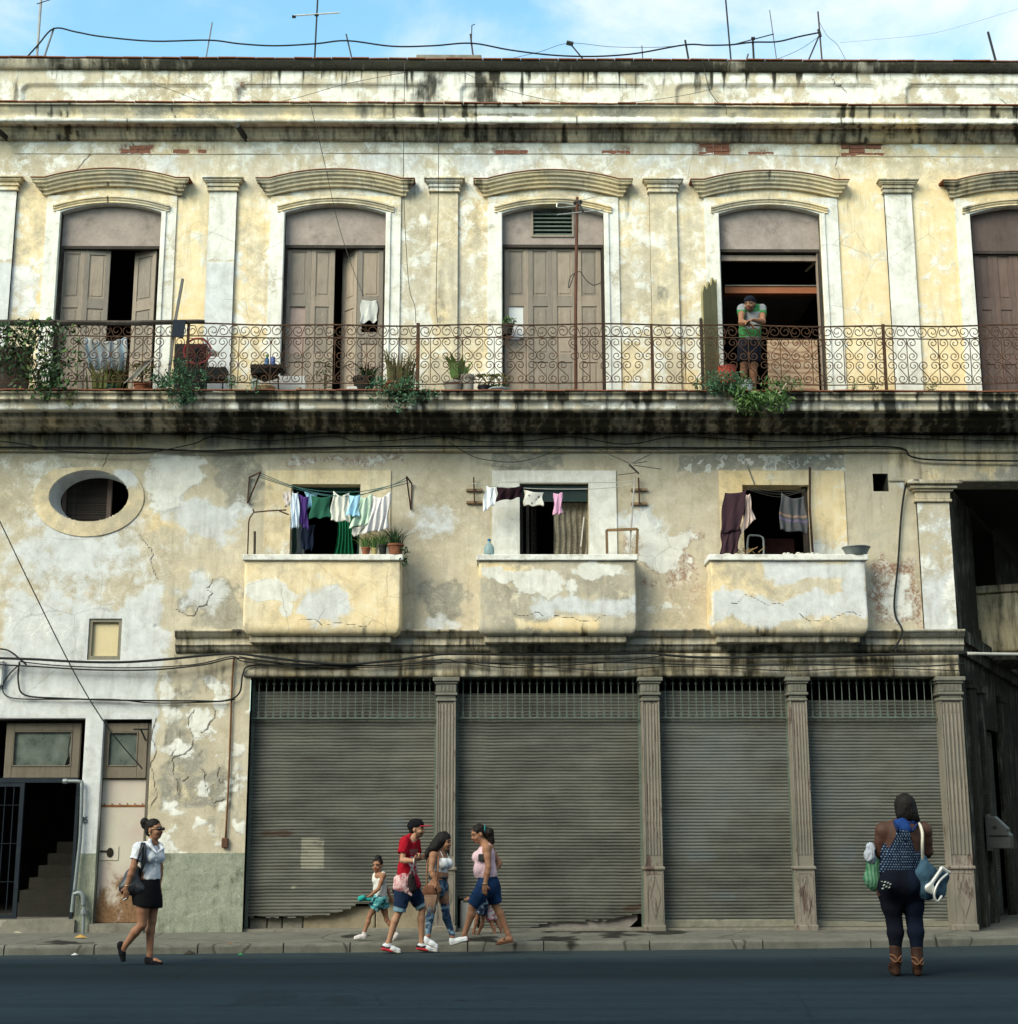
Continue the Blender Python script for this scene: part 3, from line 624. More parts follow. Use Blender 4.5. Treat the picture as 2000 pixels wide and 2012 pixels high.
def wet(o):
 me = o.data; co = np.empty(len(me.vertices) * 3, np.float32); me.vertices.foreach_get('co', co); P3 = co.reshape(-1, 3); u, v = proj(P3)
 m = np.zeros(len(u)); k = (fbm(P3[:, 0] * 5, P3[:, 1] * 5) - .5) * 1.6
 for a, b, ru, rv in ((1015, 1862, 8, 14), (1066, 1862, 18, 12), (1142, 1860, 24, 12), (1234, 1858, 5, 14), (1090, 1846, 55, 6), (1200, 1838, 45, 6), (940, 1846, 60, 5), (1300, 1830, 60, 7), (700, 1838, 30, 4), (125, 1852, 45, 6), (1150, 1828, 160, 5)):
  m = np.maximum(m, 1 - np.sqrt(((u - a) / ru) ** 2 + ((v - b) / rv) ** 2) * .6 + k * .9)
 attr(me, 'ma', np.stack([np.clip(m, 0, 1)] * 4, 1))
ground()

# ------------------------------------------------------------------ the building: walls, cornices, slab
BX0, BX1 = -9.6, 11.5
XC = 6.93                                              # corner of the lower storeys; the upper storey runs on over the side street's porch
building = thing('apartment_building', 'weathered cream and yellow three storey street facade with shop shutters and long balcony', 'building', (0, YW, 0))
ZF = at(1000, 765, YW - 1.0).z - 0.02                  # floor of the long balcony
def hole(u0, u1, v0, v1, um=None): return (xl(u0, (v0 + v1) / 2), xl(u1, (v0 + v1) / 2), zl(v1), zl(v0))
WINS = [(115, 313), (558, 757), (987, 1187), (1415, 1614), (1911, 2110)]       # tall doors upstairs
WIN_X = [(xl(a, 520), xl(b, 520)) for a, b in WINS]
def up_relief(V, u, v):
 d = np.zeros(len(u))
 for (a, b, c, e) in BRICK_PATCHES:
  m = np.clip(np.minimum(np.minimum(u - a, b - u) / 5, np.minimum(v - c, e - v) / 3) + (fbm(u / 9, v / 9) - .5) * 2.4, 0, 1); d += m * .022
 return d
Z_ARCH = zl(404); Z_SPR = zl(420)
up_holes = [(a, b, ZF - .02, Z_ARCH + .01) for a, b in WIN_X]
wall_up = wall_grid('wall', 'upper', BX0, BX1, zl(858), zl(262), building, up_holes, relief=up_relief)
def par_relief(V, u, v):
 d = np.zeros(len(u))
 for a, b in ((42, 420), (466, 848), (904, 1275), (1328, 1727), (1780, 2100)):
  m = np.clip(np.minimum(np.minimum(u - a, b - u), v - 164) / 3.5, 0, 1); c = np.minimum(u - a, b - u); m *= np.clip((v - 164 - np.clip(12 - c, 0, 12) * .8) / 3, 0, 1); d += m * .05
 return d + np.clip(1 - np.hypot((u - 478) / 14, (v - 178) / 16), 0, .5) * .05
wall_par = wall_grid('parapet_wall', 'parapet', BX0, BX1, zl(208), zl(138), building, relief=par_relief)
sweep('parapet_coping', 'coping', [(YW + .45, zl(118, YW - .1)), (YW - .10, zl(118, YW - .1)), pv(.105, 122), pv(.06, 130), pv(.055, 137), pv(.0, 141)], BX0, BX1, building)
cp = [(YW + .02, zl(205, YW - .42))] + [pv(.43, 205), pv(.43, 208), pv(.40, 209), pv(.385, 216), pv(.35, 226), pv(.345, 231), pv(.36, 232), pv(.36, 241)]
zs_ = cp[-1][1]
cp += [(YW - .17, zs_ + .004), (YW - .165, zs_ - .045), (YW - .13, zs_ - .05), (YW - .125, zs_ - .085), (YW - .07, zs_ - .13), (YW - .065, zs_ - .155), (YW, zs_ - .16)]
sweep('cornice', 'cornice', cp, BX0, BX1, building, rough=.008)
def tile_line(z, y, name):
 """row of thin red tiles that caps a ledge"""
 x = BX0; k = 0
 me = None
 while x < BX1:
  L = .305; mb = MB(); mb.box(-L / 2 + .004, L / 2 - .004, 0, .2, 0, .016)
  if me is None: me = mb.mesh('tile'); me.materials.append(M_TERRA)
  o = put('tile', me, None, wall_par if name == 0 else slab); o.location = (x + L / 2, y + random.uniform(-.008, .012), z + random.uniform(-.004, .006)); o.rotation_euler = (0, random.uniform(-.012, .012), random.uniform(-.02, .02))
  x += L; k += 1
tile_line(zl(205, YW - .42) + .004, YW - .455, 0)
tile_line(zl(118, YW - .1) + .004, YW - .13, 0)
# long balcony slab with stepped underside
e = .98; zt = at(1000, 769, YW - e).z
sp_ = [(YW + .1, zt), (YW - e, zt), pv(e, 772), pv(.95, 774), pv(.93, 780), pv(.95, 782), pv(.95, 785), pv(.91, 788), pv(.88, 795), pv(.88, 806)]
z6 = sp_[-1][1]; zw = zl(853)
sp_ += [(YW - .70, z6 + .01), (YW - .69, z6 - .05), (YW - .52, z6 - .06), (YW - .50, z6 - .10), (YW - .32, z6 - .12), (YW - .30, z6 - .165), (YW - .14, zw + .05), (YW - .13, zw), (YW - .02, zw - .005)]
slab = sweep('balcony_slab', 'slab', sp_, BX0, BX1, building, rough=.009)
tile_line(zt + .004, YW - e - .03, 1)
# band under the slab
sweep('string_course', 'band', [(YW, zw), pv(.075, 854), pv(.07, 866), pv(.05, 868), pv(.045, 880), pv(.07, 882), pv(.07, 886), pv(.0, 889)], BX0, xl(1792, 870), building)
# lower wall with the oval and three balcony windows
OV = (xl(175, 975), zl(975), xl(253, 975) - xl(175, 975), zl(925) - zl(975))
lw_holes = [hole(571, 707, 952, 1092), hole(1021, 1157, 950, 1092), hole(1460, 1592, 953, 1092), hole(173, 238, 1215, 1296), hole(1715, 1745, 930, 965)]
def low_relief(V, u, v):
 d = np.zeros(len(u))
 d += .03 * np.clip(1 - np.hypot((u - 306) / 5, (v - 1231) / 5), 0, 1) 
 return d
ZSH = zl(1330); ZG0 = -.05
gl_holes = [hole(-10, 157, 1410, 1812), hole(193, 290, 1412, 1792)]
gl_holes = [(BX0 + .6, gl_holes[0][1], SW_Z + .16, gl_holes[0][3]), (gl_holes[1][0], gl_holes[1][1], SW_Z + .12, gl_holes[1][3])]
XS0 = xl(487, 1500)
wall_low = wall_grid('wall', 'lower', BX0, XC - .02, ZSH, zl(886), building, lw_holes, [OV], low_relief)
wall_gl = wall_grid('wall', 'lower', BX0, XS0, ZG0, ZSH + .001, building, gl_holes)
# plinth under the shop front and thresholds of the two doors
MB().box(XS0, XC - .02, YW + .08, YW + .6, -.05, SW_Z + .05).build('shop_sill', M_STONE, building)
def step_part(x0, x1, y0, z1):
 o = wall_grid('doorstep', 'step', x0, x1, 0, z1, building, Y=y0); 
 top = MB().box(x0, x1, y0 + .004, YW + .5, 0, z1).build('doorstep_top', M_STONE, building)
step_part(BX0 + .6, gl_holes[0][1] + .02, YW - .06, SW_Z + .20)
step_part(gl_holes[1][0] - .03, gl_holes[1][1] + .02, YW - .05, SW_Z + .14)
# reveals
def reveal(h, depth, style='reveal', bottom=True, parent=None):
 x0, x1, z0, z1 = h; parent = parent or building; t = .05
 mb = MB(); mb.box(x0 - t, x0, YW + .004, YW + depth, z0 - t, z1 + t).box(x1, x1 + t, YW + .004, YW + depth, z0 - t, z1 + t).box(x0, x1, YW + .004, YW + depth, z1, z1 + t)
 if bottom: mb.box(x0, x1, YW + .004, YW + depth, z0 - t, z0)
 return plastered(mb.build('reveal', None, parent), style)
for h in lw_holes[:3]: reveal(h, .35, 'ysur')
reveal(lw_holes[3], .12); reveal(lw_holes[4], .5, 'grey'); reveal(gl_holes[0], .4, 'lower', False); reveal(gl_holes[1], .25, 'lower', False)
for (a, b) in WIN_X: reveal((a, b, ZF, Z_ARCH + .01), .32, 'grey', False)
# oval ring and its splayed reveal
def oval():
 ox, oz, ra, rb = OV; n = 72; mb = MB(); rings = [(1.0, 1.0, -.010), (1.012, 1.016, -.02), (1.12, 1.16, -.022), (1.25, 1.33, -.022), (1.39, 1.50, -.020), (1.398, 1.51, .006)]
 ocz = oz - .03
 for sx, sz, dy in rings:
  for j in range(n):
   a = 2 * math.pi * j / n; zz = math.sin(a) * rb * sz
   if zz > rb * 1.10: zz = rb * 1.10 + (zz - rb * 1.10) * .25
   mb.v.append((ox + math.cos(a) * ra * sx, YW + dy, (oz if sx <= 1.02 else (oz * .5 + ocz * .5 if sx < 1.2 else ocz)) + zz))
 for i in range(len(rings) - 1):
  for j in range(n): a = i * n + j; b = i * n + (j + 1) % n; mb.f.append((a, b, b + n, a + n))
 plastered(mb.build('oval_surround', None, building), 'ring')
 mb = MB(); 
 for sx, dy in ((1.0, -.013), (.98, .15), (.95, .42)):
  for j in range(n): a = 2 * math.pi * j / n; mb.v.append((ox + math.cos(a) * ra * sx + (.02 if dy > .3 else 0), YW + dy, oz + math.sin(a) * rb * sx))
 for i in range(2):
  for j in range(n): a = i * n + j; b = i * n + (j + 1) % n; mb.f.append((a, b, b + n, a + n))
 plastered(mb.build('reveal', None, building, smooth=True), 'reveal')
 w = MB(); x0, x1 = xl(131, 980, YW + .45), xl(211, 980, YW + .45); z0, z1 = oz - rb, oz + rb * .9; y = YW + .45
 fr = MB().box(x0 - .06, x0, y - .03, y + .03, z0 - .1, z1 + .05).box(x1, x1 + .07, y - .03, y + .03, z0 - .1, z1 + .05).build('louvred_shutter', M_DOOR2, building)
 me = MB().box(x0, x1, -.004, .004, -.016, .016).mesh('slat'); me.materials.append(M_DARKWOOD); k = 0; z = z0
 while z < z1:
  s = put('slat', me, None, fr); s.location = (0, y, z); s.rotation_euler = (R(-38), 0, 0); z += .028
oval()
# ------------------------------------------------------------------ mouldings of the tall doors upstairs
def arch(xa, xb, zs, rise, n=24):
 return [(xa + (xb - xa) * i / n, zs + rise * (1 - (2 * i / n - 1) ** 2)) for i in range(n + 1)]
def door_surround(i):
 xa, xb = WIN_X[i]; wl, wr_ = .235, .235
 if i == 3: wr_ = .29
 zt_ = zl(388); rise = .14; zs = Z_SPR
 # white plaster architrave plate with arched opening
 a = arch(xa, xb, zs, rise); out = [(xa - wl, ZF), (xa - wl, zt_), (xb + wr_, zt_), (xb + wr_, ZF), (xb, ZF)] + list(reversed(a)) + [(xa, ZF)]
 mb = MB(); n = len(a)
 def strip(x0, x1, z0, z1):
  nz = max(1, int((z1 - z0) / .06)); 
  for k in range(nz): za, zb = z0 + (z1 - z0) * k / nz, z0 + (z1 - z0) * (k + 1) / nz; mb.add([(x0, YW - .03, za), (x1, YW - .03, za), (x1, YW - .03, zb), (x0, YW - .03, zb)], [(0, 1, 2, 3)])
 for q in range(4): strip(xa - wl + wl * q / 4, xa - wl + wl * (q + 1) / 4, ZF, zs); strip(xb + wr_ * q / 4, xb + wr_ * (q + 1) / 4, ZF, zs)
 pts = [(xa - wl, zs)] + a + [(xb + wr_, zs)]
 for k in range(len(pts) - 1):
  (x0, z0), (x1, z1) = pts[k], pts[k + 1]
  for q in range(4): mb.add([(x0, YW - .03, z0 + (zt_ - z0) * q / 4), (x1, YW - .03, z1 + (zt_ - z1) * q / 4), (x1, YW - .03, z1 + (zt_ - z1) * (q + 1) / 4), (x0, YW - .03, z0 + (zt_ - z0) * (q + 1) / 4)], [(0, 1, 2, 3)])
 for k in range(len(a) - 1):                                # soffit of the arch
  (x0, z0), (x1, z1) = a[k], a[k + 1]; mb.add([(x0, YW - .03, z0), (x1, YW - .03, z1), (x1, YW + .3, z1), (x0, YW + .3, z0)], [(0, 1, 2, 3)])
 mb.add([(xa - wl, YW - .03, ZF), (xa - wl, YW + .01, ZF), (xa - wl, YW + .01, zt_), (xa - wl, YW - .03, zt_)], [(0, 1, 2, 3)]).add([(xb + wr_, YW - .03, ZF), (xb + wr_, YW + .01, ZF), (xb + wr_, YW + .01, zt_), (xb + wr_, YW - .03, zt_)], [(0, 1, 2, 3)])
 fr = plastered(mb.build('door_surround', None, building), 'frame')
 # raised bead along the jambs
 for x0 in (xa - .075, xb + .012): plastered(MB().box(x0, x0 + .063, YW - .055, YW - .02, ZF, zs).build('jamb_bead', None, fr), 'frame')
 def arc_mould(xa_, xb_, zs_, rise_, prof, flat, style, nm):
  """moulding that follows the arch; flat = horizontal run at each end"""
  c = arch(xa_, xb_, zs_, rise_, 30); ends = [(xa_ - flat, zs_)] + c + [(xb_ + flat, zs_)] if flat else c
  m = MB(); k = len(prof)
  for (x, z) in ends:
   e_ = 0
   for (p, dz, fl) in prof:
    xx = x
    if flat and (x, z) == ends[0]: xx = x - fl
    if flat and (x, z) == ends[-1]: xx = x + fl
    m.v.append((xx, YW - p, z + dz))
  for q in range(len(ends) - 1):
   for j in range(k - 1): a_ = q * k + j; m.f.append((a_, a_ + 1, a_ + 1 + k, a_ + k))
  m.f.append(tuple(range(k))); m.f.append(tuple((len(ends) - 1) * k + j for j in reversed(range(k))))
  return plastered(m.build(nm, None, building), style)
 arc_mould(xa - .09, xb + .09, zs + .005, rise + .005, [(.02, .10, 0), (.085, .10, 0), (.085, .075, 0), (.06, .06, 0), (.07, .045, 0), (.05, .02, 0), (.055, .0, 0), (.02, -.0, 0)], .035, 'hood', 'arch_moulding')
 hx0, hx1 = xa - .36, xb + .36
 zb = zl(383, YW - .1); hp = [(.0, .30, .02), (.22, .265, .15), (.22, .245, .15), (.20, .23, .14), (.19, .19, .135), (.155, .165, .10), (.15, .13, .095), (.115, .10, .06), (.11, .065, .055), (.07, .045, .02), (.065, .0, .015), (.0, .0, 0)]
 hp = [(a_, b_ * .8, c_) for a_, b_, c_ in hp]; hd = arc_mould(hx0 + .12, hx1 - .12, zb, .155, hp, .06, 'hood', 'hood_moulding')
 # thin tile edge on the hood
 c = arch(hx0 + .12, hx1 - .12, zb + .218, .155, 30); pts = [(hx0 - .10, zb + .218)] + c + [(hx1 + .10, zb + .218)]
 t = MB(); 
 for (x, z) in pts: t.v += [(x, YW - .235, z), (x, YW - .235, z + .011), (x, YW, z + .035), (x, YW, z)]
 for q in range(len(pts) - 1):
  for j in range(4): a_ = q * 4 + j; b_ = q * 4 + (j + 1) % 4; t.f.append((a_, b_, b_ + 4, a_ + 4))
 t.f += [(0, 1, 2, 3), tuple((len(pts) - 1) * 4 + j for j in (3, 2, 1, 0))]
 t.build('tile_edge', M_TERRA, hd)
for i in range(5): door_surround(i)
def upper_pilaster(uc):
 xc = xl(uc, 450); hw = .215
 o = wall_grid('pilaster', 'pilaster', xc - hw, xc + hw, ZF, zl(379), building, Y=YW - .05)
 MB().box(xc - hw, xc + hw, YW - .022, YW, ZF, zl(379)).build('pilaster_core', PLASTER, o)
 z0, z1 = zl(381), zl(349, YW - .13); h = z1 - z0; mb = MB()
 for a, b, p in ((0, .10, .075), (.10, .34, .06), (.34, .42, .085), (.42, .62, .075), (.62, .7, .105), (.7, .86, .12), (.86, 1, .15)):
  mb.box(xc - hw - p + .04, xc + hw + p - .04, YW - p - .02, YW, z0 + h * a + .001, z0 + h * b)
 c = bevel(plastered(mb.build('capital', None, o), 'capital'), .006)
for uc in (3, 437, 873, 1303, 1766): upper_pilaster(uc)
# bricks laid bare in the frieze
def bricks():
 me = MB().box(-.125, .125, 0, .03, -.031, .031).mesh('brick'); me.materials.append(M_BRICK); me2 = MB().box(-.062, .062, 0, .03, -.031, .031).mesh('brick'); me2.materials.append(M_BRICK)
 for (a, b, c, d) in BRICK_PATCHES:
  x0, x1, z0, z1 = xl(a, c), xl(b, c), zl(d), zl(c); rows = max(1, int((z1 - z0) / .07))
  for r in range(rows):
   x = x0 + (r % 2) * .13
   while x < x1 - .05:
    half = random.random() < .25; L = .125 if half else .25
    if random.random() < .86:
     o = put('brick', me2 if half else me, None, wall_up); o.location = (x + L / 2, YW + .006 + random.uniform(0, .012), z0 + .036 + r * .071); o.rotation_euler = (random.uniform(-.04, .04), 0, random.uniform(-.03, .03))
    x += L + .012
bricks()
# ------------------------------------------------------------------ three small masonry balconies, ledge and shop beam
def small_balcony(i, u0, u1, style, surstyle, hl, sur):
 p = .46; yf = YW - p; x0, x1 = xl(u0, 1160, yf), xl(u1, 1160, yf); zt_ = at(1000, 1101, yf).z; zb = at(1000, 1250, yf + .12).z; r = .15
 S = []
 for k in range(44):
  z = zt_ + (zb - zt_) * k / 43; t = max(0, (r - (z - zb)) / r); inset = r * (1 - math.sqrt(max(0, 1 - min(1, t) ** 2))) * .75; S.append((z, inset))
 V = []; F = []; prof = None
 for z, ins in S:
  pts = []
  a, b, yy = x0 + ins, x1 - ins, yf + ins * .9; cr = .035
  for q in range(9): pts.append((a, YW + .02 - (YW + .02 - yy - cr) * q / 8, z))
  for q in range(1, 4): an = math.pi / 2 * q / 4; pts.append((a + cr - cr * math.cos(an), yy + cr - cr * math.sin(an), z))
  m = int((x1 - x0) / .022)
  for q in range(m + 1): pts.append((a + cr + (b - a - 2 * cr) * q / m if True else 0, yy, z))
  for q in range(1, 4): an = math.pi / 2 * q / 4; pts.append((b - cr + cr * math.sin(an), yy + cr - cr * math.cos(an), z))
  for q in range(9): pts.append((b, yy + cr + (YW + .02 - yy - cr) * q / 8, z))
  if prof is None: prof = len(pts)
  pts = pts[:prof]
  while len(pts) < prof: pts.append(pts[-1])
  V += pts
 V = np.array(V); V[:, 1] -= (fbm(V[:, 0] * 3 + i * 9, V[:, 2] * 3) - .5) * .02; V[:, 0] += (fbm(V[:, 0] * 4, V[:, 2] * 4 + 7) - .5) * .012
 ii = np.arange(len(V)).reshape(44, prof); F = np.stack([ii[:-1, :-1], ii[1:, :-1], ii[1:, 1:], ii[:-1, 1:]], -1).reshape(-1, 4)
 body = plastered(put('balcony', np_mesh('balcony', V, F), None, building), style)
 zc = at(1000, 1089, yf - .04).z
 cop = MB()
 n = 12
 cop.box(x0 - .03, x1 + .03, yf - .045, yf + .10, zt_ - .004, zc).box(x0 - .03, x0 + .09, yf + .10, YW, zt_ - .004, zc).box(x1 - .09, x1 + .03, yf + .10, YW, zt_ - .004, zc)
 bevel(plastered(cop.build('coping', None, body), 'cope'), .012, 2)
 ul, ur = (490, 768) if i == 0 else ((952, 1232) if i == 1 else (1410, 1690)); ld = MB(); zl0, zl1 = at(1000, 1263, YW - .34).z, zb + .012
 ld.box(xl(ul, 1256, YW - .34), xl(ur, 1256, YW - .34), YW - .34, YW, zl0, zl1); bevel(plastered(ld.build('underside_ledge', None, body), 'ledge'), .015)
 MB().box(x0 + .06, x1 - .06, yf + .09, YW + .3, zt_ - 1.0, zt_ - .95).build('floor', M_STONE, body)
 # plaster surround of the window
 su0, su1, sv0 = sur; a, b, c = xl(su0, 1000), xl(su1, 1000), zl(sv0); h = hl; z0 = zt_ - .9
 s = wall_grid('window_surround', surstyle, a, b, z0, c, building, [(h[0], h[1], z0 - .1, h[3])], Y=YW - .022)
 mb = MB().box(a, h[0], YW - .018, YW, z0, c).box(h[1], b, YW - .018, YW, z0, c).box(h[0], h[1], YW - .018, YW, h[3], c); plastered(mb.build('surround_core', None, s), surstyle)
 return body, (x0, x1, yf, zc)
BAL = [small_balcony(0, 479, 787, 'bal1', 'ysur', lw_holes[0], (520, 767, 925)), small_balcony(1, 940, 1250, 'bal2', 'wsur', lw_holes[1], (967, 1211, 925)), small_balcony(2, 1397, 1704, 'bal3', 'ysur', lw_holes[2], (1414, 1661, 925))]
lp = [(YW, zl(1236, YW - .2))] + [pv(.20, 1236), pv(.20, 1240), pv(.17, 1242), pv(.155, 1250), pv(.11, 1252), pv(.10, 1264), pv(.12, 1265), pv(.12, 1267), pv(.10, 1268), pv(.07, 1278), pv(.03, 1282), pv(.0, 1283)]
ledge = sweep('ledge', 'ledge', lp, xl(345, 1250, YW - .1), XC + .1, building, rough=.007)
mb = MB(); k = len(lp); xa = xl(345, 1250, YW - .1); mb.v = [(xa + .0, y, z) for y, z in lp]; mb.f = [tuple(range(k))]; plastered(mb.build('ledge_end', None, ledge), 'ledge')
sweep('shop_beam', 'band', [(YW, zl(1284)), pv(.05, 1285), pv(.05, 1298), pv(.03, 1300), pv(.03, 1315), pv(.045, 1317), pv(.045, 1329), (YW + .02, zl(1330)), (YW + .5, zl(1330) + .003)], XS0 - .1, XC + .02, building, rough=.007)
# ------------------------------------------------------------------ shell and rooms behind the openings
def shell():
 zr = zl(122, YW); mb = MB()
 def rm(x0, x1, y1, z0, z1):
  mb.box(x0, x1, y1, y1 + .1, z0, z1).box(x0 - .1, x0, YW + .33, y1, z0, z1).box(x1, x1 + .1, YW + .33, y1, z0, z1).box(x0, x1, YW + .33, y1, z0 - .1, z0).box(x0, x1, YW + .33, y1, z1, z1 + .1)
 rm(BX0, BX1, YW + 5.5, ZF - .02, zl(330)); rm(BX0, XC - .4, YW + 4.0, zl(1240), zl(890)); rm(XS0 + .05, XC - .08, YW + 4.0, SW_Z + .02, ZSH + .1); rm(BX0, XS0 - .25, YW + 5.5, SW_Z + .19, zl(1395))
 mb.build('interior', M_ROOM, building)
 MB().box(BX0, BX1, YW + .44, YW + 9, zr - .12, zr - .05).build('roof', M_STONE, building)
shell()

# unseen houses added across the two streets (they shade the lower part of the facade and the side street)
def houses():
 m = paint('opposite_house_plaster', (.33, .30, .25), .9, .25, .6)
 def house(name, label, pts, h):
  t = thing(name, label, 'building', (pts[0][0], pts[0][1], 0)); n = len(pts); mb = MB()
  mb.add([(x, y, -.05) for x, y in pts] + [(x, y, h) for x, y in pts], [tuple(reversed(range(n))), tuple(range(n, 2 * n))] + [(i, (i + 1) % n, (i + 1) % n + n, i + n) for i in range(n)]); mb.build('wall', m, t)
  a, b = Vector((*pts[0], 0)), Vector((*pts[1], 0)); d = (b - a); L = d.length; d.normalize(); nn = Vector((d.y, -d.x, 0)); k = 0; s = 1.5
  me = MB().box(-.55, .55, -.03, .03, -.9, .9).mesh('window'); me.materials.append(M_DARKWOOD); me2 = MB().box(-.7, .7, -.08, .03, -.06, .06).mesh('sill'); me2.materials.append(M_STONE)
  while s < L - 1:
   for z in (2.0, 5.4, 8.8):
    if z < h - 1.4:
     w = put('window', me, None, t); p = a + d * s + nn * .0; w.location = (p.x, p.y, z); w.rotation_euler = (0, 0, math.atan2(d.y, d.x)); q = put('sill', me2, None, w); q.location = (0, 0, -.98)
   s += 3.2
  MB().add([(x, y, h) for x, y in pts] + [(x, y, h + .5) for x, y in pts], [tuple(reversed(range(n))), tuple(range(n, 2 * n))] + [(i, (i + 1) % n, (i + 1) % n + n, i + n) for i in range(n)]).build('parapet', M_STONE, t)
 house('unseen_facing_house', 'unseen plain plastered house across the street, added to shade the lower facade', [(30, -2.2), (-30, -2.2), (-30, -16), (30, -16)], 13.0)
 AD_ = R(27); sd_ = Vector((math.sin(AD_), math.cos(AD_))); sn_ = Vector((math.cos(AD_), -math.sin(AD_))); p = Vector((XC, YW)) + sn_ * 5.0 + sd_ * 3.0
 q = p + sd_ * 26; house('unseen_corner_house', 'unseen plain plastered house added to darken the side street', [tuple(q), tuple(p), tuple(p + Vector((12, 0))), tuple(q + Vector((12, 0)))], 14.0)
houses()
# ------------------------------------------------------------------ tall panelled doors of the upper storey
def leaf(x_hinge, w, z0, z1, y, ang, mat, parent, right=False, panels=((.04, .31), (.375, .66), (.71, .95)), missing=(), louver=False):
 """one door leaf: stiles and rails as one frame, panels as its sub-parts; hinge at x_hinge, ang > 0 swings the free edge inwards"""
 h = z1 - z0; s = .075 if w > .3 else .06; t = .02; mb = MB(); sg = -1 if right else 1
 def bx(m, a, b, ya, yb, c, d): m.box(min(sg * a, sg * b), max(sg * a, sg * b), ya, yb, c, d)
 bx(mb, 0, s, -t, t, 0, h); bx(mb, w - s, w, -t, t, 0, h)
 edges = [0] + [f for p in panels for f in p] + [1]
 for k in range(0, len(edges), 2): bx(mb, s, w - s, -t + .001, t - .001, h * (1 - edges[k + 1]), h * (1 - edges[k]))
 o = mb.build('door_leaf', mat, parent); o.location = (x_hinge, y - YW if parent.type == 'EMPTY' and False else y, z0); o.rotation_euler = (0, 0, ang * sg); bevel(o, .004)
 for k, (a, b) in enumerate(panels):
  if k in missing: continue
  za, zb = h * (1 - b), h * (1 - a)
  p = MB(); bx(p, s - .005, w - s + .005, -.004, .008, za, zb); bx(p, s + .03, w - s - .03, -.012, -.003, za + .035, zb - .035)
  bevel(p.build('panel', mat, o), .006)
 return o
def tympanum(i, mat, vb=480, louvre=False):
 xa, xb = WIN_X[i]; a = arch(xa, xb, Z_SPR + .02, .15); zb = zl(vb); y = YW + .10
 if not louvre: o = MB().plate([(xa, zb)] + a + [(xb, zb)], y, y + .04).build('fanlight_board', mat, building)
 else:
  x0, x1, z0 = xl(1044, 430), xl(1128, 430), zl(461)
  al = [p for p in a if p[0] < x0]; ar = [p for p in a if p[0] > x1]; at_ = [p for p in a if x0 <= p[0] <= x1]
  o = MB().plate([(xa, zb)] + al + [(x0, al[-1][1]), (x0, zb)], y, y + .04).plate([(x1, zb), (x1, ar[0][1])] + ar + [(xb, zb)], y, y + .04).box(x0, x1, y + .001, y + .04, zb, z0).build('fanlight_board', mat, building)
  fr = MB().box(x0, x0 + .03, y - .02, y + .05, z0, zl(408)).box(x1 - .03, x1, y - .02, y + .05, z0, zl(408)).box(x0, x1, y - .019, y + .05, z0, z0 + .03).build('louvre_frame', M_DOOR, o)
  me = MB().box(x0 + .03, x1 - .03, -.004, .004, -.033, .033).mesh('louvre_slat'); me.materials.append(M_GRILLE); z = z0 + .06
  while z < zl(411): s = put('louvre_slat', me, None, o); s.location = (0, y + .02, z); s.rotation_euler = (R(-42), 0, 0); z += .068
 MB().box(xa, xb, y - .012, y + .06, zb - .05, zb - .001).build('lintel_bar', M_DARKWOOD, o)
 for x0, x1 in ((xa, xa + .035), (xb - .035, xb)): MB().box(x0, x1, y + .0, y + .08, ZF, zb - .05).build('door_post', M_DARKWOOD, building)
for i in range(5): tympanum(i, M_TYMP if i < 4 else M_DOOR2, (481, 478, 476, 484, 486)[i], i == 2)
YD = YW + .16; ZD0 = ZF + .01; ZD1 = zl(489, YD)
def X5(u): return xl(u, 560, YD)
leaf(X5(116), X5(165) - X5(116), ZD0, ZD1, YD, 0, M_DOOR, building); leaf(X5(165), X5(214) - X5(165), ZD0, ZD1 - .02, YD - .01, R(6), M_DOOR, building)
leaf(X5(306), .42, ZD0, ZD1 - .02, YD, R(24), M_DOOR, building, right=True)
ZD1 = zl(484, YD)
leaf(X5(562), X5(611) - X5(562), ZD0, ZD1, YD, 0, M_DOOR, building, missing=(1,)); leaf(X5(611), X5(657) - X5(611), ZD0, ZD1, YD, R(3), M_DOOR, building)
leaf(X5(753), X5(753) - X5(703), ZD0, ZD1, YD, 0, M_DOOR, building, right=True, missing=(1,), panels=((.04, .31), (.375, .53), (.60, .95))); leaf(X5(703), .38, ZD0, ZD1, YD, R(46), M_DOOR, building, right=True)
MB().box(X5(566), X5(607), YD + .012, YD + .02, ZD0 + .8, zl(588)).build('patch_board', paint('pinkish_board', (.36, .27, .24), .9, .15), building)
ZD1 = zl(482, YD)
for a, b in ((990, 1038), (1038, 1085), (1085, 1133), (1133, 1181)): leaf(X5(a), X5(b) - X5(a), ZD0, ZD1, YD, 0, M_DOOR, building, missing=(1,) if a == 990 else (), panels=((.04, .31), (.375, .58), (.65, .95)) if a == 990 else ((.04, .31), (.375, .66), (.71, .95)))
MB().box(X5(993), X5(1028), YD + .004, YD + .012, zl(660), zl(586)).build('patch_board', paint('white_patch_sheet', (.66, .66, .66), .85, .08), building)
ZD1 = zl(490, YD)
for a, b in ((1916, 1953), (1953, 1994), (1994, 2036), (2036, 2076)): leaf(X5(a), X5(b) - X5(a), ZD0, ZD1, YD, 0, M_DOOR2, building)
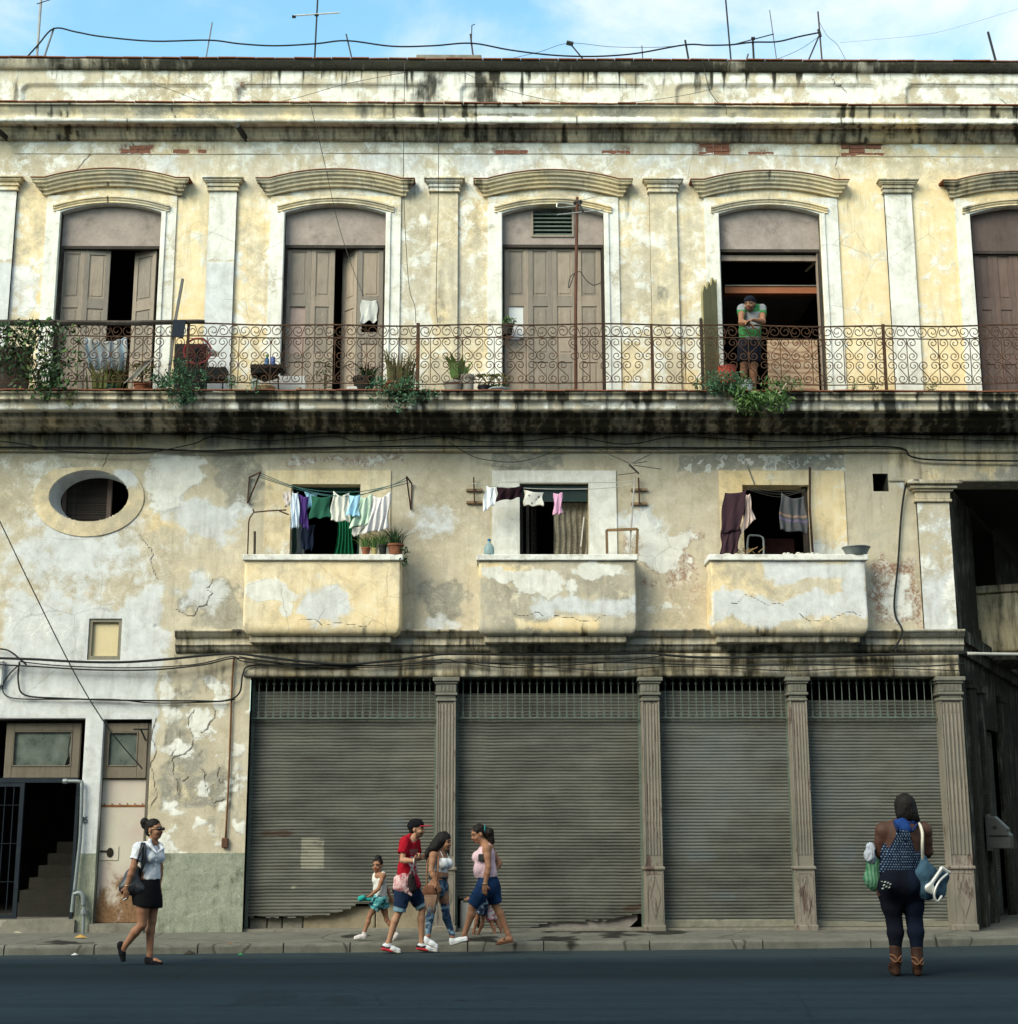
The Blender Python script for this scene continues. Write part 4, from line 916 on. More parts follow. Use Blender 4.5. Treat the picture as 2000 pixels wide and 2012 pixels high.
def open_door():
 """fourth door: leaves gone, bare frame, boards and a plywood sheet"""
 y = YW + .16; fr = wood_paint('bleached_frame_wood', (.32, .26, .22), .5)
 MB().box(X5(1418), X5(1612), y, y + .06, zl(511, y), zl(500, y)).build('transom_bar', fr, building)
 MB().box(X5(1606), X5(1617), y - .05, y + .07, ZF, zl(488, y)).build('door_post', fr, building)
 MB().box(xl(1424, 565, YW + .45), xl(1612, 565, YW + .45), YW + .45, YW + .6, zl(575, YW + .45), zl(562, YW + .45)).build('loft_beam', paint('red_brown_beam', (.30, .11, .055), .85, .3, 5, stretch=(.3, 1, 1)), building)
 MB().box(xl(1424, 565, YW + .45), xl(1612, 565, YW + .45), YW + .43, YW + 3.5, zl(562, YW + .45) + .003, zl(559.5, YW + .45)).build('loft_boards', M_STONE, building)
 g = G('plywood_grain', .8, spec=.2); w = g.n('ShaderNodeTexWave'); w.wave_type = 'BANDS'; w.bands_direction = 'Z'; w.inputs['Scale'].default_value = 3.2; w.inputs['Distortion'].default_value = 14; w.inputs['Detail'].default_value = 4; w.inputs['Detail Scale'].default_value = 1.1
 g.nt.links.new(g.co('Object', (.55, 1, 1)), w.inputs['Vector']); c = g.ramp(w.outputs['Fac'], [(.2, (.27, .16, .10)), (.8, (.43, .30, .20))]); g.col(g.mix(g.step(g.noise(5, 6), .45, .7, 0, .5), c, (.42, .33, .25)))
 MB().box(xl(1508, 700, y), xl(1607, 700, y), y + .005, y + .02, ZF, zl(667, y)).build('plywood_sheet', g.m, building)
 MB().tube([at(1583, 533, YW + .5), at(1606, 512, YW + .2)], .022, 4).build('stay_board', fr, building)
open_door()

# ------------------------------------------------------------------ windows behind the small balconies
def low_windows():
 cur = lambda n, c: cloth(n, c, .2)
 def curtain(u0, u1, v0, v1, y, mat, fold=.04, k=9, name='curtain', parent=building, pinch=None):
  nx, nz = 40, 24; V = []
  for j in range(nz + 1):
   v = v0 + (v1 - v0) * j / nz
   for i in range(nx + 1):
    t = i / nx; uu = u0 + (u1 - u0) * t
    if pinch: uc, amt = pinch; uu = uu + (uc - uu) * amt * math.sin(math.pi * min(1, j / nz * .9))
    p = at(uu, v, y + fold * math.sin(t * k * 6.28 + .6 * math.sin(j * .3)) * (.5 + .5 * j / nz)); V.append(p)
  F = [(j * (nx + 1) + i, (j + 1) * (nx + 1) + i, (j + 1) * (nx + 1) + i + 1, j * (nx + 1) + i + 1) for j in range(nz) for i in range(nx)]
  return put(name, np_mesh(name, [tuple(p) for p in V], F), mat, parent)
 # first: dark opening, green curtain gathered at the right
 h = lw_holes[0]; f = MB().box(h[0], h[0] + .05, YW + .2, YW + .26, h[2] - 1, h[3]).box(h[1] - .05, h[1], YW + .2, YW + .26, h[2] - 1, h[3]).box(h[0], h[1], YW + .2, YW + .26, h[3] - .06, h[3]).build('window_frame', paint('teal_green_frame', (.02, .06, .055), .7, .3), building)
 curtain(650, 700, 955, 1096, YW + .30, cur('green_curtain', (.015, .17, .085)), .035, 5, pinch=(680, .45))
 curtain(574, 598, 1020, 1096, YW + .32, cur('grey_hanging_cloth', (.25, .27, .28)), .02, 2)
 # second: roll-up awning box, louvred shutter at left, lace curtain at right
 h = lw_holes[1]; gm = paint('dark_green_slats', (.045, .07, .07), .6, .2)
 b = MB().box(h[0], h[1], YW + .06, YW + .16, zl(958), h[3] - .003).build('blind_box', gm, building)
 me = MB().box(h[0] + .01, h[1] - .01, -.006, .006, -.016, .016).mesh('slat'); me.materials.append(gm)
 for k in range(5): s = put('slat', me, None, b); s.location = (0, YW + .12, zl(962) - k * .036); s.rotation_euler = (R(25), 0, 0)
 dk = paint('black_brown_shutter', (.022, .02, .018), .7, .3)
 f = MB().box(xl(1022, 1020), xl(1028, 1020), YW + .12, YW + .2, h[2] - .9, zl(975)).box(xl(1034, 1020), xl(1040, 1020), YW + .16, YW + .22, h[2] - .9, zl(975)).build('louvred_shutter', dk, building)
 for k in range(34): f2 = MB().box(-.14, .02, -.005, .005, -.014, .014).mesh('slat') if k == 0 else f2; (f2.materials.append(dk) if k == 0 else None); s = put('slat', f2, None, f); s.location = (xl(1052, 1020, YW + .3), YW + .34, zl(980) - k * .034); s.rotation_euler = (R(-35), 0, R(62))
 g = G('lace_curtain', .95, spec=.1); a = g.noise(8, 6, .7, vec=g.co('Object', (3, 1, .5))); vv = g.voro(45); g.col(g.mix(g.step(vv, .1, .45), (.40, .37, .30), g.ramp(a, [(.3, (.10, .085, .06)), (.7, (.30, .27, .21))])))
 curtain(1088, 1156, 988, 1096, YW + .30, g.m, .035, 6)
 MB().tube([at(1147, 1016, YW + .25), at(1141, 1074, YW + .25)], .012, 4).build('white_rod', paint('white_paint', (.7, .7, .68), .6, .1), building)
 # third: dark opening with a bare timber post
 h = lw_holes[2]; MB().box(xl(1582, 1020), xl(1591, 1020), YW + .1, YW + .2, h[2] - 1, h[3]).build('window_post', M_DARKWOOD, building)
 MB().box(xl(1500, 1060, YW + 1.2), xl(1560, 1060, YW + 1.2), YW + 1.2, YW + 1.3, zl(1100, YW + 1.2), zl(1058, YW + 1.2)).build('cupboard', paint('dark_maroon', (.06, .022, .02), .7, .3), building)
 # little boarded window lower left
 h = lw_holes[3]; mb = MB().box(h[0], h[0] + .05, YW + .02, YW + .1, h[2], h[3]).box(h[1] - .05, h[1], YW + .02, YW + .1, h[2], h[3]).box(h[0] + .05, h[1] - .05, YW + .02, YW + .1, h[3] - .05, h[3]).box(h[0] + .05, h[1] - .05, YW + .02, YW + .1, h[2], h[2] + .06)
 f = mb.build('window_frame', wood_paint('grey_green_frame', (.20, .19, .15)), building); MB().box(h[0] + .05, h[1] - .05, YW + .07, YW + .09, h[2] + .06, h[3] - .05).build('board', paint('cream_board', (.60, .50, .31), .85, .08, 4), f)
low_windows()

# ------------------------------------------------------------------ street doors at the left
def street_doors():
 M_FR = wood_paint('brown_grey_frame', (.15, .13, .105), .5, (.10, .092, .078))
 def transom(u0, u1, v0, v1, g0, g1, h0, h1, y, broken=None):
  x0, x1, z0, z1 = xl(u0, 1470, y), xl(u1, 1470, y), zl(v1, y), zl(v0, y); a, b, c, d = xl(g0, 1470, y), xl(g1, 1470, y), zl(h1, y), zl(h0, y)
  f = MB().box(x0, a, y - .04, y + .03, z0, z1).box(b, x1, y - .04, y + .03, z0, z1).box(a, b, y - .039, y + .03, z0, c).box(a, b, y - .039, y + .03, d, z1)
  f.box(a, a + .02, y - .05, y - .03, c, d).box(b - .02, b, y - .05, y - .03, c, d).box(a + .02, b - .02, y - .05, y - .03, c, c + .02).box(a + .02, b - .02, y - .05, y - .03, d - .02, d)
  o = f.build('fanlight', M_FR, building); bevel(o, .006); gl = MB().box(a - .01, b + .01, y - .005, y + .004, c - .01, d + .01).build('pane', M_GLASS, o)
  return o
 y = YW + .2
 o = transom(12, 158, 1420, 1527, 27, 143, 1435, 1505, y)
 pts = [(127, 1504), (131, 1492), (135, 1485), (140, 1491), (141, 1499), (134, 1501), (129, 1507)]; MB().plate([(at(a, b, y - .012).x, at(a, b, y - .012).z) for a, b in pts], y - .0085, y - .006).build('broken_corner', paint('painted_dark_gap', (.004, .004, .004), 1, .1, bump=0), o)  # black plate painted to read as the dark hole in the pane
 MB().tube([at(143, 1437, y - .01), at(136, 1455, y - .01), at(133, 1475, y - .01), at(134, 1488, y - .01)], .006, 4).build('crack_in_glass', M_WIRE, o)
 y2 = YW + .13
 transom(199, 290, 1420, 1528, 213, 272, 1437, 1505, y2)
 MB().tube([at(262, 1433, YW - .1), at(290, 1433, YW + .02)], .014, 4).tube([at(277, 1434, YW - .03), at(287, 1456, YW + .02)], .014, 4).build('iron_bracket', M_CABLE, building)
 # steel gate swung open at the left
 gm = paint('dark_blue_steel', (.012, .018, .026), .55, .3, 6, dirt=.3); yg = YW + .10
 head = MB().box(BX0 + .7, xl(152, 1530, yg), yg, yg + .05, zl(1536, yg), zl(1527, yg)).build('gate_head', gm, building)
 jx = xl(144, 1650, yg); MB().box(jx, jx + .045, yg, yg + .05, SW_Z + .2, zl(1536, yg)).build('gate_jamb', gm, building)
 p0 = Vector((xl(38, 1650, yg), yg, 0)); zt_, zb_ = zl(1537, yg), SW_Z + .21
 gate = MB().box(p0.x - .03, p0.x + .03, yg - .02, yg + .03, zb_, zt_).box(p0.x - 1.0, p0.x - .03, yg - .01, yg + .02, zb_, zb_ + .05).box(p0.x - 1.0, p0.x - .03, yg - .01, yg + .02, zt_ - .05, zt_)
 gt = gate.build('gate', gm, building); bm_ = MB().tube([(0, 0, zb_), (0, 0, zt_)], .008, 6).mesh('bar'); bm_.materials.append(gm)
 for k in range(1, 8): b = put('bar', bm_, None, gt); b.location = (p0.x - k * .125, yg + .005, 0)
 for v in (1580, 1655, 1730): MB().tube([(p0.x - 1.0, yg - .008, zl(v, yg)), (p0.x, yg - .008, zl(v, yg))], .006, 4).build('cross_bar', gm, gt)
 # stair inside, climbing to the right
 st = paint('worn_stair_stone', (.03, .028, .024), .9, .3, 5, dirt=.4)
 for k in range(6):
  yk = YW + .95 + k * .27; z0 = SW_Z + .2; z1 = z0 + (k + 1) * .175; MB().box(xl(20 + k * 17, 1780, yk) if k else xl(26, 1780, yk), xl(150, 1780, yk) + .1, yk, yk + .3, z0 - .05, z1).build('stair', st, building)
 xw = xl(136, 1700, YW + 1.5); 
 # sheet-metal door with rust
 g = G('rusty_pale_sheet', .75, spec=.25); a = g.noise(2.2, 8, .68, dist=.6); f = g.noise(24, 6, .7); sp = g.n('ShaderNodeSeparateXYZ'); g.nt.links.new(g.co(), sp.inputs[0])
 low = g.step(sp.outputs[2], 1.35, .35); c = g.ramp(g.noise(1.4, 4), [(.35, (.46, .36, .33)), (.65, (.50, .46, .38))])
 rm = g.step(g.math('ADD', a, g.math('MULTIPLY', g.math('SUBTRACT', low, .45), .36)), .50, .66); c = g.mix(rm, c, g.ramp(f, [(.3, (.10, .05, .025)), (.7, (.27, .155, .08))])); c = g.mix(g.step(f, .6, .75, 0, .4), c, (.10, .05, .03)); g.col(c); g.bump(f, .25, .004); RS = g.m
 x0, x1 = xl(196, 1650, y2), xl(282, 1650, y2); zb = SW_Z + .145
 d = MB().box(x0, x1, y2, y2 + .04, zb, zl(1581, y2)).build('sheet_metal_door', RS, building); bevel(d, .004)
 MB().box(x0, x1, y2 + .012, y2 + .05, zl(1580, y2), zl(1530, y2)).build('upper_panel', RS, d)
 MB().box(x0, x1, y2 - .006, y2, zl(1584, y2), zl(1580, y2)).build('rust_seam', paint('rust', (.20, .08, .03), .9, .4), d)
 rv = MB().ell((0, 0, 0), (.012, .008, .012), 6, 4).mesh('rivet'); rv.materials.append(paint('rust', (.2, .08, .03)))
 for k in range(6): r_ = put('rivet', rv, None, d); r_.location = (x0 + .04 + k * (x1 - x0 - .08) / 5, y2 - .006, zl(1578, y2))
 a, b, c2, d2 = xl(186, 1670, y2), xl(233, 1670, y2), zl(1688, y2), zl(1661, y2)
 hp = MB().box(max(a, x0 + .01), b, y2 - .012, y2, c2, d2).build('lock_plate', RS, d); MB().box(x0 + .02, xl(216, 1670, y2), y2 - .028, y2 - .012, zl(1672, y2), zl(1669, y2)).build('bolt', M_CABLE, hp); MB().ell(at(216, 1675, y2 - .02), (.05, .012, .07), 8, 6).build('keyhole_stain', paint('soot', (.02, .016, .012), .9, .3), hp)
 for q0, q1 in ((x0 - .05, x0), (x1, x1 + .05)): MB().box(q0, q1, y2 - .02, y2 + .06, SW_Z + .14, zl(1420, y2)).build('door_post', M_FR, building)
street_doors()

# ------------------------------------------------------------------ shop front: roller shutters, iron columns, grilles
YS = YW + .22
BAYS = [(487, 858), (895, 1264), (1299, 1556), (1589, 1862)]
BX = [(XS0, xl(857, 1550)), (xl(894, 1550), xl(1264, 1550)), (xl(1298, 1550), xl(1560, 1550)), (xl(1592, 1550), xl(1862, 1550))]
VOID = [(1358, 1358), (1362, 1362), (1357, 1357), (1376, 1374)]
def shutter(i):
 x0, x1 = BX[i]; zt_ = zl(VOID[i][0], YS); zb = SW_Z + (.06 if i < 2 else .12); per = .047; zs = np.arange(zb, zt_, per / 6); xs = np.linspace(x0, x1, int((x1 - x0) / .06) + 1)
 X, Zg = np.meshgrid(xs, zs); Zw = Zg + (fbm(X * 1.1 + i * 3, Zg * .5) - .5) * .018 + (fbm(X * 5 + i, Zg * 2) - .5) * .008; ph = (Zw % per) / per; bulge = np.abs(np.sin(ph * math.pi)) ** .7
 wob = (fbm(X * .8 + i * 7, Zg * .6) - .5) * .05 + (fbm(X * 3 + i * 5, Zg * 5) - .5) * .018; Yg = YS - bulge * .019 + wob
 low = np.clip((zb + .5 - Zg) / .5, 0, 1); Yg += low * (fbm(X * 2 + 3, Zg * 3) - .5) * .05 * (1.5 if i < 2 else .6)
 V = np.stack([X.ravel(), Yg.ravel(), Zg.ravel()], 1); u, v = proj(V)
 cu = u.reshape(X.shape)[:-1, :-1]; cv = v.reshape(X.shape)[:-1, :-1]; jag = (fbm(cu / 7, cv * 0 + i * 3) - .5) * 9
 if i == 0: lim = np.interp(cu, [480, 600, 640, 668, 700, 740, 765, 800, 860], [1803, 1802, 1797, 1790, 1778, 1770, 1768, 1755, 1750])
 elif i == 1: lim = np.interp(cu, [893, 902, 912, 938, 942, 1010, 1052, 1060, 1100, 1195, 1230, 1262], [1762, 1768, 1775, 1780, 1829, 1829, 1822, 1816, 1812, 1808, 1798, 1794])
 else: lim = np.full(cu.shape, 1840.0); jag = jag * .3
 keep = cv < lim + jag
 if i == 2: keep &= ~(np.hypot((cu - 1550) / 9, (cv - 1813) / 4) < 1)
 if i == 3: keep &= ~((cu > 1858) & (np.sin(cv * .11) + np.sin(cv * .37) > 1.0))
 ii = np.arange(X.size).reshape(X.shape); F = np.stack([ii[:-1, :-1], ii[:-1, 1:], ii[1:, 1:], ii[1:, :-1]], -1)[keep]
 r = np.zeros(len(u)); g_ = np.zeros(len(u)); b_ = np.zeros(len(u)); nz = fbm(u / 20, v / 20) - .5
 def bl(cu, cv, ru, rv): return np.clip(1 - np.hypot((u - cu) / ru, (v - cv) / rv) + nz * .8, 0, 1)
 r = np.maximum(r, ((u > 591) & (u < 635) & (v > 1646) & (v < 1707)) * .62); r = np.maximum(r, bl(577, 1743, 10, 7) * .9); r = np.maximum(r, bl(1100, 1620, 60, 12) * .4)
 g_ = np.maximum(bl(550, 1638, 60, 12), bl(600, 1490, 60, 5) * .7); g_ = np.maximum(g_, bl(1235, 1786, 40, 14)); g_ = np.maximum(g_, .5 * np.clip((v - 1780) / 60, 0, 1)); g_ = np.maximum(g_, bl(1270, 1780, 30, 14))
 b_ = np.maximum(bl(1380, 1680, 60, 20), bl(1430, 1760, 70, 30) * .8); b_ = np.maximum(b_, bl(1670, 1680, 70, 50) * .9); b_ = np.maximum(b_, bl(800, 1620, 120, 40) * .5); b_ = np.maximum(b_, .42 * (i >= 2)); g_ = np.maximum(g_, .32 * np.clip((1430 - v) / 30, 0, 1))
 me = np_mesh('roller_shutter', V, F, smooth=False); attr(me, 'ma', np.stack([r, g_, b_, r * 0], 1)); o = put('roller_shutter', me, M_SHUT, building)
 if i >= 2: bevel(MB().box(x0, x1, YS - .02, YS + .02, SW_Z + .05, SW_Z + .16).build('bottom_bar', paint('bottom_bar_steel', (.20, .19, .15), .7, .3, dirt=.4), o), .01)
 sh = MB().box(x0, x0 + .04, YS - .03, YS + .03, SW_Z, ZSH).build('guide_rail', M_GRILLE, o); MB().box(x1 - .04, x1, YS - .03, YS + .03, SW_Z, ZSH).build('guide_rail', M_GRILLE, o)
 # iron grille hung across the head of the bay
 yg = YS - .10; zg0, zg1 = zl(1410, yg), zl(1331, yg); n = int(round((x1 - x0) / .112)); sp = (x1 - x0) / n; H = zg1 - zg0
 gr = MB().box(x0, x1, yg - .008, yg + .008, zg0 - .012, zg0 + .008).box(x0, x1, yg - .008, yg + .008, zg1 - .012, zg1).build('transom_grille', M_GRILLE, building)
 b = MB().tube([(0, 0, .0), (0, 0, H)], .0075, 5); rr = sp * .47
 for s in (-1, 1):
  b.tube([(s * (sp / 2 - rr * math.cos(a)), 0, H - rr - .004 + rr * math.sin(a)) for a in np.linspace(-1.0, 1.35, 9)], .006, 4)
  b.tube([(s * (sp / 2 - rr * math.cos(a)), 0, rr * .9 - rr * math.sin(a)) for a in np.linspace(-.8, 1.2, 7)], .0055, 4)
 me = b.mesh('bar'); me.materials.append(M_GRILLE)
 for k in range(1, n): q = put('bar', me, None, gr); q.location = (x0 + k * sp, yg, zg0)
 return o
SH = [shutter(i) for i in range(4)]
def column(x0, x1, y0=YW - .03, name='iron_column', parent=building):
 zb = SW_Z + .01; zp = zl(1703); zc = zl(1378); zt_ = zl(1331); w = x1 - x0; mb = MB()
 c = MB().box(x0, x1, y0 + .02, y0 + .3, zb, zt_).build(name, M_COLUMN, parent)
 MB().box(x0 - .03, x1 + .03, y0 - .03, y0 + .3, zb, zb + .09).build('base', M_COLUMN, c); bevel(c.children[-1], .015, 2)
 ped = MB().box(x0 - .008, x1 + .008, y0 - .008, y0 + .29, zb + .09, zp - .05).build('pedestal', M_COLUMN, c)
 xm = (x0 + x1) / 2; zm = (zb + .09 + zp - .05) / 2; dh = (zp - zb) * .32; dw = w * .3
 d = MB().tube([(xm, y0 - .01, zm + dh), (xm + dw, y0 - .01, zm), (xm, y0 - .01, zm - dh), (xm - dw, y0 - .01, zm), (xm, y0 - .01, zm + dh)], .012, 4).build('diamond_moulding', M_COLUMN, ped)
 rim = MB().box(x0 + .015, x0 + .03, y0 - .016, y0, zb + .14, zp - .09).box(x1 - .03, x1 - .015, y0 - .016, y0, zb + .14, zp - .09).box(x0 + .03, x1 - .03, y0 - .0155, y0, zp - .105, zp - .09).build('pedestal_rim', M_COLUMN, ped)
 bevel(MB().box(x0 - .035, x1 + .035, y0 - .035, y0 + .29, zp - .05, zp).build('neck_moulding', M_COLUMN, c), .018, 2)
 nf = 5; fw = w / (nf + .6); me = MB().tube([(0, 0, zp + .16), (0, 0, zc - .04)], fw * .33, 8).mesh('flute'); me.materials.append(M_COLUMN)
 for k in range(nf): f = put('flute', me, None, c); f.location = (x0 + fw * .8 + k * fw, y0 + .022, 0)
 MB().box(x0 - .004, x0 + .02, y0, y0 + .05, zp, zc).build('edge_fillet', M_COLUMN, c); MB().box(x1 - .02, x1 + .004, y0, y0 + .05, zp, zc).build('edge_fillet', M_COLUMN, c)
 mg = paint('grey_capital_paint', (.155, .15, .125), .85, .35, 6, dirt=.45); cap = MB(); H = zt_ - zc
 for a, b, p in ((0, .12, .015), (.12, .24, .0), (.24, .36, .03), (.36, .72, .012), (.72, .82, .035), (.82, 1.0, .06)): cap.box(x0 - p, x1 + p, y0 - p, y0 + .28, zc + H * a + .001, zc + H * b)
 cp_ = bevel(cap.build('capital', mg, c), .012, 2)
 for k in range(4): MB().box(x0 + w * (.16 + .2 * k), x0 + w * (.24 + .2 * k), y0 - .022, y0, zc + H * .42, zc + H * .68).build('triglyph', mg, cp_)
 return c
for a, b in ((857, 894), (1264, 1298), (1558, 1591)): column(xl(a, 1550), xl(b, 1550))
column(xl(1856, 1550), xl(1899, 1550), YW - .05)
# what shows through the torn shutters
blk = paint('brown_rubble_stone', (.26, .215, .15), .95, .3, 4, bump=.6, dirt=.4)
x = XS0 + .05
for w, h, m in ((.26, .20, M_STONE), (.22, .20, M_STONE), (.30, .21, M_STONE), (1.05, .36, blk), (.95, .5, blk)):
 bevel(MB().box(x, x + w - .012, YS + .10, YS + .35, SW_Z - .02, SW_Z + h).build('rubble_block', m, building), .02, 2); x += w
bevel(MB().box(xl(903, 1800), xl(938, 1800), YS - .02, YS + .25, SW_Z - .02, zl(1768, YS)).build('concrete_patch', paint('pale_concrete', (.40, .385, .34), .9, .2, 5), building), .03, 2)
pl = [(1060, 1832), (1060, 1812), (1100, 1806), (1180, 1800), (1252, 1790), (1252, 1808), (1235, 1824), (1205, 1832)]
MB().plate([(xl(a, b, YS + .06), zl(b, YS + .06)) for a, b in pl], YS + .06, YS + .075).build('steel_plate', paint('mauve_grey_steel', (.22, .195, .185), .6, .25, 4, rust=.2), building)
MB().box(XS0 + .1, BX[1][1], YS + .4, YS + .5, SW_Z, SW_Z + .9).build('low_wall', M_STONE, building)

# ------------------------------------------------------------------ corner, porch over the side street, side wall
AD = R(27); SD = Vector((math.sin(AD), math.cos(AD), 0)); SN = Vector((math.cos(AD), -math.sin(AD), 0))
def side_s(u, v=1600):
 q = at(u, v, YW); k = q.x / YW; return (k * YW - XC) / (SD.x - k * SD.y)
def sp3(s, o, z): p = Vector((XC, YW, 0)) + SD * s + SN * o; return (p.x, p.y, z)
def sbox(mb, s0, s1, o0, o1, z0, z1):
 return mb.add([sp3(s0, o0, z0), sp3(s1, o0, z0), sp3(s1, o1, z0), sp3(s0, o1, z0), sp3(s0, o0, z1), sp3(s1, o0, z1), sp3(s1, o1, z1), sp3(s0, o1, z1)], [(0, 3, 2, 1), (4, 5, 6, 7), (0, 1, 5, 4), (1, 2, 6, 5), (2, 3, 7, 6), (3, 0, 4, 7)])
def corner():
 # beam carrying the upper storey across the porch
 zb, zt_ = zl(945), zl(858)
 sweep('porch_beam', 'band', [pv(.02, 886), pv(.02, 945), (YW + .55, zl(945)), (YW + .55, zt_)], XC - .86, BX1, building)
 sweep('porch_beam_moulding', 'band', [(YW, zw), pv(.10, 854), pv(.09, 866), pv(.06, 868), pv(.055, 880), pv(.085, 883), pv(.07, 887), pv(.02, 890)], XC - .86, BX1, building)
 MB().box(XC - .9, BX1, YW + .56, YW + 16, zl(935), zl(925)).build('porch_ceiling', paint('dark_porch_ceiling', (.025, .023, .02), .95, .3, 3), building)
 MB().box(10.3, 10.9, YW + .02, YW + .55, -.05, zb).build('porch_column', M_STONE, building)
 # first-storey corner pilaster
 x0, x1 = xl(1806, 1100), XC + .03; z0, z1 = zl(1238), zl(988)
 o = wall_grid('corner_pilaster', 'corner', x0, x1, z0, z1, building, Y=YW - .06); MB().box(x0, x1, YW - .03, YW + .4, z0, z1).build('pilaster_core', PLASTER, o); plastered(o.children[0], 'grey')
 cap = MB(); H = zl(942, YW - .2) - z1
 for a, b, p in ((0, .14, .04), (.14, .5, .02), (.5, .62, .06), (.62, .8, .11), (.8, 1.0, .17)): cap.box(x0 - p, x1 + p, YW - .06 - p, YW + .4, z1 + H * a + .001, z1 + H * b)
 bevel(plastered(cap.build('capital', None, o), 'capital'), .012, 2)
 # side wall, lower and upper parts
 m = MB(); zmid = zl(1284)
 def sgrid(s0, s1, z0, z1, o_, style, name='side_wall'):
  ns, nz = max(2, int((s1 - s0) / .08)), max(2, int((z1 - z0) / .08)); V = [sp3(s0 + (s1 - s0) * i / ns, o_, z0 + (z1 - z0) * j / nz) for j in range(nz + 1) for i in range(ns + 1)]
  F = [(j * (ns + 1) + i, j * (ns + 1) + i + 1, (j + 1) * (ns + 1) + i + 1, (j + 1) * (ns + 1) + i) for j in range(nz) for i in range(ns)]
  return plastered(put(name, np_mesh(name, V, F), None, building), style)
 sa, sb_ = side_s(1940), side_s(1972)
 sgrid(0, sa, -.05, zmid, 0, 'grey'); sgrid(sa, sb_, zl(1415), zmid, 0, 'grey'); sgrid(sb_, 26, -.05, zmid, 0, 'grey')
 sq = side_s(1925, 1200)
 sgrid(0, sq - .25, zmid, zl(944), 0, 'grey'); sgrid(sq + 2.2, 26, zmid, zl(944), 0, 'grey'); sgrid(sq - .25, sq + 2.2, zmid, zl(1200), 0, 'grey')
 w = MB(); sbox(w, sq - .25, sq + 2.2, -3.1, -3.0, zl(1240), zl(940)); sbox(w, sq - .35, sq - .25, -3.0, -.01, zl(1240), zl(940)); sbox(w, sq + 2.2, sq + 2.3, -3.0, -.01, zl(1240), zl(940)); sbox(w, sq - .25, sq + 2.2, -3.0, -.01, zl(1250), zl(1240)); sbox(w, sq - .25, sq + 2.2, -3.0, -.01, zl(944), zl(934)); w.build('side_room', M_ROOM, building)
 w = MB(); sbox(w, .6, 14, -.5, -.4, -.05, zl(1300)); w.build('side_interior', M_ROOM, building)
 # second face of the corner pier and side mouldings
 w = MB(); sbox(w, .1, .42, -.05, .05, zl(1238), zl(988)); plastered(w.build('pier_strip', None, building), 'grey')
 w = MB(); sbox(w, .02, 26, -.02, .15, zl(1262), zl(1238)); sbox(w, .02, 26, -.02, .08, zl(1283), zl(1262)); plastered(w.build('side_ledge', None, building), 'grey')
 for s in (side_s(1918), side_s(1938), side_s(1976)): w = MB(); sbox(w, s - .16, s + .16, -.05, .07, SW_Z, zl(1335)); sbox(w, s - .2, s + .2, -.05, .12, zl(1345), zl(1330)); plastered(w.build('side_pilaster', None, building), 'grey')
 # shutter in the side street with an arched head
 n = 260; zb, zt2 = SW_Z + .05, zl(1415); V = []; 
 for j in range(n + 1):
  z = zb + (zt2 - zb) * j / n; b = abs(math.sin((z / .047) * math.pi)) ** .7 * .014
  for i in range(13): V.append(sp3(sa + (sb_ - sa) * i / 12, -.12 + b, z))
 F = [(j * 13 + i, j * 13 + i + 1, (j + 1) * 13 + i + 1, (j + 1) * 13 + i) for j in range(n) for i in range(12)]
 me = np_mesh('roller_shutter', V, F, False); attr(me, 'ma', np.full((len(V), 4), .3)); put('roller_shutter', me, M_SHUT, building)
 # small balcony round the corner, above the side street
 s0 = sq; zt3, zb3 = at(1940, 1152, YW + s0 * SD.y).z, at(1940, 1283, YW + s0 * SD.y).z
 b = MB(); sbox(b, s0, s0 + 1.9, -.3, .62, zb3, zt3 - .13); b = bevel(plastered(b.build('balcony', None, building), 'dim'), .05, 3); c = MB(); sbox(c, s0 - .05, s0 + 1.95, -.3, .68, zt3 - .13, zt3); bevel(plastered(c.build('coping', None, b), 'dim'), .03, 2); c = MB(); sbox(c, s0 + .1, s0 + 1.8, -.3, .5, zb3 - .12, zb3 + .02); plastered(c.build('underside_ledge', None, b), 'grey')
corner()

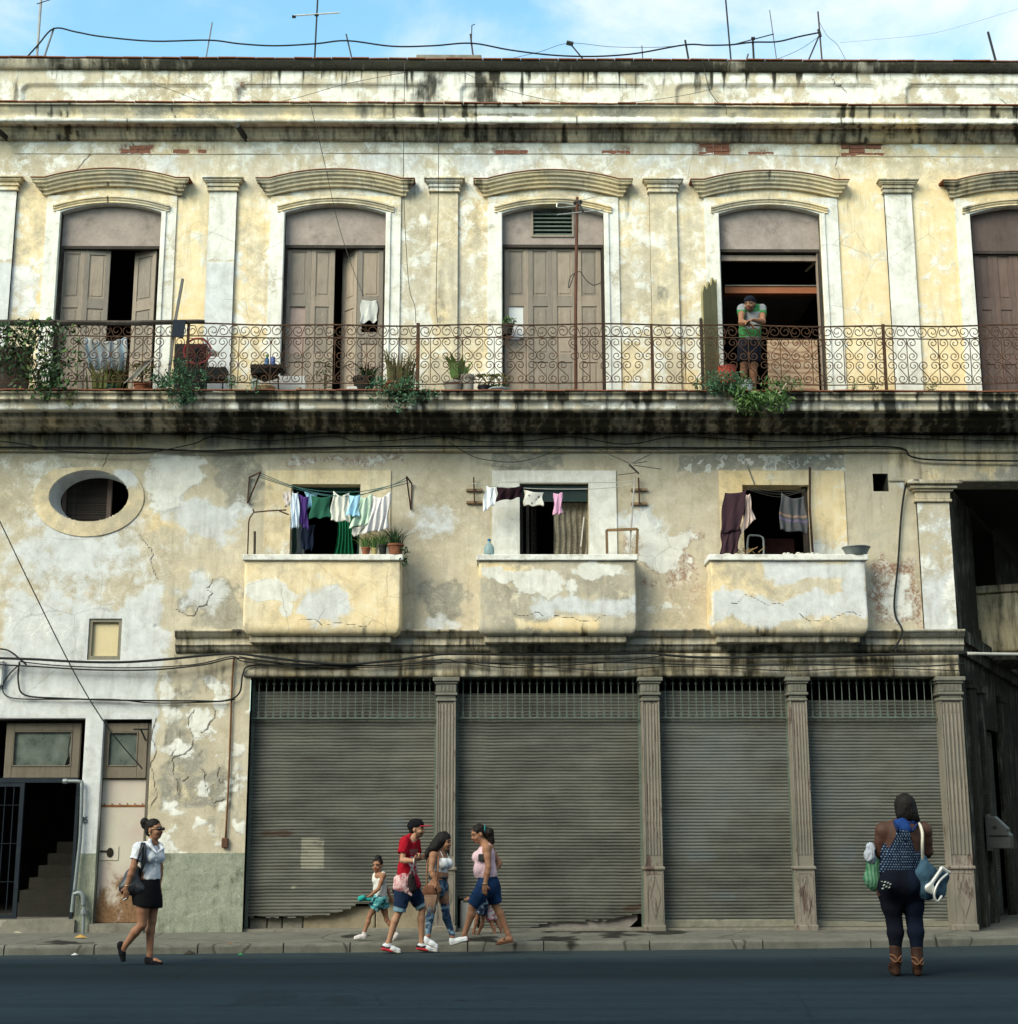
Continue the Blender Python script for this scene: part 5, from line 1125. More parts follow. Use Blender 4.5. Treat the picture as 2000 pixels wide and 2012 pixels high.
# ------------------------------------------------------------------ wrought-iron railing of the long balcony
def railing():
 YR = YW - .93; zt_, zm, zb = zl(638.5, YR), zl(663.5, YR), zl(753, YR); zf = zt + .02
 rl = thing('balcony_railing', 'rusty wrought iron balcony railing with rows of S scrolls', 'railing', (0, YR, zf))
 xa, xb = BX0, xl(2080, 700, YR)
 for z, h in ((zt_, .022), (zm, .017), (zb, .016)):
  xs = np.linspace(xa, xb, 90); MB().tube([(x, YR, z + .014 * math.sin(x * .9) + .009 * math.sin(x * 3.1 + z)) for x in xs], h * .62, 4).build('rail', M_RAIL, rl)
 def post(u, t, z1=None, z0=None): x = xl(u, 700, YR); MB().box(x - t, x + t, YR - t, YR + t, zf - .03 if z0 is None else z0, z1 or zt_ + .02).build('post', M_RAIL, rl)
 for u, t in ((-75, .02), (368, .018), (821, .026), (1281, .018), (1738, .02)): post(u, t)
 # S scrolls
 def scroll(w, h, r, name):
  a = h / 2 - r; pts = []
  for ph in np.linspace(math.pi - 2 * math.pi * 1.22, math.pi + .55, 24):
   k = (ph - (math.pi - 2 * math.pi * 1.22)) / (2 * math.pi * 1.22 + .55); rr = r * (.16 + .84 * k ** .75); pts.append((rr * math.cos(ph) + w, 0, a + rr * math.sin(ph)))
  pts = pts + [(-x, 0, -z) for x, y, z in reversed(pts)]
  me = MB().tube(pts, .0075, 4).mesh(name); me.materials.append(M_RAIL); return me
 h = (zm - zb) / 2; pitch = .158; mv = scroll(.0, h * .985, .071, 'scroll'); top_h = zt_ - zm
 mh = scroll(.0, .325, top_h * .44, 'scroll')
 n = int((xb - xa) / pitch)
 for k in range(n):
  x = xa + (k + .5) * pitch
  if proj((x, YR, zm))[0] < -25 or proj((x, YR, zm))[0] > 2025: continue
  for row in (0, 1):
   if random.random() < .03: continue
   o = put('scroll', mv, None, rl); o.location = (x, YR, zb + h * (row + .5)); o.rotation_euler = (0, random.uniform(-.09, .09), 0); o.scale = (1 if (k + row) % 2 else -1, 1, 1); o.matrix_parent_inverse = Matrix.Translation(rl.location).inverted()
  if k % 2 == 0:
   o = put('scroll', mh, None, rl); o.location = (x + pitch / 2, YR, (zt_ + zm) / 2); o.rotation_euler = (0, R(90), 0); o.scale = (1, 1, 1 if (k // 2) % 2 else -1)
  if k % 3 == 0: q = MB().tube([(0, 0, zb), (0, 0, zm)], .008, 4).mesh('baluster') if k == 0 or 'bal_me' not in globals() else bal_me; globals().__setitem__('bal_me', q); (q.materials.append(M_RAIL) if not q.materials else None); o = put('baluster', q, None, rl); o.location = (x + pitch / 2, YR + .001, 0)
 return rl, YR, zt_, zm, zb
RAIL, YR, ZR_T, ZR_M, ZR_B = railing()
# ------------------------------------------------------------------ cables, wires, pipes
def smooth_path(pts, k=6):
 pts = [Vector(p) for p in pts]; out = []
 for i in range(len(pts) - 1):
  p0, p1, p2, p3 = pts[max(i - 1, 0)], pts[i], pts[i + 1], pts[min(i + 2, len(pts) - 1)]
  for j in range(k):
   t = j / k; out.append(.5 * ((2 * p1) + (p2 - p0) * t + (2 * p0 - 5 * p1 + 4 * p2 - p3) * t * t + (3 * p1 - p0 - 3 * p2 + p3) * t ** 3))
 return out + [pts[-1]]
def run(name, label, cat, pix, Y, r, mat=None, group=None, k=5, n=6):
 ys = Y if isinstance(Y, (list, tuple)) else [Y] * len(pix)
 pts = smooth_path([at(u, v, y) for (u, v), y in zip(pix, ys)], k) if k > 1 else [at(u, v, y) for (u, v), y in zip(pix, ys)]
 o = MB().tube(pts, r, n).build(name, mat or M_CABLE, smooth=True); tag(o, label, cat, group); return o
YC = YW - .16
run('power_cable', 'thickest black cable sagging along the beam above the shop shutters', 'cable', [(-60, 1292), (60, 1295), (150, 1300), (240, 1301), (320, 1296), (400, 1288), (462, 1284), (520, 1291), (600, 1300), (680, 1305), (760, 1299), (830, 1290), (880, 1285), (1000, 1286), (1180, 1285), (1275, 1283), (1320, 1288), (1400, 1292), (1600, 1290), (1760, 1286), (1900, 1284)], YC, .020)
run('conduit_pipe', 'pale grey conduit pipe reaching from the corner across the side street', 'pipe', [(1900, 1284), (1950, 1285), (2060, 1286)], [YC, YC, YC], .026, paint('pale_grey_conduit', (.34, .34, .32), .6, .15), k=2)
for k, (pix, r, lab) in enumerate((
 ([(-60, 1303), (60, 1309), (180, 1316), (300, 1316), (400, 1306), (465, 1293), (560, 1303), (700, 1308), (870, 1301), (1000, 1303), (1200, 1301), (1400, 1307), (1600, 1306), (1800, 1309), (1895, 1304)], .012, 'thin black cable running just below the thickest cable over the shop'),
 ([(40, 1300), (120, 1308), (250, 1312), (380, 1306), (455, 1290), (480, 1300), (580, 1309), (760, 1307), (868, 1296), (900, 1300), (980, 1311), (1060, 1310), (1160, 1304), (1250, 1296), (1300, 1288)], .009, 'thin sagging wire knotted at the iron brackets over the shop'),
 ([(900, 1300), (1000, 1306), (1100, 1312), (1200, 1318), (1300, 1310), (1420, 1312), (1560, 1318), (1700, 1312), (1890, 1318)], .008, 'wavy wire pinned along the pale beam above the right shutters'),
 ([(470, 1290), (560, 1306), (640, 1312), (760, 1310), (868, 1304)], .008, 'short slack wire hanging over the first shutter'))):
 run('wire', lab, 'wire', pix, YC + .02 + k * .012, r, M_CABLE)
run('looped_cable', 'black cable dropping in a long loop across the white wall over the doors', 'cable', [(38, 1300), (36, 1340), (50, 1366), (120, 1372), (250, 1376), (380, 1377), (440, 1377), (470, 1362), (477, 1325), (492, 1308), (560, 1307), (700, 1310)], YW - .07, .013)
run('looped_cable', 'second cable curling from the meter box under the loop over the doors', 'cable', [(40, 1304), (18, 1325), (5, 1350), (22, 1371), (110, 1374), (220, 1374), (300, 1381), (420, 1379), (462, 1374)], YW - .05, .010)
run('looped_cable', 'short black cable dipping into the bundle at the white wall edge', 'cable', [(-60, 1272), (0, 1275), (20, 1280), (38, 1294), (52, 1306)], YW - .08, .014)
run('balcony_cable', 'black cable fixed along the wall under the long balcony', 'cable', [(-60, 879), (130, 879), (270, 881), (400, 886), (520, 882), (800, 877), (1200, 879), (1500, 880), (1750, 878), (1790, 897), (1850, 904), (2060, 906)], YW - .11, .014)
run('balcony_wire', 'thin wire drooping between nails under the long balcony', 'wire', [(-40, 862), (40, 872), (120, 886), (200, 891), (290, 889), (380, 872), (420, 858), (520, 866), (653, 857), (700, 868), (790, 864), (870, 857), (950, 868), (1040, 866), (1122, 858), (1230, 873), (1330, 858), (1480, 866), (1600, 868), (1700, 858), (1800, 862), (2050, 868)], YW - .13, .008)
run('balcony_wire', 'slack wire hanging in shallow curves above the middle window', 'wire', [(880, 868), (930, 897), (975, 906), (1020, 907), (1070, 894), (1110, 876)], YW - .10, .006, M_WIRE)
run('drop_cable', 'black cable curving down beside the square hole to the ledge', 'cable', [(1805, 944), (1785, 946), (1777, 965), (1770, 1020), (1764, 1110), (1757, 1180), (1760, 1212), (1772, 1236), (1768, 1256), (1754, 1278)], [YW - .22, YW - .2, YW - .08, YW - .05, YW - .05, YW - .05, YW - .06, YW - .22, YW - .2, YW - .16], .015)
run('service_wire', 'long straight wire slanting down the white wall to the narrow door', 'wire', [(-40, 945), (0, 1025), (60, 1150), (145, 1320), (200, 1412), (240, 1465), (281, 1512)], [YW - .6, YW - .5, YW - .42, YW - .3, YW - .15, YW - .02, YW + .1], .009)
for pix, lab in (([(610, 205), (640, 330), (662, 430), (690, 520), (715, 582)], 'thin wire slanting across the half open second door'), ([(795, 122), (793, 300), (794, 400), (800, 520), (806, 575), (815, 602), (817, 636)], 'thin wire hanging beside the second door frame'), ([(862, 205), (861, 400), (858, 520), (857, 600), (860, 634)], 'thin wire hanging down the second white pilaster')):
 run('wire', lab, 'wire', pix, [YW - .5 if v < 300 else YW - .12 - (.1 if k == 1 else 0) for k, (u, v) in enumerate(pix)], .005, M_WIRE)
run('wire', 'thin wire hanging from the parapet across the fourth panel', 'wire', [(1380, 118), (1387, 150), (1395, 180), (1412, 203), (1425, 208), (1427, 225)], [YW - .13, YW - .06, YW - .05, YW - .4, YW - .45, YW - .46], .006, M_WIRE)
run('wire', 'thin wire looped across the first parapet panels', 'wire', [(305, 167), (340, 178), (400, 200), (470, 205), (560, 198), (680, 165), (820, 138)], YW - .06, .004, M_WIRE)
run('wire', 'thin wire swagged across the middle parapet panels', 'wire', [(910, 142), (980, 172), (1070, 195), (1150, 204), (1250, 200), (1340, 188), (1400, 175)], YW - .06, .004, M_WIRE)
run('rusty_conduit', 'rusty conduit running down the mottled pier to a small box', 'pipe', [(460, 1290), (456, 1340), (452, 1460), (448, 1560), (443, 1650)], YW - .03, .014, paint('rust_conduit', (.14, .065, .03), .9, .4), k=2)
t = bevel(MB().box(*(lambda p: (p.x - .045, p.x + .045, YW - .07, YW, p.z - .07, p.z + .07))(at(443, 1656, YW))).build('junction_box', paint('brown_box', (.10, .05, .035), .8, .3)), .01); tag(t, 'small brown junction box at the foot of the rusty conduit', 'box')
t = MB().box(*(lambda p: (p.x - .3, p.x + .06, YW - .09, YW + .0, p.z - .2, p.z + .18))(at(2, 1322, YW))).build('meter_box', paint('pale_meter_box', (.55, .55, .53), .7, .1)); bevel(t, .02); tag(t, 'pale electric meter box on the white wall by the cables', 'meter box')
# standpipe by the first door
def standpipe():
 gm = paint('galvanised_pipe', (.20, .225, .235), .5, .25, 7, metal=.3, dirt=.25); y = YW - .07; b = atz(170, 1842, SW_Z)
 t = thing('standpipe', 'grey water pipe with elbows on the pier between the doors', 'pipe', (b.x, y, SW_Z))
 MB().tube(smooth_path([at(126, 1535, y), at(150, 1535, y), at(159, 1537, y), at(161, 1546, y), at(158, 1640, y), at(152, 1700, y), at(146, 1755, y)], 4), .027, 8).build('riser', gm, t, smooth=True)
 MB().tube([at(124, 1535, y), at(132, 1535, y)], .038, 8).build('collar', gm, t); MB().tube([at(145, 1756, y), at(141, 1792, y)], .027, 8).build('stub', gm, t)
 MB().tube(smooth_path([at(144, 1757, y), at(157, 1754, y), at(163, 1762, y), at(164, 1780, y)], 4), .034, 8).build('elbow', gm, t, smooth=True)
 MB().tube([at(165, 1776, y), at(163, 1840, y)], .026, 8).build('foot', gm, t); MB().tube([at(165, 1788, y), at(165, 1796, y)], .05, 8).build('coupling', gm, t)
standpipe()
def digits():
 """house number 195 brushed on the pier"""
 m = paint('black_brush_paint', (.012, .012, .012), .7, .1, bump=0); y = YW - .016; t = thing('house_number', 'black hand-painted house number 195 on the white pier', 'number', at(162, 1612, y))
 for ch, st in (('one', [[(150, 1607), (154, 1604)], [(151, 1610), (153, 1609)]]), ('nine', [[(163.5, 1606), (160, 1605), (158.5, 1608), (160, 1611), (163, 1609.5), (164, 1605), (163.5, 1612), (162.5, 1618)]]), ('five', [[(171.5, 1605), (167, 1605.5), (166.5, 1610), (170, 1609.5), (171.5, 1613), (169.5, 1616.5), (166, 1616)]])):
  mb = MB()
  for s in st: mb.tube([at(u, v, y) for u, v in s], .0065, 5)
  mb.build('digit_' + ch, m, t)
digits()

# ------------------------------------------------------------------ roof: aerials, poles and a sagging cable
YA = YW + .5
Z_RF = zl(118, YW - .1) - .02
def pole(name, label, cat, a, b, r=.016, col=(.03, .03, .03), extra=(), Y=YA, group=None):
 m = paint('pole_%d_%d' % (int(col[0] * 1000), int(col[2] * 1000)), col, .7, .3, 8); p = at(*a, Y); q = at(*b, Y)
 base = p + (p - q).normalized() * .35; t = thing(name, label, cat, base, group); MB().tube([base, q], r, 6).build('mast', m, t)
 for nm, pts, rr, c in extra: MB().tube([at(u, v, Y - .02) for u, v in pts], rr, 5).build(nm, paint('pole_%d_%d' % (int(c[0] * 1000), int(c[2] * 1000)), c, .7, .3, 8), t)
 return t
GR = (.30, .30, .30); DK = (.03, .03, .03); BR = (.07, .05, .04)
pole('aerial_mast', 'tall pale aerial mast at the left end of the parapet', 'aerial', (72, 118), (82, -20), .022, GR, [('dipole', [(72, 8), (103, -2)], .008, DK)])
pole('pole', 'short grey prop pole holding up the bent roof cable', 'pole', (85, 118), (106, 55), .016, (.16, .16, .16))
pole('pole', 'thin leaning pole with the roof cable between the mast and the cross aerial', 'pole', (404, 118), (417, 44), .011, (.16, .16, .16))
pole('aerial_mast', 'aerial mast with a white crossbar above the first parapet panels', 'aerial', (618, 118), (625, -20), .014, DK, [('crossbar', [(578, 31), (668, 25)], .013, (.5, .5, .5)), ('bar_end', [(574, 33), (581, 33)], .026, DK), ('clamp', [(618, 30), (626, 30)], .02, DK)])
pole('pole', 'crooked stick pole on the parapet right of the crossbar aerial', 'pole', (692, 118), (680, 67), .012, BR)
pole('pole', 'bent-topped pole standing on the low block on the parapet', 'pole', (930, 114), (924, 67), .014, BR, [('bent_rod', [(926, 84), (927, 50), (933, 48)], .009, DK)])
pole('aerial_mast', 'slanting pole with a small aerial head on the parapet', 'aerial', (1147, 118), (1122, 88), .012, DK, [('head', [(1113, 84), (1126, 87)], .04, DK)])
pole('pole', 'shortest thin rod carrying the roof cable', 'pole', (1263, 118), (1261, 90), .008, BR)
pole('pole', 'stubby weathered post on the parapet holding the cable', 'pole', (1353, 118), (1346, 79), .017, DK)
pole('aerial_mast', 'tall black rod rising out of the picture over the fourth panel', 'aerial', (1436, 118), (1424, -20), .014, DK)
pole('pole', 'thick short post with a dark cap on the parapet', 'pole', (1481, 118), (1479, 80), .018, DK, [('cap', [(1476, 76), (1483, 76)], .03, DK), ('boom', [(1440, 88), (1520, 67)], .01, DK)])
pole('aerial_mast', 'very thin vertical whip aerial on the boom', 'aerial', (1523, 98), (1512, 20), .008, (.12, .12, .12))
pole('pole', 'dark pole with a slanted strut at the end of the roof cable', 'pole', (1615, 120), (1607, 23), .014, BR, [('strut', [(1588, 119), (1610, 68)], .014, DK), ('lashing', [(1608, 58), (1612, 72)], .026, DK)])
pole('pole', 'thick leaning black post alone at the right of the parapet', 'pole', (1957, 123), (1941, 63), .022, DK)
pole('pole', 'tiny slanted stub beside the capped post', 'pole', (1466, 120), (1470, 106), .012, BR)
run('roof_cable', 'sagging black cable strung between poles along the parapet', 'cable', [(48, 118), (75, 88), (106, 56), (150, 63), (200, 72), (300, 81), (410, 79), (470, 86), (540, 90), (620, 86), (682, 80), (770, 91), (850, 90), (926, 85), (1000, 98), (1080, 108), (1150, 111), (1210, 109), (1263, 103), (1347, 88), (1390, 89), (1436, 88), (1480, 83), (1527, 82), (1570, 72), (1610, 64)], YA - .03, .013)
run('wire', 'faint wire strung from the leaning parapet aerial to a thin rod', 'wire', [(1000, 116), (1060, 102), (1118, 85), (1200, 92), (1290, 93), (1345, 88)], YA, .004, M_WIRE); run('wire', 'loose wire trailing from the strutted pole down to the parapet', 'wire', [(1608, 40), (1625, 70), (1645, 88), (1662, 119)], YA, .004, M_WIRE); run('wire', 'slack wire from the strutted pole left to the coping', 'wire', [(1606, 74), (1570, 98), (1520, 119)], YA, .004, M_WIRE)
run('wire', 'long thin wire leaving the parapet towards the right sky', 'wire', [(1650, 84), (1740, 76), (1830, 66), (1920, 42), (2040, 5)], YA, .0018, M_WIRE)
t = bevel(MB().box(xl(818, 112, YA), xl(946, 112, YA), YA - .05, YA + .5, Z_RF - .08, zl(110.5, YA)).build('roof_block', M_STONE), .01); tag(t, 'low masonry block on the roof behind the middle of the parapet', 'block')
o = MB().tube([at(466, 246, YW - .42), at(484, 274, YW - .0)], .045, 10).build('waterspout', paint('black_spout', (.02, .02, .018), .6, .3)); tag(o, 'black rainwater spout poking out under the cornice', 'spout')
o = MB().tube([at(-6, 255, YW - .40), at(14, 272, YW - .0)], .045, 10).build('waterspout', paint('black_spout', (.02, .02, .018))); tag(o, 'rainwater spout at the end of the cornice above the first pilaster', 'spout')

# ------------------------------------------------------------------ washing and things on the small balconies
M_SOL = None
def hang(name, label, cat, quad, Y, mat, folds=3, depth=.02, group=None, col=None, sag=.03, wave=1.0):
 """a cloth pegged by its upper corners: four corners in photo pixels, folds running down, thickness"""
 (a, b, c, d) = [at(u, v, Y) for u, v in quad]; nx, nz = 26, 22; V = []; w = (b - a).length; hgt = (d - a).length; ph = random.uniform(0, 6)
 for j in range(nz + 1):
  t = j / nz
  for i in range(nx + 1):
   s = i / nx; p = (a * (1 - s) + b * s) * (1 - t) + (d * (1 - s) + c * s) * t
   p = p + Vector((0, 0, -sag * math.sin(math.pi * s) * (1 - t)))
   f = math.sin(s * math.pi * 2 * folds + ph + .8 * math.sin(t * 3 + ph)) * depth * (.35 + .65 * t) + math.sin(t * 5 + s * 4 + ph) * depth * .35
   f += math.sin(math.pi * s) * depth * 1.2 * (1 - t)
   p = p + Vector((.012 * math.sin(t * 7 + s * 9 + ph), -f, .012 * math.sin(s * 11 + ph) * t * wave)); V.append(tuple(p))
 F = [(j * (nx + 1) + i, (j + 1) * (nx + 1) + i, (j + 1) * (nx + 1) + i + 1, j * (nx + 1) + i + 1) for j in range(nz) for i in range(nx)]
 me = np_mesh(name, V, F)
 if col is not None:
  S, T = np.meshgrid(np.linspace(0, 1, nx + 1), np.linspace(0, 1, nz + 1)); attr(me, 'col', np.concatenate([col(S.ravel(), T.ravel()), np.ones((S.size, 1))], 1))
 o = put(name, me, mat); m = o.modifiers.new('thickness', 'SOLIDIFY'); m.thickness = .004
 tag(o, label, cat, group); return o
def K(ox, oy, s):
 return lambda *p: [(ox + x / s, oy + y / s) for x, y in p]
k1, k2, k3 = K(450, 880, 4.267), K(880, 880, 4.267), K(1330, 880, 4.267)
YL = YW - .42; gw = 'washing on the three window lines'
hang('pillowcase', 'small pale pink cloth at the left end of the first washing line', 'laundry', k1((455, 365), (515, 345), (510, 480), (468, 498)), YL, cloth('pale_pink_cotton', (.62, .55, .53)), 2, group=gw)
hang('vest', 'long pale blue-white vest hanging beside the purple top', 'laundry', k1((530, 365), (585, 372), (592, 668), (511, 676)), YL - .02, cloth('pale_blue_white_cotton', (.60, .68, .78)), 3, .025, gw)
hang('top', 'purple strappy top hanging left of the window opening', 'laundry', k1((590, 388), (662, 408), (656, 690), (596, 636)), YL, cloth('purple_cotton', (.07, .035, .17)), 2, group=gw)
hang('blouse', 'sky blue blouse pegged behind the purple top', 'laundry', k1((636, 368), (740, 374), (734, 470), (655, 512)), YL + .08, cloth('sky_blue_cotton', (.30, .56, .75)), 2, group=gw)
hang('shorts', 'dark green shorts in the middle of the first line', 'laundry', k1((696, 398), (846, 408), (848, 584), (672, 592)), YL - .02, cloth('dark_green_cotton', (.022, .095, .062)), 2, .015, gw)
hang('towel', 'cream white towel hanging over the dark first window', 'laundry', k1((872, 362), (1008, 364), (1016, 622), (848, 612)), YL, cloth('cream_white_cotton', (.66, .66, .60)), 3, .03, gw, sag=.08)
hang('shirt', 'small light blue shirt overlapping the cream towel', 'laundry', k1((1016, 394), (1096, 396), (1086, 576), (984, 562)), YL - .06, cloth('light_blue_cotton', (.36, .62, .82)), 2, .02, gw)
hang('towel', 'mint green towel next to the large white towel', 'laundry', k1((1090, 398), (1196, 384), (1196, 636), (1010, 668)), YL - .01, cloth('mint_cotton', (.52, .66, .54)), 3, .03, gw, sag=.06)
hang('towel', 'large white towel at the right end of the first line', 'laundry', k1((1200, 396), (1356, 368), (1336, 684), (1128, 716)), YL, cloth('white_towelling', (.66, .63, .64)), 4, .03, gw, sag=.07)
hang('cloth', 'grey-white cloth end hanging under the mint towel', 'laundry', k1((1018, 660), (1160, 640), (1110, 722), (1046, 745)), YL + .03, cloth('grey_white_cotton', (.58, .56, .52)), 2, group=gw)
hang('trousers', 'dark navy trousers hanging inside the first window', 'laundry', k1((600, 640), (722, 640), (694, 862), (606, 850)), YW - .06, cloth('navy_cotton', (.012, .018, .04)), 2, group=gw)
hang('trousers', 'white trousers at the left end of the second line', 'laundry', k2((318, 318), (402, 322), (396, 466), (288, 546)), YL, cloth('bright_white_cotton', (.74, .76, .80)), 2, .02, gw)
hang('shorts', 'black maroon shorts on the second washing line', 'laundry', k2((416, 326), (628, 318), (622, 416), (404, 446)), YL - .02, cloth('black_maroon_cotton', (.018, .008, .012)), 3, .02, gw)
def print_col(S, T):
 c = np.tile(np.array([.66, .64, .60]), (len(S), 1))
 for a, b, r in ((.3, .3, .07), (.75, .35, .09), (.38, .8, .07), (.62, .5, .05)): c[np.hypot(S - a, (T - b)) < r] = (.12, .11, .10)
 c[(S < .04) | (T > .95)] = (.5, .46, .38); return c
hang('tea_towel', 'white tea towel with dark printed spots on the second line', 'laundry', k2((637, 350), (796, 374), (798, 486), (637, 486)), YL, vcol('printed_cotton'), 1, .012, gw, print_col, sag=.02)
hang('sock', 'pink baby trousers hanging by themselves at the second window', 'laundry', k2((890, 375), (956, 372), (960, 552), (884, 556)), YL - .01, cloth('pink_cotton', (.62, .34, .50)), 2, .015, gw)
hang('blanket', 'long dark maroon blanket over the third balcony, upper fold', 'laundry', k3((395, 376), (590, 350), (530, 682), (360, 724)), YL - .03, cloth('dark_maroon_wool', (.045, .024, .032)), 2, .015, gw)
hang('blanket', 'lower fold of the dark maroon blanket reaching the coping', 'laundry', k3((372, 690), (532, 660), (512, 886), (366, 886)), YL + .01, cloth('dark_maroon_wool', (.045, .024, .032)), 3, .02, gw)
hang('blouse', 'pale pink blouse tucked beside the maroon blanket', 'laundry', k3((588, 390), (606, 385), (655, 600), (536, 722)), YL + .03, cloth('pale_salmon_cotton', (.60, .47, .42)), 3, .025, gw)
def stripe_col(S, T):
 c = np.tile(np.array([.075, .078, .085]), (len(S), 1))
 for a, b, k in ((.47, .50, (.16, .24, .30)), (.53, .56, (.28, .17, .13)), (.60, .63, (.42, .42, .40)), (.68, .71, (.14, .10, .20))): c[(T > a) & (T < b)] = k
 m = (T > .64) & (T < .68) & (np.sin(S * 60) > .2); c[m] = (.4, .4, .38); return c
hang('poncho', 'grey knitted top with patterned bands in the third window', 'laundry', k3((866, 378), (1066, 402), (1094, 716), (860, 690)), YL, vcol('knitted_wool'), 3, .03, gw, stripe_col, sag=.07)
def lineset(lab, pts_list, Y):
 for k, p in enumerate(pts_list): run('washing_line', lab[k], 'washing line', p, Y + .03 * k, .006, paint('teal_cord', (.05, .13, .13), .8, .2))
lineset(('front cord of the washing line at the first window', 'middle cord of the washing line at the first window', 'rear cord of the washing line at the first window'), (k1((262, 212), (420, 278), (540, 322), (700, 372), (880, 400), (1080, 400), (1220, 358), (1380, 306), (1488, 250)), k1((250, 225), (420, 290), (560, 330), (760, 362), (920, 372), (1100, 366), (1300, 330), (1500, 270)), k1((240, 240), (420, 300), (560, 345), (760, 392), (920, 412), (1100, 392), (1300, 345), (1520, 290))), YL - .03)
run('washing_line', 'cord of the washing line across the second window', 'washing line', k2((215, 300), (330, 315), (420, 325), (600, 335), (800, 345), (1180, 345), (1400, 330), (1560, 310)), YL, .006, paint('pale_cord', (.4, .4, .38), .8, .2)); run('washing_line', 'white rod-like line along the head of the second window', 'washing line', k2((410, 285), (800, 288), (1420, 290), (1560, 275)), YL + .1, .006, paint('pale_cord', (.4, .4, .38)))
for k in range(3): run('washing_line', ('upper', 'second', 'lowest')[k] + ' cord of the washing line in the third window', 'washing line', k3((600, 325 + k * 12), (700, 350 + k * 16), (860, 368 + k * 22), (1000, 362 + k * 10), (1075, 345 + k * 10)), YL + k * .05, .005, M_WIRE)
def bracket(lab, pts):
 t = thing('line_bracket', lab, 'bracket', at(*pts[0][0], YW)); 
 for p, ys in zip(pts, ((YW - .02, YL - .08), (YL - .08, YW - .02), (YW - .02, YW - .02))): MB().tube([at(*p[0], ys[0]), at(*p[1], ys[1])], .013, 4).build('arm', paint('rusty_bracket', (.07, .04, .03), .9, .4), t)
bracket('rusty triangular bracket at the left end of the first washing line', [k1((170, 248), (265, 203)), k1((265, 203), (155, 462)), k1((170, 248), (155, 462))]); bracket('rusty triangular bracket at the right end of the first washing line', [k1((1532, 300), (1488, 240)), k1((1488, 240), (1524, 515)), k1((1532, 300), (1524, 515))])
def rack(lab, x, y0, y1, r):
 t = thing('line_post', lab, 'bracket', at(*k2((x, y1))[0], YW - .06)); m = wood_paint('bleached_slat', (.25, .17, .10)); MB().tube([at(*k2((x, y0))[0], YW - .07), at(*k2((x + 8, y1))[0], YW - .07)], .016, 4).build('post', paint('rusty_bracket', (.07, .04, .03)), t)
 for yy in r: a, b = at(*k2((x - 62, yy))[0], YW - .05), at(*k2((x + 74, yy))[0], YW - .05); MB().box(a.x, b.x, YW - .05, YW - .005, a.z - .018, a.z + .018).build('slat', m, t)
rack('rusty upright with two wooden slats left of the second window', 216, 245, 480, (352, 455)); rack('rusty upright with two wooden slats right of the second window', 1598, 250, 485, (348, 465))
CZ = [b[1][3] for b in BAL]; CY = [b[1][2] + .03 for b in BAL]
# potted plants on the first coping
def leaves(n, gen, size, mat, parent, name='foliage', droop=.3, long_=2.2, seed=0):
 rg = np.random.default_rng(seed + n); V = []; F = []
 P0 = gen(rg, n); d = rg.normal(size=(n, 3)); d[:, 2] -= droop; d[:, 1] -= .25; d /= np.linalg.norm(d, axis=1)[:, None]; s = np.cross(d, rg.normal(size=(n, 3))); s /= np.linalg.norm(s, axis=1)[:, None]; nn = np.cross(d, s)
 L = size * rg.uniform(.6, 1.35, n)[:, None]; Wd = L / long_
 V = np.stack([P0, P0 + d * L * .45 + s * Wd * .5 + nn * L * .05, P0 + d * L + nn * -L * .08, P0 + d * L * .45 - s * Wd * .5 + nn * L * .05], 1).reshape(-1, 3); b = np.arange(n)[:, None] * 4
 F = np.concatenate([b + [0, 1, 2], b + [0, 2, 3]], 0)
 return put(name, np_mesh(name, V, F, False), mat, parent)
LEAF_D = leaf_mat('dark_green_leaf', (.008, .027, .009), (.038, .09, .024)); LEAF_F = leaf_mat('blue_green_leaf', (.016, .06, .030), (.065, .155, .07)); LEAF_Y = leaf_mat('yellow_green_leaf', (.05, .075, .014), (.17, .19, .045)); LEAF_G = leaf_mat('mid_green_leaf', (.03, .08, .018), (.11, .20, .05))
def ellgen(c, r):
 def g(rg, n):
  q = rg.normal(size=(n, 3)); q /= np.linalg.norm(q, axis=1)[:, None]; q *= rg.uniform(.25, 1, (n, 1)) ** .5; return np.array(c) + q * np.array(r)
 return g
def blades(n, base, spread, h, w, mat, parent, name='blade', arch_=.3, seed=0, joined=True):
 rg = random.Random(seed); mb = MB()
 for k in range(n):
  a = rg.uniform(0, 6.28); rr = rg.uniform(0, 1) * spread; b = Vector(base) + Vector((math.cos(a) * rr, math.sin(a) * rr * .5, 0)); H = h * rg.uniform(.55, 1.1); ln = rg.uniform(.1, 1) * arch_; dx = Vector((math.cos(a) * ln, math.sin(a) * ln * .6, 0)); sd_ = Vector((math.cos(a + 1.6), math.sin(a + 1.6) * .4, 0)) * w * rg.uniform(.6, 1.2)
  m = b + dx * .35 + Vector((0, 0, H * .55)); e_ = b + dx * 1.3 + Vector((0, 0, H * (1 - ln * .4))); mb.add([b - sd_ * .5, b + sd_ * .5, m + sd_ * .5, e_, m - sd_ * .5], [(0, 1, 2, 4), (4, 2, 3)])
 return mb.build(name, mat, parent, fix=False)
def pot(parent, c, r, h, mat, taper=.75):
 return MB().lathe([(r * taper, 0), (r * .97, h * .82), (r * 1.08, h * .83), (r * 1.08, h), (r * .95, h), (r * .93, h * .88), (.001, h * .87)], c, 18).build('pot', mat, parent, smooth=False)
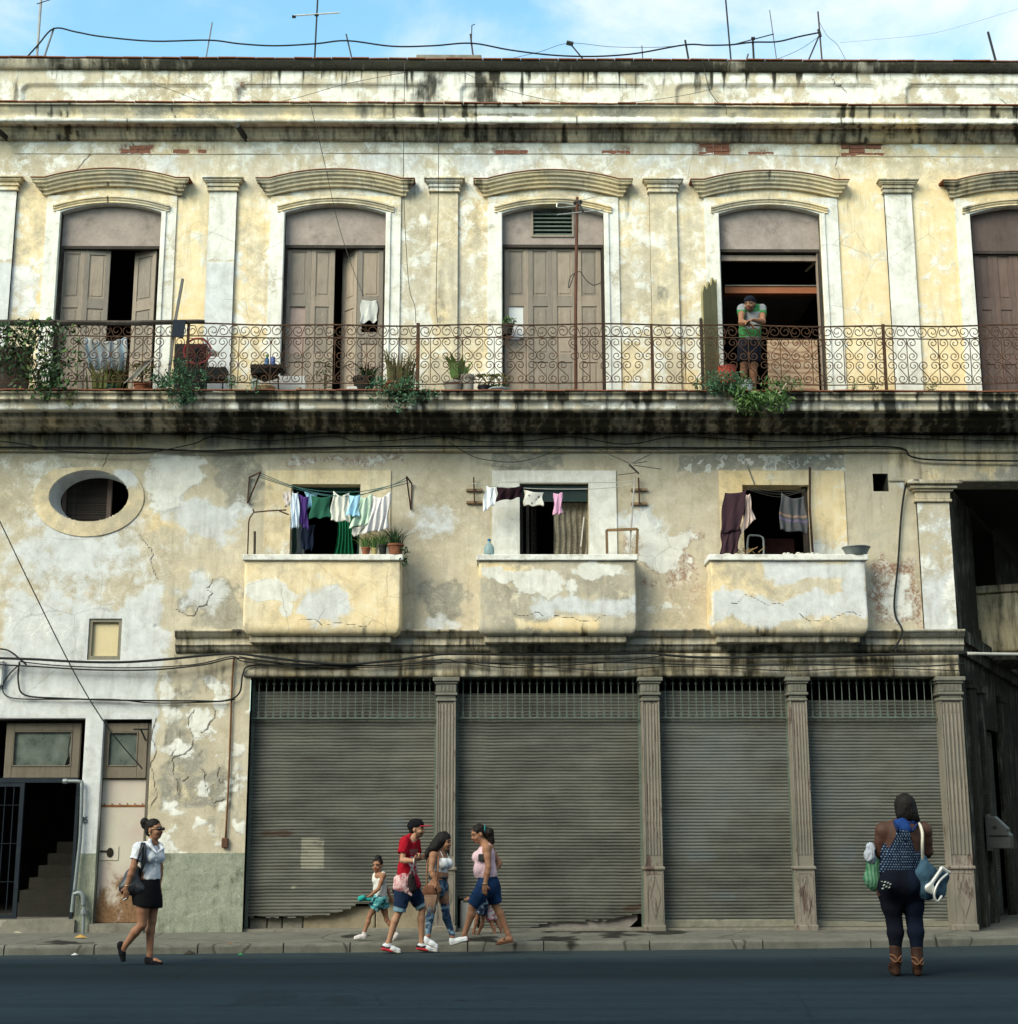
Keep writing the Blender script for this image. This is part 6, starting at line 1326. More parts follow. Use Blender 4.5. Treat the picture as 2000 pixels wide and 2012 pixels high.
def potted(name, label, u, y, z, r, h, pmat, kind, mat, n=60, hh=.3, group=None, v=1085):
 x = xl(u, v, y); t = thing(name, label, 'plant', (x, y, z), group); pot(t, (x, y, z), r, h, pmat)
 if kind == 'grass': blades(n, (x, y, z + h * .8), r * .9, hh, .014, mat, t, 'foliage', .30, seed=int(u))
 elif kind == 'leafy': leaves(n, ellgen((x, y, z + h + hh * .5), (r * 1.3, r * 1.1, hh * .55)), .07, mat, t, seed=int(u))
 else: blades(n, (x, y, z + h * .8), r * .6, hh, .09, mat, t, 'foliage', .25, seed=int(u))
 return t
gp = 'plants on the first small balcony'; y0 = CY[0]
potted('potted_plant', 'grassy plant in a small terracotta pot left on the first balcony coping', 719, y0, CZ[0], .065, .11, M_TERRA, 'grass', LEAF_G, 60, .24, gp)
potted('potted_plant', 'grassy plant in a yellowish pot between two darker pots', 735, y0, CZ[0], .05, .10, paint('ochre_pot', (.35, .28, .12), .9, .3), 'grass', LEAF_G, 50, .27, gp)
potted('potted_plant', 'grassy plant in a tall black pot on the first balcony coping', 752, y0, CZ[0], .06, .15, paint('black_pot', (.02, .022, .02), .7, .3), 'grass', LEAF_G, 60, .26, gp)
potted('potted_plant', 'bushy plant in the widest terracotta pot at the balcony corner', 777, y0, CZ[0], .115, .16, M_TERRA, 'grass', LEAF_D, 110, .30, gp)
o = leaves(70, ellgen(at(793, 1090, y0 - .02), (.09, .08, .16)), .07, LEAF_D, None, 'trailing_plant', .9); tag(o, 'dark leaves trailing over the right corner of the first balcony', 'plant', gp)
# bottle, basin and odds on the other copings
def bottle():
 x, y, z = xl(961, 1085, CY[1]), CY[1], CZ[1]; t = thing('water_bottle', 'clear bluish plastic water bottle on the second balcony coping', 'bottle', (x, y, z)); g = G('blue_clear_plastic', .15, spec=.5); g.col((.35, .50, .55)); g.b.inputs['Transmission Weight'].default_value = .6; g.b.inputs['IOR'].default_value = 1.2
 MB().lathe([(.075, 0), (.078, .02), (.078, .10), (.06, .14), (.03, .175), (.022, .20), (.022, .215)], (x, y, z), 16).build('body', g.m, t, smooth=True); MB().lathe([(.026, 0), (.026, .03)], (x, y, z + .21), 12).build('cap', paint('blue_cap', (.02, .12, .28), .5, .1), t)
bottle()
x, y, z = xl(1684, 1085, CY[2]), CY[2] + .05, CZ[2]; t = thing('wash_basin', 'dented grey zinc wash basin on the third balcony coping', 'basin', (x, y, z)); zm_ = paint('zinc', (.22, .25, .25), .5, .25, 6, metal=.4, dirt=.3)
MB().lathe([(.145, 0), (.15, .005), (.20, .115), (.205, .12), (.195, .12), (.14, .012), (.001, .01)], (x, y, z), 24).build('bowl', zm_, t, smooth=True); MB().tube([(x + .205 * math.cos(a), y + .205 * math.sin(a), z + .12) for a in np.linspace(0, 6.283, 25)], .009, 6).build('rim', zm_, t)
p0 = at(1575, 1086, CY[2]); t = MB(); 
for k in range(9): t.ell((p0.x - .25 + k * .06 + random.uniform(-.02, .02), CY[2] + random.uniform(-.02, .04), CZ[2] + .012), (random.uniform(.03, .05), .04, random.uniform(.015, .035)), 7, 5)
t = t.build('rag', cloth('dirty_white_rag', (.5, .48, .43))); tag(t, 'crumpled dirty white rag on the third balcony coping', 'rag')
t = thing('tubular_chair', 'grey tubular chair back behind the third balcony wall', 'chair', at(1490, 1100, YW - .1)); cm = paint('grey_tube', (.25, .27, .26), .5, .2)
MB().tube(smooth_path([at(1468, 1092, YW - .1), at(1470, 1056, YW - .1), at(1480, 1052, YW - .1), at(1495, 1054, YW - .1), at(1500, 1064, YW - .1), at(1500, 1110, YW - .1)], 4), .014, 6).build('back_frame', cm, t); MB().box(xl(1470, 1080), xl(1500, 1080), YW - .12, YW - .06, zl(1104), zl(1099)).build('seat', cm, t)
for dx in (0, .22): MB().tube([(xl(1471, 1090) + dx, YW - .09, zl(1104)), (xl(1471, 1090) + dx, YW - .09, zl(1104) - .5)], .012, 6).build('leg', cm, t)
o = MB()
for k in range(14): a = at(random.uniform(1452, 1496), random.uniform(1080, 1090), YW - .3 + random.uniform(-.05, .05)); o.tube([a, a + Vector((random.uniform(-.12, .12), random.uniform(-.04, .04), random.uniform(.0, .09)))], .008, 4)
o = o.build('kindling', wood_paint('dry_sticks', (.28, .19, .09))); tag(o, 'heap of dry sticks behind the third balcony coping', 'sticks')
t = MB().tube([at(1591, 918, YW - .09), at(1591, 1000, YW - .09), at(1597, 1090, YW - .09)], .018, 6).build('iron_pole', paint('rusty_bracket', (.07, .04, .03))); tag(t, 'rusty iron pole standing at the right of the third window', 'pole')
t = MB().tube([at(*p, YW - .03) for p in k3((590, 150), (615, 210), (650, 305))], .012, 5).build('iron_rod', paint('grey_rod', (.2, .19, .17))); tag(t, 'grey rod hanging from the scuffed plaster over the third window', 'rod')
t = thing('washing_prop', 'rusty bent pipe frame at the left of the first balcony', 'frame', at(487, 1090, YW - .3)); 
for p in (k1((155, 890), (165, 620), (175, 585), (208, 540), (330, 528), (480, 520)), k1((208, 540), (200, 512)), k1((420, 528), (500, 560))): MB().tube([at(*q, YW - .2) for q in p], .011, 5).build('pipe', paint('rusty_bracket', (.07, .04, .03)), t)
t = MB().tube([at(*p, YW - .25) for p in k1((214, 890), (216, 700))], .018, 6).build('iron_stake', M_DARKWOOD); tag(t, 'short dark stake standing on the first balcony', 'stake')
t = thing('drying_rack', 'old wooden drying rack standing at the right of the second balcony', 'rack', at(*k2((1345, 885))[0], CY[1] + .1)); fm = wood_paint('old_frame_wood', (.20, .13, .07))
for a, b in (((1335, 885), (1330, 690)), ((1330, 690), (1590, 680)), ((1590, 680), (1582, 885))): MB().tube([at(*k2(a)[0], CY[1] + .1), at(*k2(b)[0], CY[1] + .1)], .026, 4).build('rail', fm, t)
def yagi(label, base, top, boom, rods, r=.014, Y=YW - .2, col=(.10, .10, .10), mcol=None):
 t = thing('tv_aerial', label, 'aerial', at(*base, Y)); MB().tube([at(*base, Y), at(*top, Y)], r, 6).build('mast', paint('mast_%d' % int(1000 * (mcol or col)[0]), mcol or col, .7, .4, 6, rust=.3), t); m = paint('aerial_rod_%d' % int(col[0] * 1000), col, .5, .2)
 MB().tube([at(*boom[0], Y - .05), at(*boom[1], Y + .1)], .016, 5).build('boom', m, t)
 for p in rods: MB().tube([at(u, v, Y - .04 - .02 * i) for i, (u, v) in enumerate(p)], .007, 5).build('rod', m, t)
yagi('television aerial on a thin mast at the right of the second balcony', *[k2((1520, 885))[0], k2((1568, 240))[0]], k2((1520, 140), (1600, 215)), [k2((1265, 15), (1520, 130)), k2((1545, 130), (1795, 5)), k2((1555, 145), (1785, 178)), k2((1425, 228), (1600, 205)), k2((1560, 130), (1670, 115))], .013, YW - .3, (.10, .09, .08), (.35, .34, .32))
yagi('television aerial on a tall rusty pole before the third upper door', (1131, 760), (1134, 392), (1128, 390), [], .02, YW - .75, (.3, .3, .3)) if False else None
def pole_aerial():
 Y = YW - .78; t = thing('tv_aerial', 'tall rusty pole with a silver loop aerial before the third upper door', 'aerial', (xl(1131, 757, Y), Y, zt + .02)); m = paint('red_rust_pole', (.10, .045, .03), .8, .4, 5); MB().tube([(xl(1131, 757, Y), Y, zt), at(1131, 600, Y), at(1134, 388, Y)], .024, 8).build('mast', m, t); s = paint('silver_rod', (.45, .46, .44), .35, .1, metal=.6)
 MB().tube([at(1134, 392, Y), at(1145, 415, Y - .1)], .018, 5).build('boom', M_CABLE, t); MB().tube(smooth_path([at(1134, 404, Y), at(1100, 399, Y), at(1094, 404, Y), at(1099, 408, Y), at(1136, 405, Y)], 4), .009, 6).build('loop', s, t)
 MB().tube([at(1094, 422, Y), at(1186, 412, Y - .1)], .008, 6).build('rod', s, t); MB().tube([at(1140, 394, Y), at(1174, 386, Y + .1)], .006, 6).build('rod', s, t); MB().tube([at(1127, 400, Y), at(1143, 396, Y)], .03, 6).build('clamp', M_CABLE, t)
 MB().tube(smooth_path([at(1131, 535, Y), at(1120, 545, Y), at(1117, 565, Y), at(1121, 560, Y), at(1128, 540, Y), at(1140, 534, Y), at(1150, 548, Y), at(1165, 560, Y), at(1180, 556, Y + .4)], 4), .007, 5).build('lead', M_CABLE, t)
pole_aerial()

# ------------------------------------------------------------------ clutter and plants on the long balcony
ZB = zt + .02
def ball(u, v, Y): return at(u, v, Y)
def vine():
 b = Vector((xl(65, 760, YR - .05), YR - .05, ZB)); t = thing('climbing_vine', 'leafy dark green vine climbing over the left end of the railing', 'plant', b)
 def gen(rg, n):
  u = np.concatenate([rg.normal(48, 52, n // 2), rg.normal(30, 55, n // 4), rg.normal(85, 34, n - n // 2 - n // 4)]); v = np.concatenate([rg.normal(690, 36, n // 2), rg.normal(652, 15, n // 4), rg.normal(735, 26, n - n // 2 - n // 4)])
  v = np.clip(v, 632, 778); u = np.where(v > 720, 45 + (u - 20) * .8, u); u = np.clip(u, -30, 150); return np.array([at(a, c, YR - .10 + rg.uniform(-.16, .14)) for a, c in zip(u, v)])
 leaves(1000, gen, .095, LEAF_D, t, 'foliage', .7, 2.3); leaves(90, gen, .12, LEAF_G, t, 'foliage', .6, 2.4, 5); leaves(60, gen, .10, LEAF_Y, t, 'foliage', .8, 3, 9)
 for k in range(9): p = [(66 + k * 2, 768), (60 + k * 6 + random.uniform(-15, 15), 735), (20 + k * 12 + random.uniform(-10, 10), 690), (k * 17 - 10, 645)]; MB().tube(smooth_path([at(u, v, YR - .06 + random.uniform(-.05, .05)) for u, v in p], 4), .007, 5).build('stem', paint('brown_stem', (.10, .075, .04), .9, .3), t)
 t2 = thing('hanging_weed', 'short yellow-green sprig hanging from the slab edge', 'plant', at(135, 775, YR - .1)); leaves(26, ellgen(at(136, 782, YR - .12), (.06, .04, .12)), .05, LEAF_Y, t2, 'foliage', .8)
vine()
def fern(label, u, v, ru, rv, n, mat, size=.05, seed=1, Y=None, hang_=0):
 Y = Y or YR - .06; c = at(u, v, Y); t = thing('fern_weed', label, 'plant', (c.x, Y, min(c.z, ZB))); s = .0076
 def gen(rg, k):
  m = 26; cl = rg.normal(size=(m, 3)) * .55; pk = cl[rg.integers(0, m, k)] + rg.normal(size=(k, 3)) * .2; r = np.linalg.norm(pk, axis=1)[:, None]; pk = np.where(r > 1.25, pk / r * 1.25, pk); return np.array(c) + pk * np.array([ru * s, .16, rv * s]) + np.array([0, -.05, 0])
 leaves(n, gen, size, mat, t, 'foliage', .55, 3.0, seed)
 for k in range(6): e_ = at(u + random.uniform(-ru, ru) * .7, v + random.uniform(-rv, rv) * .6, Y - .05); MB().tube([(c.x, Y + .05, min(c.z, ZB)), tuple((Vector((c.x, Y, c.z)) + e_) / 2), tuple(e_)], .004, 4).build('stem', paint('brown_stem', (.10, .075, .04)), t)
gf = 'ferns growing from the slab edge'
fern('feathery blue-green fern spilling over the slab under the blue board', 352, 752, 42, 38, 900, LEAF_F, .068, 1)
fern('feathery fern cascading below the tall spiky plant', 790, 768, 56, 30, 950, LEAF_F, .06, 2, hang_=1)
fern('dense dark bush of weeds below the open door', 1430, 755, 52, 24, 800, LEAF_F, .06, 3)
fern('bushy weed with narrow leaves hanging under the man', 1490, 775, 50, 34, 900, LEAF_G, .085, 4)
fern('small weed tuft right of the branch under the plywood sheet', 1556, 755, 22, 14, 150, LEAF_G, .05, 5); fern('small weed tuft at the slab edge near the basket', 502, 760, 14, 14, 130, LEAF_F, .045, 6); fern('tiny weed tuft on the slab between the first and second doors', 455, 752, 14, 10, 110, LEAF_F, .045, 7); fern('tiny weed tuft left of the last railing post', 1715, 756, 14, 9, 90, LEAF_D, .04, 8); fern('tiny weed tuft under the fourth white pilaster', 1677, 760, 10, 8, 60, LEAF_D, .04, 9); fern('tiny weed tuft under the last yellow wall panel', 1832, 763, 13, 9, 90, LEAF_D, .04, 10)
fern('thin leafy weed standing before the second door', 638, 735, 13, 28, 190, LEAF_D, .05, 11, YR + .25)
t = MB().tube([at(1527, 776, YR - .08), at(1536, 768, YR - .06), at(1546, 752, YR - .02)], [.02, .017, .012], 6).build('dead_branch', wood_paint('bleached_branch', (.38, .33, .25))); tag(t, 'bare bleached branch leaning out of the weeds', 'branch')
t = bevel(MB().box(xl(-60, 720, YR + .3), xl(58, 720, YR + .3), YR + .28, YR + .33, ZB - .01, zl(683, YR + .3)).build('dark_board', M_DARKWOOD), .006); tag(t, 'dark brown board standing behind the vine at the left railing', 'board')
def floor_pt(u, Y): return (xl(u, 745, Y), Y, ZB - .01)
def stuff_row():
 Y = YR + .3
 # spiky snake plants
 t = thing('snake_plant', 'clump of tall spiky snake plants beside the second railing post', 'plant', floor_pt(780, Y)); pot(t, floor_pt(775, Y), .2, .2, M_TERRA); blades(70, (floor_pt(780, Y)[0], Y, ZB + .1), .28, .62, .045, leaf_mat('olive_blade', (.035, .045, .012), (.12, .12, .035)), t, 'foliage', .16, 3)
 t = thing('snake_plant', 'dry yellowish spiky plants behind the railing before the first door', 'plant', floor_pt(210, Y)); pot(t, floor_pt(222, Y), .11, .16, paint('green_pot', (.02, .06, .05), .7, .3)); blades(80, (floor_pt(205, Y)[0], Y, ZB + .1), .34, .42, .04, LEAF_Y, t, 'foliage', .25, 4)
 t = thing('potted_plant', 'dry wispy plant under the railing right of the first door', 'plant', floor_pt(275, Y)); pot(t, floor_pt(280, Y), .12, .2, M_TERRA); leaves(110, ellgen((floor_pt(280, Y)[0], Y, ZB + .42), (.18, .1, .14)), .07, LEAF_Y, t, 'foliage'); MB().tube([(floor_pt(280, Y)[0], Y, ZB + .1), (floor_pt(280, Y)[0], Y, ZB + .5)], .012, 5).build('stem', M_DARKWOOD, t)
 # broad-leaved plant in a grey bucket
 gpot = paint('grey_cement_pot', (.32, .31, .27), .9, .2, 6, dirt=.3); t = thing('potted_plant', 'broad leaved plant in grey cement pots right of the railing post', 'plant', floor_pt(893, Y)); pot(t, floor_pt(890, Y - .05), .14, .22, gpot); pot(t, floor_pt(918, Y), .10, .34, gpot, .95); blades(16, (floor_pt(900, Y)[0], Y, ZB + .28), .12, .40, .13, LEAF_G, t, 'foliage', .4, 8)
 for u, m, hh, lab, lf in ((1415 - 463, 'x', .1, 'small yellow-green plant in a black printed tin', LEAF_Y), (980, 'y', .12, 'yellowish fern in a low blue-grey tub', LEAF_Y)):
  t = thing('potted_plant', lab, 'plant', floor_pt(u, Y)); pot(t, floor_pt(u, Y), .10 if m == 'x' else .16, .17 if m == 'x' else .12, paint('black_tin', (.015, .015, .02), .5, .3) if m == 'x' else paint('blue_grey_tub', (.30, .36, .38), .7, .2), .95); leaves(60, ellgen((floor_pt(u, Y)[0], Y, ZB + .26), (.18, .1, .09)), .08, lf, t, 'foliage')
 t = thing('potted_plant', 'green succulent in a dark pot standing at the second door', 'plant', floor_pt(725, Y)); blades(60, (floor_pt(722, Y)[0], Y, ZB + .28), .1, .26, .03, LEAF_D, t, 'foliage', .35, 2); pot(t, floor_pt(715, Y), .16, .3, paint('black_pot', (.02, .022, .02))); 
 b = MB().box(floor_pt(698, Y)[0] - .12, floor_pt(698, Y)[0] + .16, Y - .1, Y + .1, ZB - .01, ZB + .14).build('white_tub', paint('white_plastic', (.62, .62, .60), .5, .1)); bevel(b, .03, 2); tag(b, 'white rectangular plastic tub at the foot of the second door', 'tub')
 # barbecue with bottles, boards, basket
 t = thing('charcoal_grill', 'black charcoal grill on legs between the first and second doors', 'grill', floor_pt(528, Y)); bk = paint('sooty_steel', (.014, .014, .014), .7, .4); x = floor_pt(528, Y)[0]
 MB().box(x - .26, x + .24, Y - .14, Y + .14, ZB + .40, ZB + .46).build('rack', bk, t); MB().lathe([(.08, 0), (.2, .05), (.22, .14)], (x - .06, Y, ZB + .26), 14).build('bowl', bk, t)
 for dx in (-.2, .16): MB().tube([(x + dx, Y, ZB), (x + dx * .8, Y, ZB + .42)], .011, 5).build('leg', bk, t)
 for u, c, lab in ((525, (.03, .15, .35), 'small blue bottle with a green top on the grill'), (537, (.05, .12, .40), 'blue and white tin can on the grill')):
  x = xl(u, 690, Y); t = thing('bottle' if u == 525 else 'tin_can', lab, 'bottle' if u == 525 else 'can', (x, Y, ZB + .46)); MB().lathe([(.035, 0), (.036, .08), (.036, .12), (.015 if u == 525 else .036, .15)], (x, Y, ZB + .46), 12).build('body', paint('blue_label_%d' % u, c, .4, .3, 30), t); MB().lathe([(.018, 0), (.018, .05)] if u == 525 else [(.03, 0), (.03, .01)], (x, Y, ZB + .605), 10).build('cap', paint('cap_%d' % u, (.08, .25, .05) if u == 525 else (.2, .1, .05), .5, .1), t)
 x = floor_pt(522, Y - .1)[0]; t = MB().lathe([(.06, 0), (.12, .06), (.15, .12), (.145, .13), (.1, .05), (.001, .03)], (x, Y - .1, ZB - .01), 18).build('basket', paint('straw', (.38, .30, .18), .9, .35, 30)); tag(t, 'straw basket on the slab under the charcoal grill', 'basket')
 t = MB().box(xl(495, 720, Y + .3), xl(600, 720, Y + .3), Y + .32, Y + .36, ZB - .01, ZB + .42).build('leaning_board', paint('whitewashed_board', (.55, .55, .54), .85, .12, 4)); tag(t, 'whitewashed board leaning behind the charcoal grill', 'board')
 t = MB().lathe([(.045, 0), (.05, .14), (.052, .145)], floor_pt(587, Y), 14).build('stone_jar', paint('buff_jar', (.36, .31, .24), .9, .25)); tag(t, 'buff stoneware jar on the slab before the second door', 'jar')
 # second heap: dark metal with a red fan guard and foil
 t = thing('old_fan', 'red round fan guard standing among the junk on the balcony', 'fan', floor_pt(388, Y)); c = at(388, 690, Y); rd = paint('red_enamel', (.30, .012, .02), .45, .25)
 MB().tube([tuple(c + Vector((.20 * math.cos(a), 0, .2 * math.sin(a)))) for a in np.linspace(0, 6.283, 31)], .016, 6).build('rim', rd, t)
 for k in range(10): a = k * math.pi / 10; MB().tube([tuple(c + Vector((.2 * math.cos(a), 0, .2 * math.sin(a)))), tuple(c - Vector((.2 * math.cos(a), 0, .2 * math.sin(a))))], .004, 4).build('spoke', rd, t)
 MB().tube([tuple(c), (c.x, Y, ZB)], .025, 8).build('stand', M_CABLE, t); MB().ell(tuple(c), (.06, .05, .06)).build('hub', M_CABLE, t)
 t = bevel(MB().box(xl(340, 700, Y), xl(403, 700, Y), Y + .1, Y + .25, ZB, zl(672, Y)).build('cabinet', paint('black_cabinet', (.018, .018, .02), .6, .3)), .01); tag(t, 'black metal cabinet behind the railing under the blue board', 'cabinet')
 t = thing('charcoal_grill', 'second charcoal grill carrying crumpled foil near the red fan', 'grill', floor_pt(425, Y)); x = floor_pt(425, Y)[0]; MB().box(x - .2, x + .16, Y - .12, Y + .12, ZB + .24, ZB + .42).build('bowl', bk, t)
 for dx in (-.15, .1): MB().tube([(x + dx, Y, ZB), (x + dx, Y, ZB + .3)], .011, 5).build('leg', bk, t)
 o = MB().add([tuple(at(u, v, Y - .05 + d)) for u, v, d in ((409, 682, 0), (412, 700, .1), (428, 701, -.1), (434, 692, .05), (424, 690, -.12), (414, 686, .02))], [(0, 1, 4, 5), (1, 2, 4), (2, 3, 4)]).build('foil_sheet', paint('crumpled_foil', (.5, .5, .5), .35, .3, metal=.5)); o.modifiers.new('t', 'SOLIDIFY').thickness = .006; tag(o, 'crumpled silver foil on the second charcoal grill', 'foil')
 t = thing('blue_board', 'dark blue board tied to the railing before the leaning plank', 'board', at(353, 662, YR - .05)); MB().plate([(at(u, v, YR - .05).x, at(u, v, YR - .05).z) for u, v in ((341, 629), (365.5, 630), (360, 664), (337, 662))], YR - .07, YR - .045).build('panel', paint('navy_board', (.004, .010, .022), .5, .2), t)
 o = MB().tube([at(359, 548, YR + .05), at(344, 632, YR + .03), at(336, 700, YR + .06), at(330, 755, YR + .1)], .026, 4).build('plank', wood_paint('grey_plank', (.12, .12, .12))); tag(o, 'grey plank leaning on the railing behind the blue board', 'plank')
 t = MB().tube([at(u, v, YR - .02) for u, v in ((-60, 633), (100, 634), (250, 635), (340, 633), (390, 632), (402, 631))], [.042, .042, .040, .036, .034, .02], 6).build('wooden_handrail', M_DARKWOOD); tag(t, 'long dark wooden beam laid along the left railing top', 'beam')
 o = MB(); n = 16
 for j in range(2):
  for i in range(n + 1): p = (at(246, 752, YR - .1) if j == 0 else at(284, 712, YR + .05)); q = (at(262, 782, YR - .16) if False else p); w = Vector((.17, 0, .10)) * (i / n - .1); o.v.append(tuple(p + w + Vector((0, .012 * math.sin(i * 2.2), 0))))
 o.f = [(i, i + 1, n + 2 + i, n + 1 + i) for i in range(n)]; o = o.build('corrugated_sheet', paint('grey_corrugated', (.34, .32, .28), .8, .25, dirt=.3), fix=False); o.modifiers.new('t', 'SOLIDIFY').thickness = .008; tag(o, 'bent grey corrugated sheet leaning out under the railing', 'sheet')
 # plastic sheeting hung before the first door
 hang('plastic_sheet', 'white plastic sheeting with blue stripes hung inside the railing', 'sheeting', [(165, 662), (252, 660), (248, 728), (172, 726)], YR + .45, vcol('plastic_sheeting', .5), 5, .05, None, lambda S, T: np.where(((np.sin(S * 23) > .82))[:, None], np.array([[.20, .36, .52]]), np.array([[.36, .38, .38]])), sag=.1)
 # door leaf broken off, standing edge-on beside the open door
 t = thing('broken_door_leaf', 'jagged broken door leaf standing open beside the fourth door', 'door', (xl(1405, 745, YW - .1), YW - .1, ZB)); om = wood_paint('olive_grey_wood', (.22, .20, .11), .4); hx = (xl(1408, 650, YW - .02), YW - .02); fx = (xl(1379, 650, YW - .42), YW - .42)
 top = [548, 556, 545, 562, 553, 570, 560, 575]; n = len(top); V = []
 for k in range(n): s = k / (n - 1); X_, Y_ = hx[0] + (fx[0] - hx[0]) * s, hx[1] + (fx[1] - hx[1]) * s; V += [(X_, Y_, ZB - .01), (X_, Y_, zl(top[k], Y_))]
 o = MB().add(V, [(2 * k, 2 * k + 2, 2 * k + 3, 2 * k + 1) for k in range(n - 1)]).build('panel', om, t, fix=False); o.modifiers.new('t', 'SOLIDIFY').thickness = .035
 MB().box(fx[0] - .03, fx[0] + .0, fx[1] - .03, fx[1] + .03, ZB - .01, zl(625, fx[1])).build('edge_stile', M_DARKWOOD, t)
 # buckets
 for u, lab, col, r, h, zo in ((1428, 'red plastic bucket behind the railing beside the man', (.42, .05, .025), .145, .30, .17), (1462, 'pale grey bucket on the balcony floor behind the man', (.40, .43, .46), .12, .24, 0)):
  yy = YR + .35; x = xl(u, 715, yy); t = thing('bucket', lab, 'bucket', (x, yy, ZB + zo)); pm_ = paint('bucket_%d' % u, col, .45, .15); MB().lathe([(r * .75, 0), (r, h), (r * 1.05, h), (r * 1.05, h + .012), (r * .96, h + .012), (r * .72, .01), (.001, .01)], (x, yy, ZB + zo), 20).build('body', pm_, t, smooth=False); MB().tube([(x + r * math.cos(a), yy, ZB + zo + h - .12 * math.sin(a)) for a in np.linspace(0, math.pi, 12)], .006, 5).build('handle', M_WIRE, t)
 x = xl(1428, 745, YR + .35); o = bevel(MB().box(x - .16, x + .16, YR + .2, YR + .5, ZB - .01, ZB + .17).build('crate', paint('black_crate', (.02, .02, .02), .7, .3)), .01); tag(o, 'low black crate under the red bucket', 'crate')
 # flower pot on the door, plastic in the broken pane, net bits
 t = thing('hanging_pot', 'small green plant in a dark pot hung on the third door', 'plant', at(997, 640, YW - .05)); p = at(997, 642, YW - .05); pot(t, tuple(p + Vector((0, 0, -.13))), .09, .16, paint('black_pot', (.02, .022, .02))); leaves(80, ellgen(tuple(p + Vector((.02, 0, .09))), (.12, .08, .07)), .06, LEAF_G, t, 'foliage')
 hang('plastic_bag', 'crumpled white plastic stuffed in the second door panel', 'plastic', [(710, 589), (741, 590), (742, 632), (707, 634)], YD - .03, cloth('white_plastic_film', (.50, .50, .48)), 2, .014, sag=.02, wave=2)
stuff_row()
# payphone on the side wall
def payphone():
 s = side_s(1930); z0, z1 = at(1938, 1668, YW + 1.0).z, at(1938, 1604, YW + 1.0).z; t = thing('payphone', 'grey steel payphone box on the side street pier', 'payphone', sp3(s, .07, z0)); m = paint('grey_phone_steel', (.055, .06, .058), .5, .2, 8, metal=.3, dirt=.25)
 h = z1 - z0; s0, s1 = s - .1, s + .2; V = []
 pr = [(0, 0), (.34, 0), (.34, h * .42), (.30, h * .5), (.30, h * .62), (.12, h), (0, h)]
 V = [sp3(s0, .07 + o_, z0 + z) for o_, z in pr] + [sp3(s1, .07 + o_, z0 + z) for o_, z in pr]; n = len(pr); MB().add(V, [tuple(range(n)), tuple(reversed(range(n, 2 * n)))] + [(i, i + n, (i + 1) % n + n, (i + 1) % n) for i in range(n)]).build('housing', m, t); bevel(t.children[0], .015, 2)
 b = MB(); sbox(b, s0 - .012, s0, .10, .38, z0 + h * .38, z0 + h * .42); b.build('shelf_line', M_CABLE, t); b = MB(); sbox(b, s0 - .02, s0 - .002, .16, .21, z0 + h * .62, z0 + h * .70); b.build('keyhole', M_CABLE, t); b = MB(); sbox(b, s0 - .03, s1 + .03, .055, .09, z0 - .03, z1 + .03); b.build('backplate', m, t)
payphone()

def litter():
 for k, (u, v, lab, c, sh) in enumerate(((472, 1877, 'scrap of green plastic wrapper in the gutter', (.03, .35, .10), .05), (147, 1877, 'crumpled white paper in the gutter before the doors', (.5, .5, .48), .06), (452, 1856, 'dry brown leaf on the kerbstones', (.22, .10, .04), .045), (158, 1843, 'yellow peel on the pavement at the pipe foot', (.42, .25, .07), .09), (372, 1874, 'dark clod of dirt in the gutter at the kerb joint', (.03, .025, .018), .09))):
  p = atz(u, v, .006 if v > 1862 else SW_Z + .02); m = MB(); n = 7
  for i in range(n): a = i * 6.283 / n; m.v.append((p.x + math.cos(a) * sh * random.uniform(.6, 1.2), p.y + math.sin(a) * sh * random.uniform(.4, .8), p.z + random.uniform(0, .012)))
  m.v.append((p.x, p.y, p.z + sh * .55)); m.f = [(i, (i + 1) % n, n) for i in range(n)] + [tuple(reversed(range(n)))]; tag(m.build(('wrapper', 'paper_scrap', 'dead_leaf', 'fruit_peel', 'dirt_clod')[k], paint('litter_%d' % k, c, .7, .3)), lab, ('wrapper', 'paper', 'leaf', 'peel', 'clod')[k])
litter()
